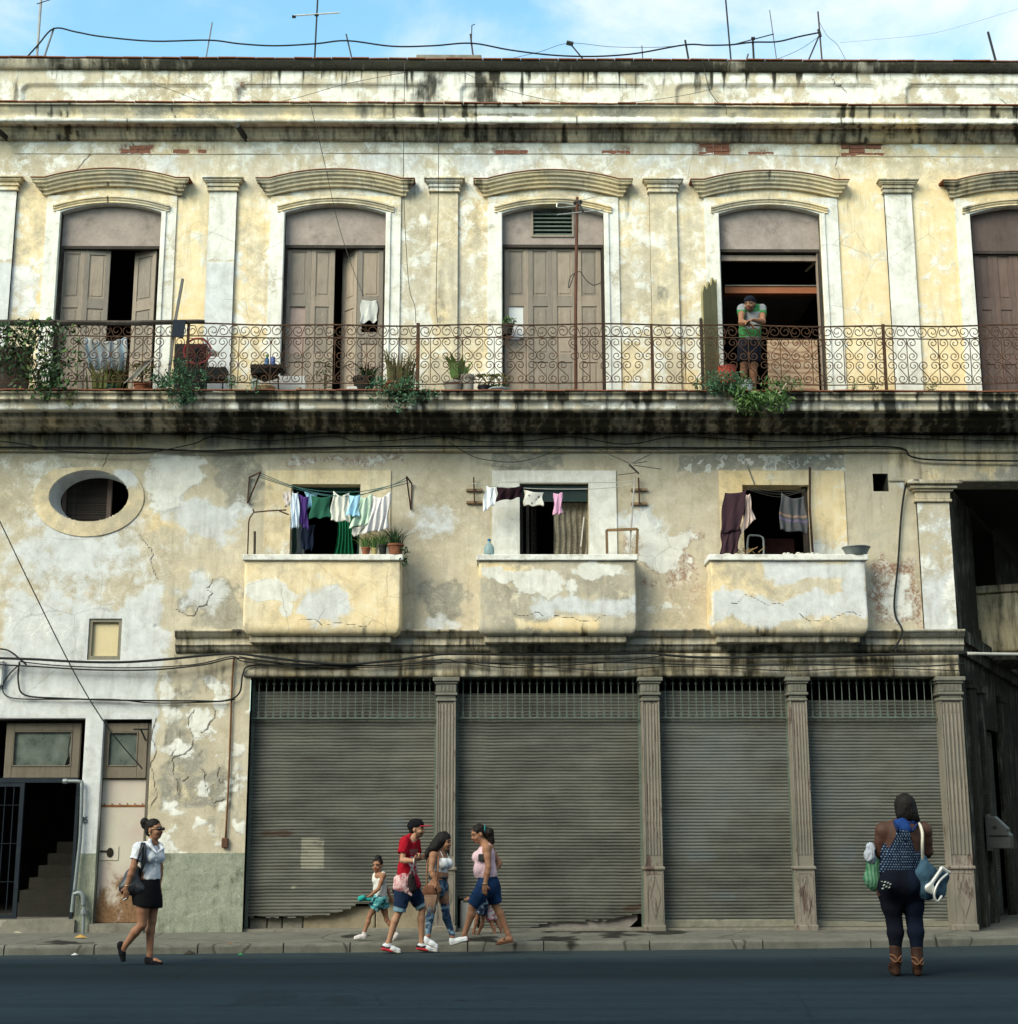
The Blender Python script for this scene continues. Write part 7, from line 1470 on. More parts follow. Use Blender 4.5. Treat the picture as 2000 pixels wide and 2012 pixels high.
# ------------------------------------------------------------------ people: bodies and clothes grown as smooth distance fields
class Field:
 def __init__(s, lo, hi, h):
  s.lo = np.array(lo, float); s.h = h; s.n = np.ceil((np.array(hi) - s.lo) / h).astype(int) + 1; s.D = np.full(s.n, 1.0, np.float32); s.I = np.zeros(s.n, np.int16); s.B = np.full(s.n, 1.0, np.float32)
 def win(s, pts, r):
  a = np.clip(np.floor((np.min(pts, 0) - r - s.lo) / s.h).astype(int), 0, s.n - 1); b = np.clip(np.ceil((np.max(pts, 0) + r - s.lo) / s.h).astype(int) + 1, 1, s.n)
  sl = tuple(slice(i, j) for i, j in zip(a, b)); ax = [s.lo[i] + np.arange(a[i], b[i]) * s.h for i in range(3)]
  return sl, np.stack(np.meshgrid(*ax, indexing='ij'), -1)
 def put(s, sl, d, k, cid, sub=False):
  D = s.D[sl]; d = d.astype(np.float32)
  if sub:
   e = np.clip(.5 - .5 * (D + d) / k, 0, 1); s.D[sl] = D * (1 - e) - d * e + k * e * (1 - e)
  else:
   e = np.clip(.5 + .5 * (d - D) / k, 0, 1); s.D[sl] = d * (1 - e) + D * e - k * e * (1 - e); m = d < s.B[sl]; s.I[sl] = np.where(m, cid, s.I[sl]); s.B[sl] = np.minimum(s.B[sl], d)
 def cone(s, a, b, ra, rb, cid=0, k=.02, sub=False, flat=None, cap=False):
  a, b = np.array(a, float), np.array(b, float); r = max(ra, rb) * (1 if not flat else max(1, 1 / 1)) + k + s.h * 3; sl, P = s.win(np.array([a, b]), r)
  f = 1.0
  if flat:
   n, f = np.array(flat[0], float), flat[1]; q = (P - a) @ n; P = P + n * (q * (1 / f - 1))[..., None]; bn = (b - a) @ n; b = b + n * bn * (1 / f - 1)
  ab = b - a; t = np.clip(((P - a) @ ab) / max(ab @ ab, 1e-9), 0, 1); d = np.linalg.norm(P - a - t[..., None] * ab, axis=-1) - (ra + (rb - ra) * t)
  if cap:
   L = math.sqrt(max(ab @ ab, 1e-9)); d = np.maximum(d, ((P - a) @ ab) / L - L)
  s.put(sl, d * (f if f < 1 else 1), k, cid, sub)
 def ell(s, c, r, ax, cid=0, k=.015, sub=False):
  c = np.array(c, float); sl, P = s.win(np.array([c]), max(r) + k + s.h * 3); q = (P - c) @ np.array(ax, float).T / np.array(r); l = np.linalg.norm(q, axis=-1); s.put(sl, (l - 1) * min(r), k, cid, sub)
 def clip(s, p, n):
  """keep the side of the plane that n points away from"""
  ax = [s.lo[i] + np.arange(s.n[i]) * s.h for i in range(3)]; n = np.array(n, float); n /= np.linalg.norm(n)
  d = (ax[0][:, None, None] - p[0]) * n[0] + (ax[1][None, :, None] - p[1]) * n[1] + (ax[2][None, None, :] - p[2]) * n[2]; s.D = np.maximum(s.D, d.astype(np.float32))
 def surface(s):
  D = s.D; S = D < 0; c = np.zeros(np.array(S.shape) - 1, np.int8)
  for i in (0, 1):
   for j in (0, 1):
    for k in (0, 1): c += S[i:S.shape[0] - 1 + i, j:S.shape[1] - 1 + j, k:S.shape[2] - 1 + k]
  cells = np.argwhere((c > 0) & (c < 8)); idm = np.full(c.shape, -1, np.int32); idm[tuple(cells.T)] = np.arange(len(cells)); acc = np.zeros((len(cells), 3)); cnt = np.zeros(len(cells))
  cor = [(i, j, k) for i in (0, 1) for j in (0, 1) for k in (0, 1)]
  val = {q: D[tuple((cells + q).T)] for q in cor}
  for a in cor:
   for x in range(3):
    if a[x] == 0:
     b = list(a); b[x] = 1; b = tuple(b); va, vb = val[a], val[b]; m = (va < 0) != (vb < 0); t = np.where(m, va / np.where(m, va - vb, 1), 0); p = np.array(a, float)[None] + (np.array(b) - np.array(a))[None] * t[:, None]; acc += np.where(m[:, None], p, 0); cnt += m
  V = (cells + acc / cnt[:, None]) * s.h + s.lo; F = []
  for x in range(3):
   y, z = (x + 1) % 3, (x + 2) % 3; n = list(S.shape); sa = [slice(None)] * 3; sb = [slice(None)] * 3; sa[x] = slice(0, -1); sb[x] = slice(1, None)
   e = np.argwhere(S[tuple(sa)] != S[tuple(sb)]); e = e[(e[:, y] > 0) & (e[:, z] > 0) & (e[:, y] < n[y] - 1) & (e[:, z] < n[z] - 1)]
   if not len(e): continue
   oy = np.zeros(3, int); oy[y] = 1; oz = np.zeros(3, int); oz[z] = 1; q = np.stack([idm[tuple((e - oy - oz).T)], idm[tuple((e - oz).T)], idm[tuple(e.T)], idm[tuple((e - oy).T)]], 1)
   inside = S[tuple(e.T)]; q = np.where(inside[:, None], q, q[:, ::-1]); F.append(q)
  F = np.concatenate(F); F = F[(F >= 0).all(1)]; cl = np.clip(np.round((V - s.lo) / s.h).astype(int), 0, s.n - 1); return V, F, s.I[tuple(cl.T)]
def grow(name, prims, mat, h=.009, parent=None, pal=None, colfn=None, clips=(), crumple=0.0, crs=14, smooth_it=1):
 pts = np.array([p for q in prims for p in ([q[1], q[2]] if q[0] in 'cC' else [q[1]])], float); rr = max(max(q[3], q[4]) if q[0] in 'cC' else max(q[2]) for q in prims) + .04
 lo, hi = pts.min(0) - rr, pts.max(0) + rr; f = Field(lo, hi, h)
 for q in prims:
  if q[0] in 'cC': o = q[6] if len(q) > 6 else {}; f.cone(q[1], q[2], q[3], q[4], q[5], o.get('k', .02), q[0] == 'C', o.get('flat'), o.get('cap', False))
  else: o = q[5] if len(q) > 5 else {}; f.ell(q[1], q[2], q[3], q[4], o.get('k', .012), q[0] == 'E')
 for p, n in clips: f.clip(p, n)
 V, F, I = f.surface(); me = np_mesh(name, V, F)
 if crumple:
  N = np.empty(len(V) * 3, np.float32); me.vertices.foreach_get('normal', N); N = N.reshape(-1, 3); w = (fbm(V[:, 0] * crs + V[:, 1] * crs * .7, V[:, 2] * crs * .55) - .5) + .6 * (fbm(V[:, 0] * crs * 2 - V[:, 2] * crs, V[:, 1] * crs * 2 + V[:, 2] * crs * .6) - .5); V = V + N * (w * crumple * 2)[:, None]; me.vertices.foreach_set('co', V.astype(np.float32).ravel()); me.update()
 if pal is not None or colfn is not None:
  C = np.array(pal if pal is not None else [(0.5, .5, .5)], float)[np.clip(I, 0, len(pal) - 1 if pal is not None else 0)]
  if colfn is not None: C = colfn(V, C)
  attr(me, 'col', np.concatenate([C, np.ones((len(C), 1))], 1))
 return put(name, me, mat, parent)
X3 = np.eye(3)
def unit(v): v = np.array(v, float); return v / np.linalg.norm(v)
def frame(f, up=(0, 0, 1)):
 f = unit(f); s_ = unit(np.cross(f, up)); u_ = np.cross(s_, f); return s_, f, u_            # right side, forward, up
def head_prims(c, f, s=1.0, up=(0, 0, 1), big=1.0):
 """c: centre of the head; face looks along f"""
 sd_, f, u = frame(f, up); c = np.array(c, float); A = (sd_, f, u); P = lambda a, b, d: c + sd_ * a * s + f * b * s + u * d * s
 pr = [('e', P(0, -.012, .028), (.074 * s, .094 * s, .092 * s), A, 0), ('e', P(0, .022, -.045), (.056 * s, .062 * s, .066 * s), A, 0, {'k': .03}), ('e', P(0, .052, -.085), (.028 * s, .026 * s, .022 * s), A, 0, {'k': .025}),
   ('e', P(0, .062, .022), (.052 * s, .024 * s, .016 * s), A, 0, {'k': .02}), ('c', P(0, .078, .006), P(0, .098, -.028), .009 * s, .015 * s, 0, {'k': .014}), ('e', P(.016, .088, -.030), (.010 * s, .010 * s, .009 * s), A, 0), ('e', P(-.016, .088, -.030), (.010 * s, .010 * s, .009 * s), A, 0)]
 for q in (-1, 1):
  pr += [('E', P(q * .031, .094, .000), (.019 * s, .014 * s, .011 * s), A, 0, {'k': .008}), ('e', P(q * .031, .072, -.002), (.014 * s, .014 * s, .011 * s), A, 2), ('e', P(q * .038, .062, -.038), (.022 * s, .022 * s, .022 * s), A, 0, {'k': .025}), ('e', P(q * .076, -.012, -.012), (.011 * s, .020 * s, .032 * s), A, 0, {'k': .008})]
 pr += [('e', P(0, .084, -.058), (.024 * s, .012 * s, .007 * s), A, 1, {'k': .006}), ('e', P(0, .081, -.067), (.020 * s, .012 * s, .008 * s), A, 1, {'k': .006})]
 return pr, P, A
def hand_prims(w, tip, n, s=1.0, curl=.35, thumb=1):
 """wrist, direction towards the fingertips, palm normal; five fingers, thumb leaving the side of the palm"""
 w = np.array(w, float); d = unit(np.array(tip) - w); n = np.array(n, float); n = unit(n - d * (n @ d)); sd_ = np.cross(d, n) * thumb; pc = w + d * .045 * s
 pr = [('e', pc, (.052 * s, .038 * s, .016 * s), (d, sd_, n), 0, {'k': .015})]
 for i, (o, L) in enumerate(((.026, .072), (.009, .080), (-.009, .074), (-.026, .058))):
  k0 = w + d * .085 * s + sd_ * o * s; m = k0 + (d * math.cos(curl * .6) + n * math.sin(curl * .6)) * L * .5 * s; e = m + (d * math.cos(curl * 1.8) + n * math.sin(curl * 1.8)) * L * .5 * s; pr += [('c', k0 - d * .02 * s, m, .0095 * s, .0088 * s, 0, {'k': .006}), ('c', m, e, .0088 * s, .0072 * s, 0, {'k': .004})]
 t0 = w + d * .025 * s + sd_ * .03 * s; t1 = t0 + (d * .6 + sd_ * .7 + n * .3) * .035 * s; t2 = t1 + (d * .9 + sd_ * .2 + n * .4) * .028 * s; pr += [('c', t0, t1, .013 * s, .011 * s, 0, {'k': .01}), ('c', t1, t2, .011 * s, .0085 * s, 0, {'k': .005})]
 return pr
def body_prims(J, f, s=1.0, fem=True, stout=1.0, leg=1.0, arm=1.0):
 f = unit(f); g = {k: np.array(v, float) for k, v in J.items()}; fl = (f, .68)
 mid = lambda a, b, t=.5: a + (b - a) * t
 pel, wst, ch, nk, hd = g['pelvis'], g['waist'], g['chest'], g['neck'], g['head']; sh = (g['shR'], g['shL']); hp = (g['hipR'], g['hipL'])
 pr = [('c', ch, wst, .135 * s * stout, .112 * s * stout, 0, {'k': .05, 'flat': fl}), ('c', wst, pel, .112 * s * stout, .148 * s * stout, 0, {'k': .05, 'flat': (f, .74)}), ('c', sh[0], sh[1], .052 * s * stout, .052 * s * stout, 0, {'k': .05}), ('c', mid(sh[0], sh[1]), nk, .075 * s * stout, .052 * s, 0, {'k': .05}), ('c', nk, hd + np.array([0, 0, -.05 * s]), .052 * s, .049 * s, 0, {'k': .02}), ('c', hp[0], hp[1], .088 * s * stout, .088 * s * stout, 0, {'k': .04})]
 for q in 'RL':
  S, E, Wr = g['sh' + q], g['el' + q], g['wr' + q]; pr += [('c', S, mid(S, E, .45), .052 * s * arm, .047 * s * arm, 0, {'k': .03}), ('c', mid(S, E, .4), E, .047 * s * arm, .037 * s * arm, 0, {'k': .02}), ('c', E, mid(E, Wr, .35), .038 * s * arm, .040 * s * arm, 0, {'k': .015}), ('c', mid(E, Wr, .35), Wr, .040 * s * arm, .025 * s, 0, {'k': .015})]
  H, Kn, A = g['hip' + q], g['kn' + q], g['an' + q]; back = -f
  if 'legf' in g: back = -g['legf']
  cf = mid(Kn, A, .3) + back * .014 * s
  pr += [('c', H, mid(H, Kn, .5), .092 * s * leg, .076 * s * leg, 0, {'k': .04}), ('c', mid(H, Kn, .5), Kn, .076 * s * leg, .053 * s * leg, 0, {'k': .02}), ('c', Kn, cf, .051 * s * leg, .055 * s * leg, 0, {'k': .02}), ('c', cf, A, .055 * s * leg, .033 * s, 0, {'k': .02})]
  T = g['toe' + q]; Hl = g.get('heel' + q, A + np.array([0, 0, -.05 * s])); pr += [('c', A, Hl, .034 * s, .030 * s, 0), ('c', Hl, mid(Hl, T, .6), .030 * s, .034 * s, 0), ('c', mid(Hl, T, .6), T, .034 * s, .020 * s, 0)]
  if 'hd' + q in g: pr += hand_prims(Wr, g['hd' + q], J.get('pn' + q, f), s, J.get('curl' + q, .35), J.get('th' + q, 1))
 if fem:
  sd_ = unit(np.cross(f, (0, 0, 1)))
  for q in (-1, 1): pr.append(('e', ch + f * .085 * s * stout + sd_ * q * .062 * s * stout + np.array([0, 0, -.015 * s]), (.062 * s * stout, .062 * s * stout, .066 * s * stout), X3, 0, {'k': .03}))
 return pr
def face_paint(P, A, s, skin, lips, brow=True, beard=None):
 def fn(V, C):
  rel = lambda a, b, d: np.linalg.norm((V - P(a, b, d)) / s, axis=1)
  for q in (-1, 1):
   C[rel(q * .031, .088, -.001) < .0165] = np.array(skin) * .45; C[rel(q * .031, .090, -.002) < .011] = (.014, .010, .008)  # eye surrounds darkened as painted socket shade
   d = (V - P(q * .032, .085, .024)) / s; loc = np.stack([d @ A[0], d @ A[1], d @ A[2]], 1); C[(np.abs(loc[:, 0]) < .022) & (np.abs(loc[:, 2]) < .007) & (np.abs(loc[:, 1]) < .03)] = (.02, .014, .01)
  m = rel(0, .09, -.058) < .011; C[m] = np.array(lips) * .6
  if beard is not None:
   d = (V - P(0, .05, -.07)) / s; loc = np.stack([d @ A[0], d @ A[1], d @ A[2]], 1); m = (np.abs(loc[:, 0]) < .07) & (loc[:, 2] < .022) & (loc[:, 2] > -.06) & (loc[:, 1] > -.045) & (rel(0, .086, -.06) > .022); C[m] = C[m] * (1 - beard) + np.array([.015, .011, .01]) * beard
  return C
 return fn
M_SKIN = vcol('skin', .62, .2, 70, .25, .22, sss=.06); M_CLOTH = vcol('garment', .92, .5, 30, .10, .32); M_HAIR = None
def hair_mat():
 g = G('black_hair', .62, spec=.18); a = g.noise(60, 6, .7, vec=g.co('Object', (1, 1, .25))); g.col(g.ramp(a, [(.3, (.004, .0035, .0035)), (.7, (.013, .010, .009))])); g.bump(a, .7, .012); return g.m
M_HAIR = hair_mat(); M_LEATHER = paint('black_leather', (.012, .013, .017), .45, .3, 12, bump=.3)
def flatcol(c): return [c]
SK1, SK2, SK3, SK4 = (.40, .215, .135), (.30, .145, .085), (.20, .09, .05), (.075, .033, .022); LIP = (.24, .075, .06)
def person(label, J, f, s, skin, hf, fem=True, stout=1., leg=1., arm=1., lips=LIP, beard=None, hup=(0, 0, 1), h=.0068, hs=None):
 hs = hs or s; pr = body_prims(J, f, s, fem, stout, leg, arm); hp, P, A = head_prims(J['head'], hf, hs, hup); o = grow('person', pr + hp, M_SKIN, h, None, [skin, lips, (.03, .02, .016)], face_paint(P, A, hs, skin, lips, beard=beard))
 tag(o, label, 'person'); return o, P, A
def shoe(parent, heel, toe, ank, col, s=1.0, name='shoe', sole=None, high=.0, mat=None):
 heel, toe, ank = (np.array(q, float) for q in (heel, toe, ank)); d = unit(toe - heel); pal = [col, sole or col]
 pr = [('c', heel + (0, 0, .012), heel + d * .6 * np.linalg.norm(toe - heel), .032 * s, .034 * s, 0), ('c', heel + d * .55 * np.linalg.norm(toe - heel), toe, .034 * s, .024 * s, 0), ('c', heel + (0, 0, .01), ank - (0, 0, .01 - high), .036 * s, .037 * s, 0)]
 dn = np.array([0, 0, -.022 * s]); pr += [('c', heel + dn, toe + dn, .032 * s, .027 * s, 1, {'k': .006, 'flat': ((0, 0, 1), .5)})]
 return grow(name, pr, mat or M_CLOTH, .0065, parent, pal)
def rod(parent, name, pts, r, mat, n=6): return MB().tube([tuple(p) for p in pts], r, n).build(name, mat, parent, smooth=True)
def px(ox, oy, sc, Y0): return lambda x, y, d=0.0: np.array(at(ox + x / sc, oy + y / sc, Y0 + d))
v3 = lambda *a: np.array(a, float)
def depth_of(ox, oy, sc, x, y, z):
 """distance at which a sole seen at this place of the photograph meets the ground of height z (a number or a function of y)"""
 Y = 20.0
 for _ in range(12): Y = atz(ox + x / sc, oy + y / sc, z(Y) if callable(z) else z).y
 return Y
RZ = lambda y: road_z(0, y)

# --- woman in white blouse and black skirt stepping on the road at the left
def woman_white():
 Y0 = depth_of(180, 1580, 5.52, 690, 1742, RZ); j = px(180, 1580, 5.52, Y0); f = unit((.80, -.60, 0)); s = .99
 J = dict(head=j(682, 275, -.02), neck=j(668, 415), chest=j(630, 560, .0), waist=j(640, 770), pelvis=j(598, 930), shR=j(512, 478, -.14), shL=j(712, 470, .13), elR=j(450, 690, -.20), wrR=j(385, 895, -.20), hdR=j(368, 1050, -.20), elL=j(742, 690, .18), wrL=j(728, 880, .16), hdL=j(735, 980, .16), hipR=j(560, 985, -.075), hipL=j(655, 975, .075), knR=j(548, 1310, -.08), anR=j(345, 1560, -.06), heelR=j(315, 1530, -.06), toeR=j(345, 1660, -.06), knL=j(655, 1265, .06), anL=j(632, 1625, .06), heelL=j(610, 1690, .05), toeL=j(745, 1715, .0), pnR=(-.3, .9, 0), legf=v3(1, -.1, 0), thR=-1)
 o, P, A = person('person in white short sleeved blouse and black skirt crossing the street with a cigarette', J, f, s, SK2, (.92, -.38, .06), leg=.96)
 wh = (.70, .73, .80); sd_ = unit(np.cross(f, (0, 0, 1)))
 pr = [('c', J['chest'] + (0, 0, .02), J['waist'], .150 * s, .122 * s, 0, {'k': .05, 'flat': (f, .72)}), ('c', J['waist'], j(632, 830), .122 * s, .13 * s, 0, {'k': .04, 'flat': (f, .76)}), ('c', J['shR'], J['shL'], .064, .064, 0, {'k': .05}), ('c', J['shR'] + (0, 0, -.005), j(470, 605, -.175), .066, .066, 0, {'k': .03, 'cap': 1}), ('c', J['shL'], j(738, 585, .16), .062, .064, 0, {'k': .03})]
 for q in (-1, 1): pr.append(('e', J['chest'] + f * .09 + sd_ * q * .064 + v3(0, 0, -.015), (.068, .068, .070), X3, 0, {'k': .035}))
 pr += [('c', j(655, 408, -.05), j(640, 425, -.07), .045, .05, 0), ('C', j(672, 395, -.06), j(705, 520, -.19), .05, .012, 0, {'k': .01})]
 shirt = grow('blouse', pr, M_CLOTH, .0075, o, [wh], crumple=.013, clips=[(j(630, 815), (0, 0, -1))])
 col = [('c', j(632, 395, -.12), j(640, 455, -.13), .018, .024, 0), ('c', j(640, 455, -.13), j(705, 525, -.16), .022, .008, 0), ('c', j(735, 430, .02), j(768, 485, -.03), .020, .022, 0), ('c', j(768, 485, -.03), j(715, 525, -.13), .020, .008, 0), ('c', j(632, 395, -.12), j(660, 375, .08), .018, .018, 0), ('c', j(660, 375, .08), j(735, 430, .04), .018, .018, 0)]
 grow('collar', col, M_CLOTH, .006, shirt, [wh])
 for k in range(5): MB().ell(tuple(j(706 - k * 6, 560 + k * 48, -.155 + .012 * k)), (.007, .005, .007), 6, 4).build('button', paint('pearl_button', (.6, .6, .6), .3, .1), shirt)
 sk = [('c', j(640, 800), j(598, 930), .118, .158, 0, {'k': .04, 'flat': (f, .8)}), ('c', j(598, 930), j(606, 1060), .160, .172, 0, {'k': .04, 'flat': (f, .82)}), ('c', j(545, 1000, -.07), j(555, 1120, -.08), .10, .10, 0, {'k': .05}), ('c', j(650, 1000, .07), j(668, 1100, .06), .10, .10, 0, {'k': .05})]
 grow('skirt', sk, M_CLOTH, .008, o, [(.008, .008, .010)], crumple=.004, clips=[(j(610, 1108), (-.16, 0, -1)), (j(640, 796), (0, 0, 1))])
 hs = [('e', P(0, -.022, .044), (.080, .096, .086), A, 0), ('e', P(0, -.06, -.02), (.066, .055, .06), A, 0, {'k': .03}), ('e', j(572, 195, -.0), (.048, .05, .052), X3, 0, {'k': .02}), ('e', j(575, 240, 0), (.035, .04, .03), X3, 0, {'k': .02}), ('E', P(0, .105, -.035), (.068, .062, .088), A, 0, {'k': .01})]
 grow('hair', hs, M_HAIR, .0065, o, crumple=.006, crs=40)
 gl = MB()
 for q in (-1, 1): gl.ell(tuple(P(q * .033, .098, .002)), (.024, .012, .02), 10, 6)
 g_ = gl.build('sunglasses', paint('dark_lens', (.008, .008, .008), .15, .1, bump=0), o, smooth=True)
 for q in (-1, 1): rod(g_, 'temple_arm', [P(q * .055, .09, .01), P(q * .078, .03, .01), P(q * .078, -.015, .0)], .0035, paint('gold_wire', (.5, .38, .2), .3, .1, metal=.6), 4)
 MB().ell(tuple(P(.082, -.01, -.045)), (.011, .011, .011), 8, 6).build('earring', paint('gold_wire', (.5, .38, .2)), o)
 rod(o, 'bracelet', [J['wrR'] + v3(.03 * math.cos(a), .03 * math.sin(a), .012) for a in np.linspace(0, 6.28, 13)], .005, paint('gold_wire', (.5, .38, .2)), 5)
 for q, hl in (('R', .0), ('L', .0)): shoe(o, J['heel' + q] + (0, 0, -.006), J['toe' + q] + v3(0, 0, -.012), J['heel' + q] + v3(0, 0, .004), (.010, .010, .013), 1.1, 'shoe')
 # shoulder bag
 c = j(440, 800, -.14); t = thing('shoulder_bag', 'black leather shoulder bag carried under the arm by the white blouse', 'bag', j(430, 960, -.14)); grow('pouch', [('c', j(480, 730, -.10), j(480, 880, -.12), .07, .095, 0, {'flat': (f, .6)}), ('c', j(420, 760, -.10), j(375, 900, -.12), .06, .08, 0, {'k': .06}), ('c', j(375, 905, -.12), j(520, 920, -.12), .07, .075, 0, {'k': .05})], M_LEATHER, .009, t, crumple=.006)
 for d in (0, 22): rod(t, 'strap', smooth_path([Vector(j(430, 690, -.16)), Vector(j(500, 600, -.215)), Vector(j(535 + d, 450, -.20)), Vector(j(548 + d, 424, -.15)), Vector(j(566 + d, 470, -.195)), Vector(j(548 + d, 640, -.18)), Vector(j(540, 740, -.15))], 4), .011, M_LEATHER)
 MB().tube([tuple(j(415, 680, -.17)), tuple(j(505, 690, -.17))], .012, 5).build('gold_trim', paint('gold_wire', (.5, .38, .2)), t)
 e = j(372, 1075, -.2); t = MB().tube([tuple(j(378, 1020, -.2)), tuple(j(345, 1038, -.23))], .006, 6).build('cigarette', paint('white_paper', (.7, .7, .68), .8, .05)); tag(t, 'lit white cigarette between the fingers by the black skirt', 'cigarette')
woman_white()
# --- man in red shirt and cap
def man_red():
 Y0 = depth_of(680, 1580, 6.04, 760, 1768, RZ); j = px(680, 1580, 6.04, Y0); f = unit((.88, -.47, 0)); s = 1.0
 J = dict(head=j(838, 290, 0), neck=j(798, 405), chest=j(745, 560), waist=j(725, 790), pelvis=j(728, 960), shR=j(695, 452, -.15), shL=j(822, 462, .15), elR=j(668, 668, -.22), wrR=j(805, 672, -.32), hdR=j(855, 640, -.33), elL=j(835, 640, .2), wrL=j(900, 640, .1), hdL=j(940, 600, .1), hipR=j(668, 1030, -.08), hipL=j(780, 1020, .08), knR=j(632, 1270, -.09), anR=j(505, 1640, -.07), heelR=j(465, 1700, -.07), toeR=j(625, 1735, -.07), knL=j(905, 1245, .07), anL=j(898, 1640, .07), heelL=j(880, 1695, .07), toeL=j(1065, 1722, .07), pnR=(-.4, .4, .8), curlR=1.3, legf=v3(1, 0, 0))
 o, P, A = person('person in red printed t-shirt, dark cap with red brim and denim shorts', J, f, s, SK1, (.97, -.22, -.02), fem=False, leg=.88, arm=.9, beard=.55, stout=.92)
 red = (.34, .008, .02); sd_ = unit(np.cross(f, (0, 0, 1)))
 pr = [('c', J['chest'] + (0, 0, .03), J['waist'], .152, .142, 0, {'k': .05, 'flat': (f, .72)}), ('c', J['waist'], j(722, 870), .142, .15, 0, {'k': .05, 'flat': (f, .75)}), ('c', J['shR'], J['shL'], .066, .066, 0, {'k': .05}), ('c', J['shR'], j(668, 585, -.19), .068, .068, 0, {'k': .03, 'cap': 1}), ('c', J['shL'], j(832, 565, .18), .066, .068, 0, {'k': .03}), ('c', j(745, 430), j(770, 410), .085, .07, 0, {'k': .04}), ('C', j(800, 400, -.06), j(835, 470, -.17), .055, .02, 0, {'k': .01})]
 def prt(V, C):
  d = V - J['chest']; a = d @ sd_; z = d[:, 2]; fr = d @ f; m = fr > .02
  w = m & (z < .03) & (z > -.04) & (np.abs(a - .02) < .095); C[w & (np.sin(a * 170) + np.sin(z * 140) > -.3)] = (.16, .12, .12)
  for (cz, hh) in ((-.135, .075), (-.285, .085)):
   for ca in (-.04, .065):
    q = np.hypot((a - ca) / .046, (z - cz) / hh); C[m & (q < 1)] = (.60, .48, .48); C[m & (q < .45)] = red
    C[m & (q < 1.0) & (q > .35) & (np.sin(a * 240) * np.sin(z * 190) > .25)] = (.015, .012, .012)
  return C
 grow('t_shirt', pr, M_CLOTH, .0068, o, [red], prt, clips=[(j(722, 862), (0, 0, -1))], crumple=.013)
 # pink printed cloth tied round the waist
 pk = [('c', j(690, 870, -.10), j(650, 985, -.13), .075, .075, 0, {'k': .04}), ('c', j(650, 960, -.13), j(770, 1075, -.16), .065, .018, 0, {'k': .04}), ('c', j(620, 900, -.06), j(595, 985, -.08), .06, .045, 0, {'k': .04}), ('c', j(800, 880, .0), j(845, 960, -.02), .07, .05, 1, {'k': .03}), ('c', j(775, 880, -.13), j(790, 1010, -.15), .05, .055, 2, {'k': .02}), ('c', j(590, 985, .0), j(575, 1040, .0), .05, .03, 2, {'k': .03})]
 def pkf(V, C):
  n = fbm(V[:, 0] * 38, V[:, 2] * 38); m = (C[:, 0] > .4); C[m & (n > .58)] = (.36, .10, .12); C[m & (n < .36)] = (.62, .46, .46); return C
 grow('tied_shirt', pk, M_CLOTH, .0075, o, [(.55, .32, .33), (.35, .02, .04), (.02, .016, .018)], pkf, crumple=.014, crs=18)
 dn, dl = (.018, .036, .085), (.16, .27, .34)
 pr = [('c', J['pelvis'] + (0, 0, .06), J['pelvis'], .145, .155, 0, {'k': .04, 'flat': (f, .78)}), ('c', J['hipR'], j(640, 1230, -.09), .105, .082, 0, {'k': .05, 'cap': 1}), ('c', J['hipL'], j(885, 1200, .07), .105, .08, 0, {'k': .05, 'cap': 1}), ('c', j(642, 1200, -.09), j(632, 1275, -.09), .080, .086, 1, {'k': .004, 'cap': 1}), ('c', j(868, 1170, .07), j(900, 1228, .07), .078, .084, 1, {'k': .004, 'cap': 1}), ('c', J['hipR'], j(645, 1215, -.09), .105, .088, 0, {'k': .02, 'cap': 1}), ('c', J['hipL'], j(872, 1180, .07), .105, .087, 0, {'k': .02, 'cap': 1})]
 def den(V, C): n = fbm(V[:, 0] * 9 + V[:, 1] * 6, V[:, 2] * 7); m = C[:, 2] < .1; C[m] = C[m] * (.7 + 1.9 * np.clip(n[m, None] - .45, 0, 1) * 2); return C
 grow('denim_shorts', pr, M_CLOTH, .0075, o, [dn, dl], den, clips=[(j(634, 1272, -.09), (-.3, 0, -1)) , (j(905, 1240, .07), (.45, 0, -1))] if False else [], crumple=.008)
 grow('hair', [('e', P(0, -.045, -.01), (.074, .062, .07), A, 0), ('E', P(0, .06, -.03), (.09, .07, .1), A, 0, {'k': .01})], M_HAIR, .007, o, crumple=.004, crs=40)
 cap = [('e', P(0, -.012, .055), (.088, .108, .078), A, 0), ('e', P(0, -.05, .02), (.085, .075, .06), A, 0, {'k': .03}), ('E', P(0, .03, -.02), (.12, .12, .045), A, 0, {'k': .006})]
 c = grow('cap', cap, M_CLOTH, .0068, o, [(.008, .008, .011)]); grow('brim', [('c', P(0, .08, .035), P(0, .155, .038), .072, .055, 0, {'flat': (A[2], .16)})], M_CLOTH, .0055, c, [(.38, .02, .04)])
 rod(o, 'watch', [J['wrR'] + v3(.0, .032 * math.cos(a), .032 * math.sin(a)) for a in np.linspace(0, 6.28, 13)], .009, paint('white_plastic', (.62, .62, .60)), 6)
 for q in 'RL':
  sh = shoe(o, J['heel' + q], J['toe' + q], J['an' + q] + v3(0, 0, -.02), (.66, .68, .72), 1.12, 'trainer', (.60, .55, .50)); dd = unit(J['toe' + q] - J['heel' + q])
  grow('red_heel', [('c', J['heel' + q] + v3(-.012, 0, -.018), J['heel' + q] + dd * .09 + v3(0, 0, -.022), .044, .042, 0, {'flat': ((0, 0, 1), .55)}), ('c', J['heel' + q] + v3(-.008, 0, .012), J['heel' + q] + dd * .06 + v3(0, 0, .016), .044, .04, 1, {'flat': ((0, 0, 1), .5)})], M_CLOTH, .006, sh, [(.55, .05, .06), (.02, .02, .025)])
man_red()
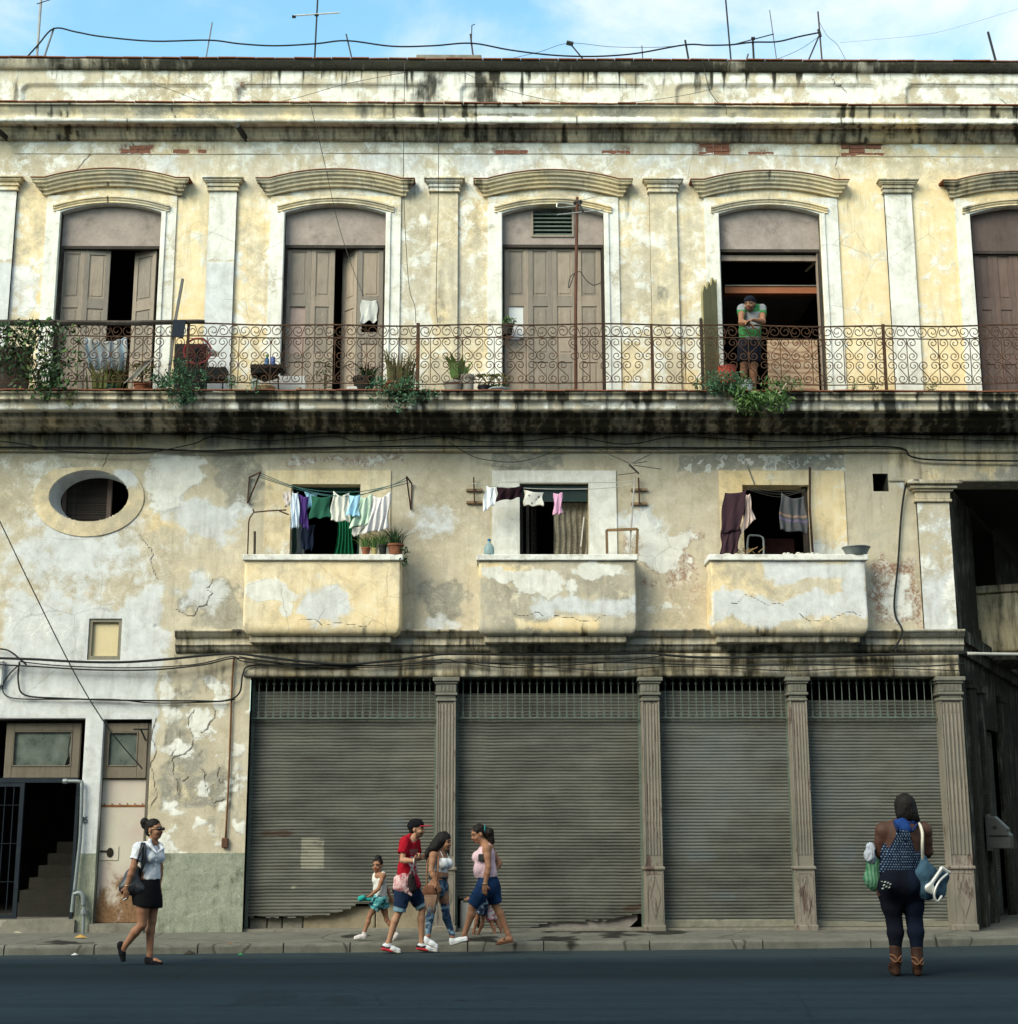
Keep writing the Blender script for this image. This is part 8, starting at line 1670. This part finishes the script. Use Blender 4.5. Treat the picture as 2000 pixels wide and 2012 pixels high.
# --- girl walking the other way
def girl():
 Y0 = depth_of(680, 1580, 6.04, 160, 1608, SW_Z + .015); j = px(680, 1580, 6.04, Y0); f = unit((-.62, -.78, 0)); s = .66
 J = dict(head=j(372, 725, -.02), neck=j(385, 815), chest=j(398, 900), waist=j(400, 1020), pelvis=j(398, 1120), shL=j(440, 848, -.10), shR=j(345, 848, .06), elL=j(385, 1005, -.15), wrL=j(270, 1100, -.15), hdL=j(215, 1125, -.15), elR=j(490, 1010, .08), wrR=j(520, 1095, .06), hdR=j(572, 1150, .06), hipL=j(372, 1165, -.05), hipR=j(430, 1160, .05), knL=j(272, 1340, -.05), anL=j(215, 1520, -.05), heelL=j(222, 1572, -.05), toeL=j(110, 1580, -.06), knR=j(480, 1370, .05), anR=j(572, 1520, .05), heelR=j(598, 1560, .05), toeR=j(545, 1600, .03), pnL=(0, .5, .8), curlL=1.0, legf=v3(-1, 0, 0))
 o, P, A = person('small person in white sleeveless top and turquoise shorts walking with hair in a bun', J, f, s, SK2, (-.35, -.93, -.03), fem=False, leg=.85, arm=.9, h=.006, hs=.80)
 pr = [('c', J['chest'] + (0, 0, .03), J['waist'], .098, .092, 0, {'k': .04, 'flat': (f, .74)}), ('c', J['waist'], j(398, 1085), .092, .10, 0, {'k': .04, 'flat': (f, .76)}), ('c', j(355, 850, .03), j(350, 905, .0), .045, .05, 0), ('c', j(430, 845, -.06), j(425, 905, -.07), .045, .05, 0), ('c', j(350, 852, .05), j(435, 832, -.05), .03, .03, 0), ('C', j(392, 790, -.03), j(385, 850, -.1), .045, .03, 0, {'k': .01})]
 grow('vest_top', pr, M_CLOTH, .0065, o, [(.68, .67, .64)], crumple=.005, clips=[(j(398, 1090), (0, 0, -1))])
 def sp(V, C): n = fbm(V[:, 0] * 30, V[:, 2] * 34); C[n > .60] = (.02, .04, .05); C[n < .38] = (.55, .66, .68); return C
 pr = [('c', j(398, 1085), J['pelvis'], .098, .112, 0, {'k': .03, 'flat': (f, .8)}), ('c', J['hipL'], j(322, 1240, -.05), .078, .086, 0, {'k': .03, 'cap': 1}), ('c', J['hipR'], j(444, 1240, .05), .075, .084, 0, {'k': .03, 'cap': 1})]; grow('shorts', pr, M_CLOTH, .0065, o, [(.10, .42, .46)], sp, crumple=.008)
 grow('hair', [('e', P(0, -.02, .045), (.083 * .8, .096 * .8, .082 * .8), A, 0), ('e', P(0, -.025, .13), (.055 * .8, .055 * .8, .04 * .8), A, 0, {'k': .02}), ('E', P(0, .105, -.045), (.068 * .8, .062 * .8, .092 * .8), A, 0, {'k': .01})], M_HAIR, .006, o, crumple=.006, crs=40)
 for q in 'LR': shoe(o, J['heel' + q], J['toe' + q], J['an' + q], (.62, .56, .56), .82, 'shoe', (.65, .63, .62))
 t = grow('toy', [('c', j(170, 1122, -.17), j(285, 1130, -.15), .03, .022, 0, {'k': .03}), ('c', j(170, 1122, -.17), j(205, 1105, -.19), .035, .03, 0)], M_CLOTH, .006, None, [(.03, .36, .33)]); tag(t, 'small turquoise toy held by the walking child in turquoise shorts', 'toy')
girl()
# --- young woman in acid-wash jeans
def young_woman():
 Y0 = depth_of(820, 1580, 6.04, 190, 1705, SW_Z + .01); j = px(820, 1580, 6.04, Y0); f = unit((.86, -.51, 0)); s = .88
 J = dict(head=j(318, 445, 0), neck=j(275, 545), chest=j(272, 690), waist=j(268, 850), pelvis=j(250, 955), shR=j(190, 608, -.13), shL=j(318, 605, .12), elR=j(165, 790, -.19), wrR=j(228, 935, -.22), hdR=j(280, 1055, -.20), elL=j(330, 790, .18), wrL=j(340, 930, .16), hdL=j(345, 1010, .16), hipR=j(205, 990, -.07), hipL=j(290, 985, .07), knR=j(170, 1250, -.07), anR=j(128, 1560, -.07), heelR=j(112, 1625, -.07), toeR=j(225, 1680, -.08), knL=j(335, 1260, .07), anL=j(415, 1570, .06), heelL=j(412, 1640, .06), toeL=j(575, 1592, .05), pnR=(-.6, .7, 0), thR=-1, legf=v3(1, 0, 0))
 o, P, A = person('person with long black hair in white crop top and acid washed jeans', J, f, s, SK2, (.93, -.36, -.08), arm=1.02, hs=.93)
 sd_ = unit(np.cross(f, (0, 0, 1)))
 pr = [('c', j(275, 680), j(270, 800), .128, .112, 0, {'k': .04, 'flat': (f, .72)})]
 for q in (-1, 1): pr += [('e', J['chest'] + f * .082 + sd_ * q * .056 + v3(0, 0, -.015), (.066, .064, .068), X3, 0, {'k': .02})]
 pr += [('C', J['chest'] + f * .13 + v3(0, 0, .07), J['chest'] + f * .15 + v3(0, 0, .012), .028, .008, 0, {'k': .01})]
 tp = grow('crop_top', pr, M_CLOTH, .0068, o, [(.70, .71, .74)], clips=[(J['chest'] + v3(0, 0, .055), (0, 0, 1)), (j(270, 822), (0, 0, -1))], crumple=.003)
 for q in (-1, 1): rod(tp, 'shoulder_strap', [J['chest'] + f * .10 + sd_ * q * .06 + v3(0, 0, .03), J['chest'] + f * .045 + sd_ * q * .07 + v3(0, 0, .135), J['chest'] - f * .06 + sd_ * q * .06 + v3(0, 0, .06)], .005, M_CLOTH if False else cloth('bright_white_cotton', (.74, .76, .80)), 5)
 def aw(V, C):
  n = fbm(V[:, 0] * 26 + V[:, 1] * 20, V[:, 2] * 26); n2 = fbm(V[:, 0] * 8, V[:, 2] * 6 + 4); k = np.clip((n - .46) * 7, 0, 1) * np.clip((n2 - .3) * 3, 0, 1); return C * (1 - k[:, None]) + np.array([.25, .38, .50]) * k[:, None]
 L = lambda q: [('c', J['hip' + q], (J['hip' + q] + J['kn' + q]) / 2, .092 * s, .074 * s, 0, {'k': .04}), ('c', (J['hip' + q] + J['kn' + q]) / 2, J['kn' + q], .074 * s, .054 * s, 0, {'k': .02}), ('c', J['kn' + q], J['kn' + q] * .7 + J['an' + q] * .3 - v3(.012, 0, 0), .054 * s, .057 * s, 0, {'k': .02}), ('c', J['kn' + q] * .7 + J['an' + q] * .3 - v3(.012, 0, 0), J['an' + q] + v3(0, 0, .02), .057 * s, .040 * s, 0, {'k': .02})]
 grow('jeans', [('c', j(262, 880), J['pelvis'], .112, .140, 0, {'k': .04, 'flat': (f, .78)})] + L('R') + L('L'), M_CLOTH, .0075, o, [(.022, .045, .085)], aw, clips=[(j(268, 866), (0, 0, 1))], crumple=.003)
 MB().tube([tuple(J['pelvis'] + v3(0, 0, .09) + v3(.12 * math.cos(a), .1 * math.sin(a), 0)) for a in np.linspace(0, 6.28, 20)], .012, 5).build('belt', M_LEATHER, o)
 hr = [('e', P(0, -.022, .045), (.086, .100, .086), A, 0), ('c', P(.05, -.05, .0), j(185, 520, -.10), .065, .055, 0, {'k': .04}), ('c', j(200, 500, -.06), j(140, 590, -.04), .06, .05, 0, {'k': .04}), ('c', j(140, 580, -.03), j(118, 660, -.02), .045, .02, 0, {'k': .04}), ('c', j(240, 480, .02), j(170, 600, .03), .07, .05, 0, {'k': .04}), ('c', P(-.06, .0, -.02), j(335, 640, .12), .05, .035, 0, {'k': .03}), ('E', P(0, .105, -.04), (.062, .064, .09), A, 0, {'k': .01})]
 grow('hair', hr, M_HAIR, .007, o, crumple=.009, crs=26)
 for q in 'RL': shoe(o, J['heel' + q], J['toe' + q], J['heel' + q] + v3(0, 0, .045), (.70, .71, .75), .98, 'plimsoll', (.70, .68, .66))
 t = thing('fringed_bag', 'brown suede shoulder bag with long fringes beside acid washed jeans', 'bag', j(145, 1080, -.22)); sm_ = paint('brown_suede', (.13, .055, .032), .95, .3, 14, bump=.4)
 grow('pouch', [('c', j(100, 1010, -.20), j(190, 1015, -.20), .05, .05, 0, {'k': .03, 'flat': (f, .5)}), ('c', j(110, 1050, -.20), j(190, 1055, -.20), .05, .045, 0, {'k': .03})], sm_, .008, t)
 for k in range(16): x = 70 + k * 9.5; rod(t, 'fringe', [j(x + 15, 1075, -.25), j(x + (8 - k) * 1.5 + 8, 1180, -.25), j(x + (8 - k) * 2.6 + 8, 1230 + (k % 5) * 22, -.25)], .0042, paint('pale_suede_fringe', (.26, .16, .11), .95, .3), 4)
 for p in ([j(110, 1000, -.2), j(112, 800, -.17), j(122, 680, -.1), j(160, 600, -.08)], [j(215, 990, -.21), j(240, 800, -.26), j(250, 660, -.2), j(240, 600, -.09), j(205, 575, -.1)]): rod(t, 'strap', smooth_path([Vector(q) for q in p], 4), .010, paint('tan_strap', (.19, .085, .045), .7, .2))
young_woman()
# --- woman in pink top walking left
def woman_pink():
 Y0 = depth_of(820, 1580, 6.04, 900, 1652, SW_Z + .015); j = px(820, 1580, 6.04, Y0); f = unit((-.93, -.36, 0)); s = .97
 J = dict(head=j(722, 355, 0), neck=j(792, 462), chest=j(815, 610), waist=j(818, 800), pelvis=j(842, 935), shL=j(822, 528, -.14), shR=j(850, 530, .15), elL=j(842, 745, -.2), wrL=j(803, 950, -.22), hdL=j(795, 1065, -.2), elR=j(975, 700, .1), wrR=j(935, 770, .04), hdR=j(900, 800, .05), hipL=j(800, 985, -.08), hipR=j(885, 985, .08), knL=j(655, 1215, -.08), anL=j(560, 1540, -.08), heelL=j(585, 1590, -.08), toeL=j(470, 1610, -.08), knR=j(925, 1200, .08), anR=j(1072, 1530, .06), heelR=j(1105, 1600, .05), toeR=j(965, 1632, .02), pnL=(.2, .9, 0), legf=v3(-1, 0, 0))
 o, P, A = person('person in pale pink vest and knee length denim shorts with black ponytail', J, f, s, SK2, (-.90, -.35, -.30), leg=1.0, stout=1.06, hup=(-.3, 0, 1))
 sd_ = unit(np.cross(f, (0, 0, 1)))
 pr = [('c', J['chest'], J['waist'], .150, .148, 0, {'k': .05, 'flat': (f, .76)}), ('c', J['waist'], j(835, 870), .148, .155, 0, {'k': .05, 'flat': (f, .80)}), ('e', j(755, 780, -.03), (.10, .11, .12), X3, 0, {'k': .06}), ('c', j(830, 520, -.06), j(822, 600, -.07), .05, .07, 0, {'k': .04}), ('c', j(850, 520, .07), j(850, 600, .07), .05, .07, 0, {'k': .04})]
 for q in (-1, 1): pr.append(('e', J['chest'] + f * .092 + sd_ * q * .066 + v3(0, 0, -.02), (.072, .072, .076), X3, 0, {'k': .03}))
 pr += [('C', j(845, 530, -.2), j(845, 640, -.2), .055, .06, 0, {'k': .01})]
 grow('vest_top', pr, M_CLOTH, .0075, o, [(.62, .44, .50)], clips=[(j(835, 866), (.08, 0, -1)), (j(800, 468), (0, 0, 1))], crumple=.010)
 dn = (.012, .035, .095)
 def den(V, C): n = fbm(V[:, 0] * 10 + V[:, 1] * 6, V[:, 2] * 9); return C * (.65 + .9 * n[:, None])
 pr = [('c', j(835, 880), J['pelvis'], .148, .165, 0, {'k': .04, 'flat': (f, .82)}), ('c', J['hipL'], j(648, 1205, -.08), .118, .080, 0, {'k': .05, 'cap': 1}), ('c', J['hipR'], j(922, 1182, .08), .118, .084, 0, {'k': .05, 'cap': 1}) ]
 grow('denim_shorts', pr, M_CLOTH, .0075, o, [dn], den, crumple=.011)
 hr = [('e', P(0, -.022, .044), (.084, .099, .086), A, 0), ('c', j(800, 320, 0), j(850, 330, 0), .05, .055, 0, {'k': .03}), ('c', j(850, 340, 0), j(880, 440, .01), .055, .045, 0, {'k': .03}), ('c', j(820, 360, .02), j(860, 450, .03), .04, .03, 0, {'k': .03}), ('E', P(0, .108, -.04), (.068, .064, .092), A, 0, {'k': .01})]
 grow('hair', hr, M_HAIR, .0068, o, crumple=.010, crs=30); MB().tube([tuple(j(800, 300 + 0, 0) + v3(0, .05 * math.cos(a), .05 * math.sin(a))) for a in np.linspace(0, 6.28, 14)], .009, 5).build('hair_band', paint('teal_band', (.02, .2, .2), .7, .1), o)
 rod(o, 'bracelet', [J['wrL'] + v3(.032 * math.cos(a), .032 * math.sin(a), .01) for a in np.linspace(0, 6.28, 13)], .005, paint('gold_wire', (.5, .38, .2)), 5)
 for q in 'LR': grow('sandal', [('c', J['heel' + q] + v3(.015, 0, -.033), J['toe' + q] + v3(-.012, 0, -.03), .034, .036, 0, {'flat': ((0, 0, 1), .35)}), ('c', J['heel' + q] * .45 + J['toe' + q] * .55 + v3(0, -.03, .02), J['heel' + q] * .45 + J['toe' + q] * .55 + v3(0, .03, .02), .014, .014, 0)], M_CLOTH, .006, o, [(.14, .06, .035)])
 t = bevel(MB().box(*(lambda p, q: (min(p[0], q[0]), max(p[0], q[0]), p[1] - .03, p[1] + .03, q[2], p[2]))(j(722, 590, -.15), j(800, 675, -.15))).build('pouch', paint('dark_grey_pouch', (.035, .036, .038), .7, .2)), .012, 2); tag(t, 'dark grey pouch held against the pale pink vest', 'pouch')
woman_pink()
# --- two small children half hidden behind her
def child(label, J, f, s, cols, skin=SK2):
 o, P, A = person(label, J, f, s, skin, f, fem=False, leg=.9, h=.0068, hs=s * 1.25); g = {k: np.array(v) for k, v in J.items() if k not in ('curlL', 'curlR')}
 grow('shirt', [('c', g['chest'], g['waist'], .15 * s, .15 * s, 0, {'k': .04, 'flat': (unit(f), .75)}), ('c', g['shL'], g['shR'], .066 * s, .066 * s, 0, {'k': .04})], M_CLOTH, .0085, o, [cols[0]])
 def pf(V, C): n = fbm(V[:, 0] * 34, V[:, 2] * 34); C[n > .58] = cols[2]; return C
 grow('shorts', [('c', g['pelvis'] + v3(0, 0, .05), g['pelvis'], .16 * s, .17 * s, 0, {'k': .03})] + [('c', g['hip' + q], g['hip' + q] * .45 + g['kn' + q] * .55, .12 * s, .12 * s, 0, {'k': .03, 'cap': 1}) for q in 'LR'], M_CLOTH, .0075, o, [cols[1]], pf, crumple=.005)
 grow('hair', [('e', P(0, -.03, .04), (.084 * s * 1.25, .094 * s * 1.25, .086 * s * 1.25), A, 0), ('E', P(0, .085, -.03), (.08 * s * 1.25, .066 * s * 1.25, .09 * s * 1.25), A, 0, {'k': .01})], M_HAIR, .008, o)
 for q in 'LR': grow('flip_flop', [('c', g['heel' + q] + v3(0, 0, -.03 * s), g['toe' + q] + v3(0, 0, -.022 * s), .036 * s, .038 * s, 0, {'flat': ((0, 0, 1), .35)})], M_CLOTH, .006, o, [(.03, .012, .02)])
def children_():
 j = px(820, 1580, 6.04, 21.12); f = unit((-.9, -.4, 0))
 child('small person in navy patterned shorts half hidden behind denim shorts', dict(head=j(800, 900, .0), neck=j(800, 970), chest=j(795, 1030), waist=j(785, 1110), pelvis=j(765, 1180), shL=j(790, 995, -.08), shR=j(800, 995, .08), elL=j(800, 1085, -.12), wrL=j(780, 1140, -.12), hdL=j(760, 1190, -.12), elR=j(690, 1080, .05), wrR=j(620, 1120, .04), hdR=j(580, 1130, .04), hipL=j(750, 1220, -.05), hipR=j(790, 1220, .05), knL=j(700, 1370, -.05), anL=j(665, 1520, -.05), heelL=j(700, 1580, -.05), toeL=j(620, 1560, -.05), knR=j(775, 1400, .05), anR=j(715, 1545, .05), heelR=j(730, 1590, .05), toeR=j(660, 1592, .05), legf=v3(-1, 0, 0)), f, .52, [(.25, .26, .30), (.012, .02, .045), (.20, .26, .32)], SK3)
 j = px(820, 1580, 6.04, 21.3)
 child('small person in mint shirt and pink floral shorts walking behind denim shorts', dict(head=j(862, 950, .0), neck=j(865, 1020), chest=j(868, 1080), waist=j(872, 1180), pelvis=j(868, 1270), shL=j(862, 1050, -.08), shR=j(870, 1050, .08), elL=j(870, 1140, -.1), wrL=j(850, 1200, -.1), hdL=j(835, 1240, -.1), elR=j(880, 1140, .1), wrR=j(900, 1200, .1), hdR=j(905, 1240, .1), hipL=j(845, 1310, -.05), hipR=j(890, 1310, .05), knL=j(885, 1430, -.05), anL=j(925, 1545, -.05), heelL=j(950, 1580, -.05), toeL=j(870, 1585, -.05), knR=j(955, 1420, .05), anR=j(1005, 1530, .05), heelR=j(1020, 1560, .05), toeR=j(960, 1580, .05), legf=v3(-1, 0, 0)), f, .52, [(.42, .58, .48), (.60, .52, .48), (.48, .16, .24)], SK2)
children_()
# --- woman seen from behind, crossing at the right
def woman_back():
 Y0 = depth_of(1660, 1530, 4.83, 620, 1868, RZ); j = px(1660, 1530, 4.83, Y0); f = unit((-.05, 1, 0)); s = 1.06
 J = dict(head=j(572, 275, 0), neck=j(560, 420), chest=j(545, 570), waist=j(530, 790), pelvis=j(525, 1000), shL=j(365, 492, 0), shR=j(748, 492, 0), elL=j(320, 700, .06), wrL=j(330, 790, .26), hdL=j(350, 770, .36), elR=j(785, 690, .06), wrR=j(740, 730, .28), hdR=j(700, 720, .38), hipL=j(425, 1050), hipR=j(640, 1050), knL=j(470, 1370, .03), anL=j(482, 1650, -.02), heelL=j(485, 1735, -.05), toeL=j(445, 1800, .14), knR=j(660, 1360, .03), anR=j(684, 1660, -.02), heelR=j(690, 1760, -.06), toeR=j(680, 1832, .12), legf=v3(0, 1, 0))
 o, P, A = person('heavy person in blue dotted vest and dark leggings seen from behind carrying bags', J, f, s, SK4, (.0, 1, 0), fem=True, stout=1.5, leg=1.1, arm=1.4, hs=1.08)
 up = v3(0, 0, 1)
 def dots(V, C):
  a = V[:, 0] / .026; b = V[:, 2] / .026; r = np.hypot((a + .5 * np.floor(b)) % 1 - .5, b % 1 - .5); m = (r < .22) & (C[:, 2] < .2); C[m] = (.17, .24, .32); return C
 pr = [('c', J['chest'] + v3(0, 0, .02), J['waist'], .222, .208, 0, {'k': .05, 'flat': (f, .74)}), ('c', J['waist'], j(520, 900), .208, .222, 0, {'k': .05, 'flat': (f, .78)}), ('c', j(480, 520, -.05), j(655, 520, -.05), .10, .10, 0, {'k': .05})]
 for q, xx in ((-1, 350), (1, 755)): pr.append(('C', j(xx - q * 45, 470, -.15), j(xx - q * 5, 640, -.15), .115, .105, 0, {'k': .01}))
 tp = grow('vest_top', pr, M_CLOTH, .0085, o, [(.005, .012, .034)], dots, clips=[(j(520, 915), (-.12, 0, -1)), (j(560, 480), (0, 0, 1))], crumple=.008)
 for a, b in (((505, 500), (465, 410)), ((640, 500), (690, 420))): rod(tp, 'shoulder_strap', [j(*a, -.17), j((a[0] + b[0]) / 2, (a[1] + b[1]) / 2, -.15), j(*b, -.06)], .014, cloth('navy_strap', (.012, .025, .08)))
 grow('inner_top', [('c', j(545, 440, -.10), j(580, 480, -.13), .075, .06, 0, {'flat': (f, .6)}), ('c', j(490, 410, -.06), j(640, 412, -.06), .03, .03, 0)], M_CLOTH, .008, o, [(.015, .05, .20)])
 nv = (.0045, .006, .012); L = lambda q: [('c', J['hip' + q], (J['hip' + q] + J['kn' + q]) / 2, .134, .108, 0, {'k': .06}), ('c', (J['hip' + q] + J['kn' + q]) / 2, J['kn' + q], .108, .078, 0, {'k': .03}), ('c', J['kn' + q], J['kn' + q] * .68 + J['an' + q] * .32 - v3(0, .02, 0), .082, .082, 0, {'k': .03}), ('c', J['kn' + q] * .68 + J['an' + q] * .32 - v3(0, .02, 0), J['an' + q], .082, .054, 0, {'k': .03})]
 def lg(V, C): C[V[:, 0] > j(560, 1100)[0]] = (.006, .010, .024); return C  # lighter navy on the right leg is light painted into the cloth
 grow('leggings', [('c', j(525, 915), J['pelvis'], .215, .228, 0, {'k': .05, 'flat': (f, .82)}), ('e', j(445, 1000, -.12), (.115, .10, .12), X3, 0, {'k': .06}), ('e', j(615, 1000, -.12), (.115, .10, .12), X3, 0, {'k': .06})] + L('L') + L('R'), M_CLOTH, .009, o, [nv], lg, crumple=.004)
 pk = MB()
 for k in range(22): p = j(350 + (k * 37 % 85), 975 + (k * 53 % 75), -.27); pk.ell(tuple(p), (.008, .03, .006), 6, 4)
 pk.build('sequin_pocket', paint('silver_sequin', (.30, .33, .30), .3, .4, 40), o)
 hr = [('e', P(-.005, -.02, .03), (.112, .115, .118), A, 0), ('e', P(.005, -.045, -.06), (.112, .08, .09), A, 0, {'k': .05}), ('c', P(.06, -.05, -.07), P(.105, -.03, -.12), .045, .03, 0, {'k': .03}), ('c', P(-.06, -.04, -.06), P(-.065, -.03, -.11), .04, .03, 0, {'k': .03})]; grow('hair', hr, M_HAIR, .008, o, crumple=.006, crs=36)
 rod(o, 'necklace', [J['neck'] + v3(.085 * math.cos(a), .085 * math.sin(a) - .01, -.02 * math.sin(a)) for a in np.linspace(0, 6.28, 20)], .005, paint('gold_wire', (.5, .38, .2)), 5); MB().ell(tuple(P(-.088, -.01, -.06)), (.01, .01, .018), 8, 6).build('earring', paint('gold_wire', (.5, .38, .2)), o)
 br = paint('brown_leather', (.040, .018, .012), .6, .3, 12, bump=.3)
 for q in 'LR':
  hl, to, an = J['heel' + q], J['toe' + q], J['an' + q]; gz = road_z(0, hl[1]) + .004
  sh = grow('wedge_boot', [('c', an + v3(0, 0, .05), an, .062, .058, 0), ('c', an, hl, .058, .05, 0), ('c', hl, to + v3(0, 0, .01), .05, .042, 0), ('c', hl + v3(0, 0, -.02), v3(hl[0], hl[1] - .0, gz + .038), .046, .038, 0), ('c', v3(hl[0], hl[1], gz + .03), v3(to[0], to[1], gz + .03), .034, .03, 0)], br, .0075, o, clips=[(v3(0, 0, gz), (0, 0, -1))])
  rod(sh, 'strap', smooth_path([Vector(hl + v3(-.06, -.01, .04)), Vector(hl + v3(-.02, -.06, .0)), Vector(hl + v3(.03, -.06, .05)), Vector(hl + v3(.06, 0, .06))], 4), .007, paint('tan_strap', (.19, .085, .045)), 5); rod(sh, 'strap', smooth_path([Vector(hl + v3(.06, -.01, .02)), Vector(hl + v3(.02, -.062, .0)), Vector(hl + v3(-.03, -.06, .06)), Vector(hl + v3(-.06, 0, .07))], 4), .007, paint('tan_strap', (.19, .085, .045)), 5)
 # bags
 t = thing('tote_bag', 'slouchy blue denim tote bag with silver trim on the right shoulder', 'bag', j(800, 1120, -.1)); dm = [(.04, .085, .13)]
 def fd(V, C): n = fbm(V[:, 0] * 9, V[:, 2] * 9); return C * (.55 + 1.0 * n[:, None])
 grow('body', [('c', j(745, 760, -.08), j(740, 900, -.10), .035, .10, 0, {'k': .06}), ('c', j(740, 920, -.10), j(760, 1060, -.10), .11, .10, 0, {'k': .06}), ('c', j(760, 900, -.10), j(930, 930, -.08), .09, .05, 0, {'k': .06}), ('c', j(770, 1050, -.1), j(900, 1060, -.08), .09, .05, 0, {'k': .06}), ('c', j(930, 940, -.08), j(880, 1090, -.08), .05, .06, 0, {'k': .06})], M_CLOTH, .009, t, dm, fd, crumple=.016, crs=10)
 sl = paint('silver_leather', (.55, .55, .52), .3, .15, 10, metal=.4); grow('silver_panel', [('c', j(800, 1040, -.22), j(830, 1060, -.22), .05, .045, 0, {'k': .03, 'flat': (f, .5)}), ('c', j(810, 1010, -.22), j(920, 850, -.18), .022, .02, 0), ('c', j(920, 850, -.18), j(985, 890, -.16), .02, .02, 0)], sl, .007, t)
 rod(t, 'handle', smooth_path([Vector(j(975, 900, -.2)), Vector(j(900, 970, -.25)), Vector(j(855, 1060, -.26)), Vector(j(850, 1130, -.26)), Vector(j(880, 1165, -.25)), Vector(j(920, 1110, -.23))], 4), .013, sl)
 rod(t, 'shoulder_strap', smooth_path([Vector(j(740, 780, -.1)), Vector(j(735, 640, -.2)), Vector(j(735, 520, -.2)), Vector(j(715, 445, -.12)), Vector(j(690, 420, .02)), Vector(j(690, 480, .15))], 5), .016, paint('cream_strap', (.58, .54, .46), .6, .15))
 t = thing('shopping_bag', 'green bag topped with white plastic carried on the left arm', 'bag', j(265, 1050, .1))
 def gs(V, C): m = np.abs(np.sin(V[:, 0] * 95)) > .75; C[m] = (.04, .16, .08); return C
 grow('green_pouch', [('c', j(270, 800, .05), j(265, 960, .05), .075, .085, 0, {'k': .04}), ('c', j(245, 940, .05), j(285, 1000, .05), .07, .07, 0, {'k': .04})], M_CLOTH, .008, t, [(.13, .25, .17)], gs, crumple=.008)
 grow('white_plastic', [('c', j(240, 650, .0), j(245, 750, .0), .05, .06, 0, {'k': .03}), ('c', j(225, 720, .0), j(250, 780, .0), .05, .03, 0, {'k': .03})], M_CLOTH, .008, t, [(.42, .45, .52)], crumple=.02, crs=18)
woman_back()
# --- man leaning on the balcony rail
def man_balcony():
 Y0 = YR + .34; j = px(1400, 550, 8.78, Y0); f = unit((-.30, -.95, 0)); s = .98
 J = dict(head=j(640, 415, -.16), neck=j(665, 520, -.08), chest=j(672, 620, -.02), waist=j(645, 870, .0), pelvis=j(640, 1080, .05), shR=j(505, 500, -.06), shL=j(845, 500, .0), elR=j(490, 730, -.26), wrR=j(590, 735, -.42), hdR=j(640, 760, -.42), elL=j(870, 720, -.22), wrL=j(690, 690, -.44), hdL=j(560, 730, -.46), hipR=j(560, 1110, .05), hipL=j(720, 1110, .05), knR=j(535, 1440, .0), knL=j(705, 1440, .0), anR=j(535, 1760, .08), anL=j(700, 1760, .08), heelR=j(535, 1790, .1), toeR=j(515, 1810, -.08), heelL=j(700, 1790, .1), toeL=j(690, 1810, -.08), pnL=(0, 0, -1), pnR=(0, 0, -1), curlL=.5, curlR=.6, legf=v3(0, -1, 0))
 for q in 'RL':
  for k in ('an', 'heel', 'toe'): J[k + q][2] = max(ZB + (.09 if k == 'an' else .035), -9)
 o, P, A = person('person in green and grey striped t-shirt and dark cap leaning on the balcony railing', J, f, s, (.27, .13, .075), (-.45, -.85, -.22), fem=False, stout=1.05, arm=1.05, beard=.5, hup=(-.1, -.25, 1), h=.0062)
 gn, gy = (.045, .19, .065), (.24, .25, .265)
 def st(V, C):
  u_, v_ = proj(V); C[:] = gy; cy = (v_ - 550) * 8.78; cx = (u_ - 1400) * 8.78; body = (cx > 560) & (cx < 810); C[body & (cy < 545)] = gn; C[(~body) & (cy > 515)] = gn; C[body & (cy > 845) & (cy < 975)] = gn; return C
 pr = [('c', J['chest'] + v3(0, 0, .03), J['waist'], .158, .155, 0, {'k': .05, 'flat': (f, .75)}), ('c', J['waist'], j(640, 1060, .03), .155, .165, 0, {'k': .05, 'flat': (f, .78)}), ('c', J['shR'], J['shL'], .068, .068, 0, {'k': .05}), ('c', J['shR'], j(495, 606, -.13), .070, .066, 0, {'k': .03, 'cap': 1}), ('c', J['shL'], j(860, 612, -.1), .070, .066, 0, {'k': .03, 'cap': 1}), ('c', j(665, 530, -.05), j(668, 560, -.03), .09, .1, 0, {'k': .04})]
 grow('t_shirt', pr, M_CLOTH, .0072, o, [gy], st, clips=[(j(640, 1062), (0, 0, -1))], crumple=.006)
 pr = [('c', j(640, 1050, .03), J['pelvis'], .16, .17, 0, {'k': .04, 'flat': (f, .8)})] + [('c', J['hip' + q], J['kn' + q] + v3(0, 0, -.0), .115, .105, 0, {'k': .04, 'cap': 1}) for q in 'RL']; grow('shorts', pr, M_CLOTH, .009, o, [(.010, .012, .02)], crumple=.006)
 grow('hair', [('e', P(0, -.04, .0), (.079, .07, .075), A, 0), ('E', P(0, .06, -.03), (.09, .07, .1), A, 0, {'k': .01})], M_HAIR, .007, o)
 c = grow('cap', [('e', P(0, -.012, .055), (.086, .104, .075), A, 0), ('e', P(0, -.05, .03), (.084, .075, .06), A, 0, {'k': .03}), ('E', P(0, .03, -.015), (.12, .12, .045), A, 0, {'k': .006})], M_CLOTH, .0062, o, [(.010, .012, .022)]); grow('brim', [('c', P(0, -.09, .02), P(0, -.15, .0), .06, .05, 0, {'flat': (A[2], .2)})], M_CLOTH, .006, c, [(.010, .012, .022)])
 for q in 'RL': shoe(o, J['heel' + q], J['toe' + q], J['heel' + q] + v3(0, 0, .03), (.02, .02, .02), .95, 'shoe')
man_balcony()
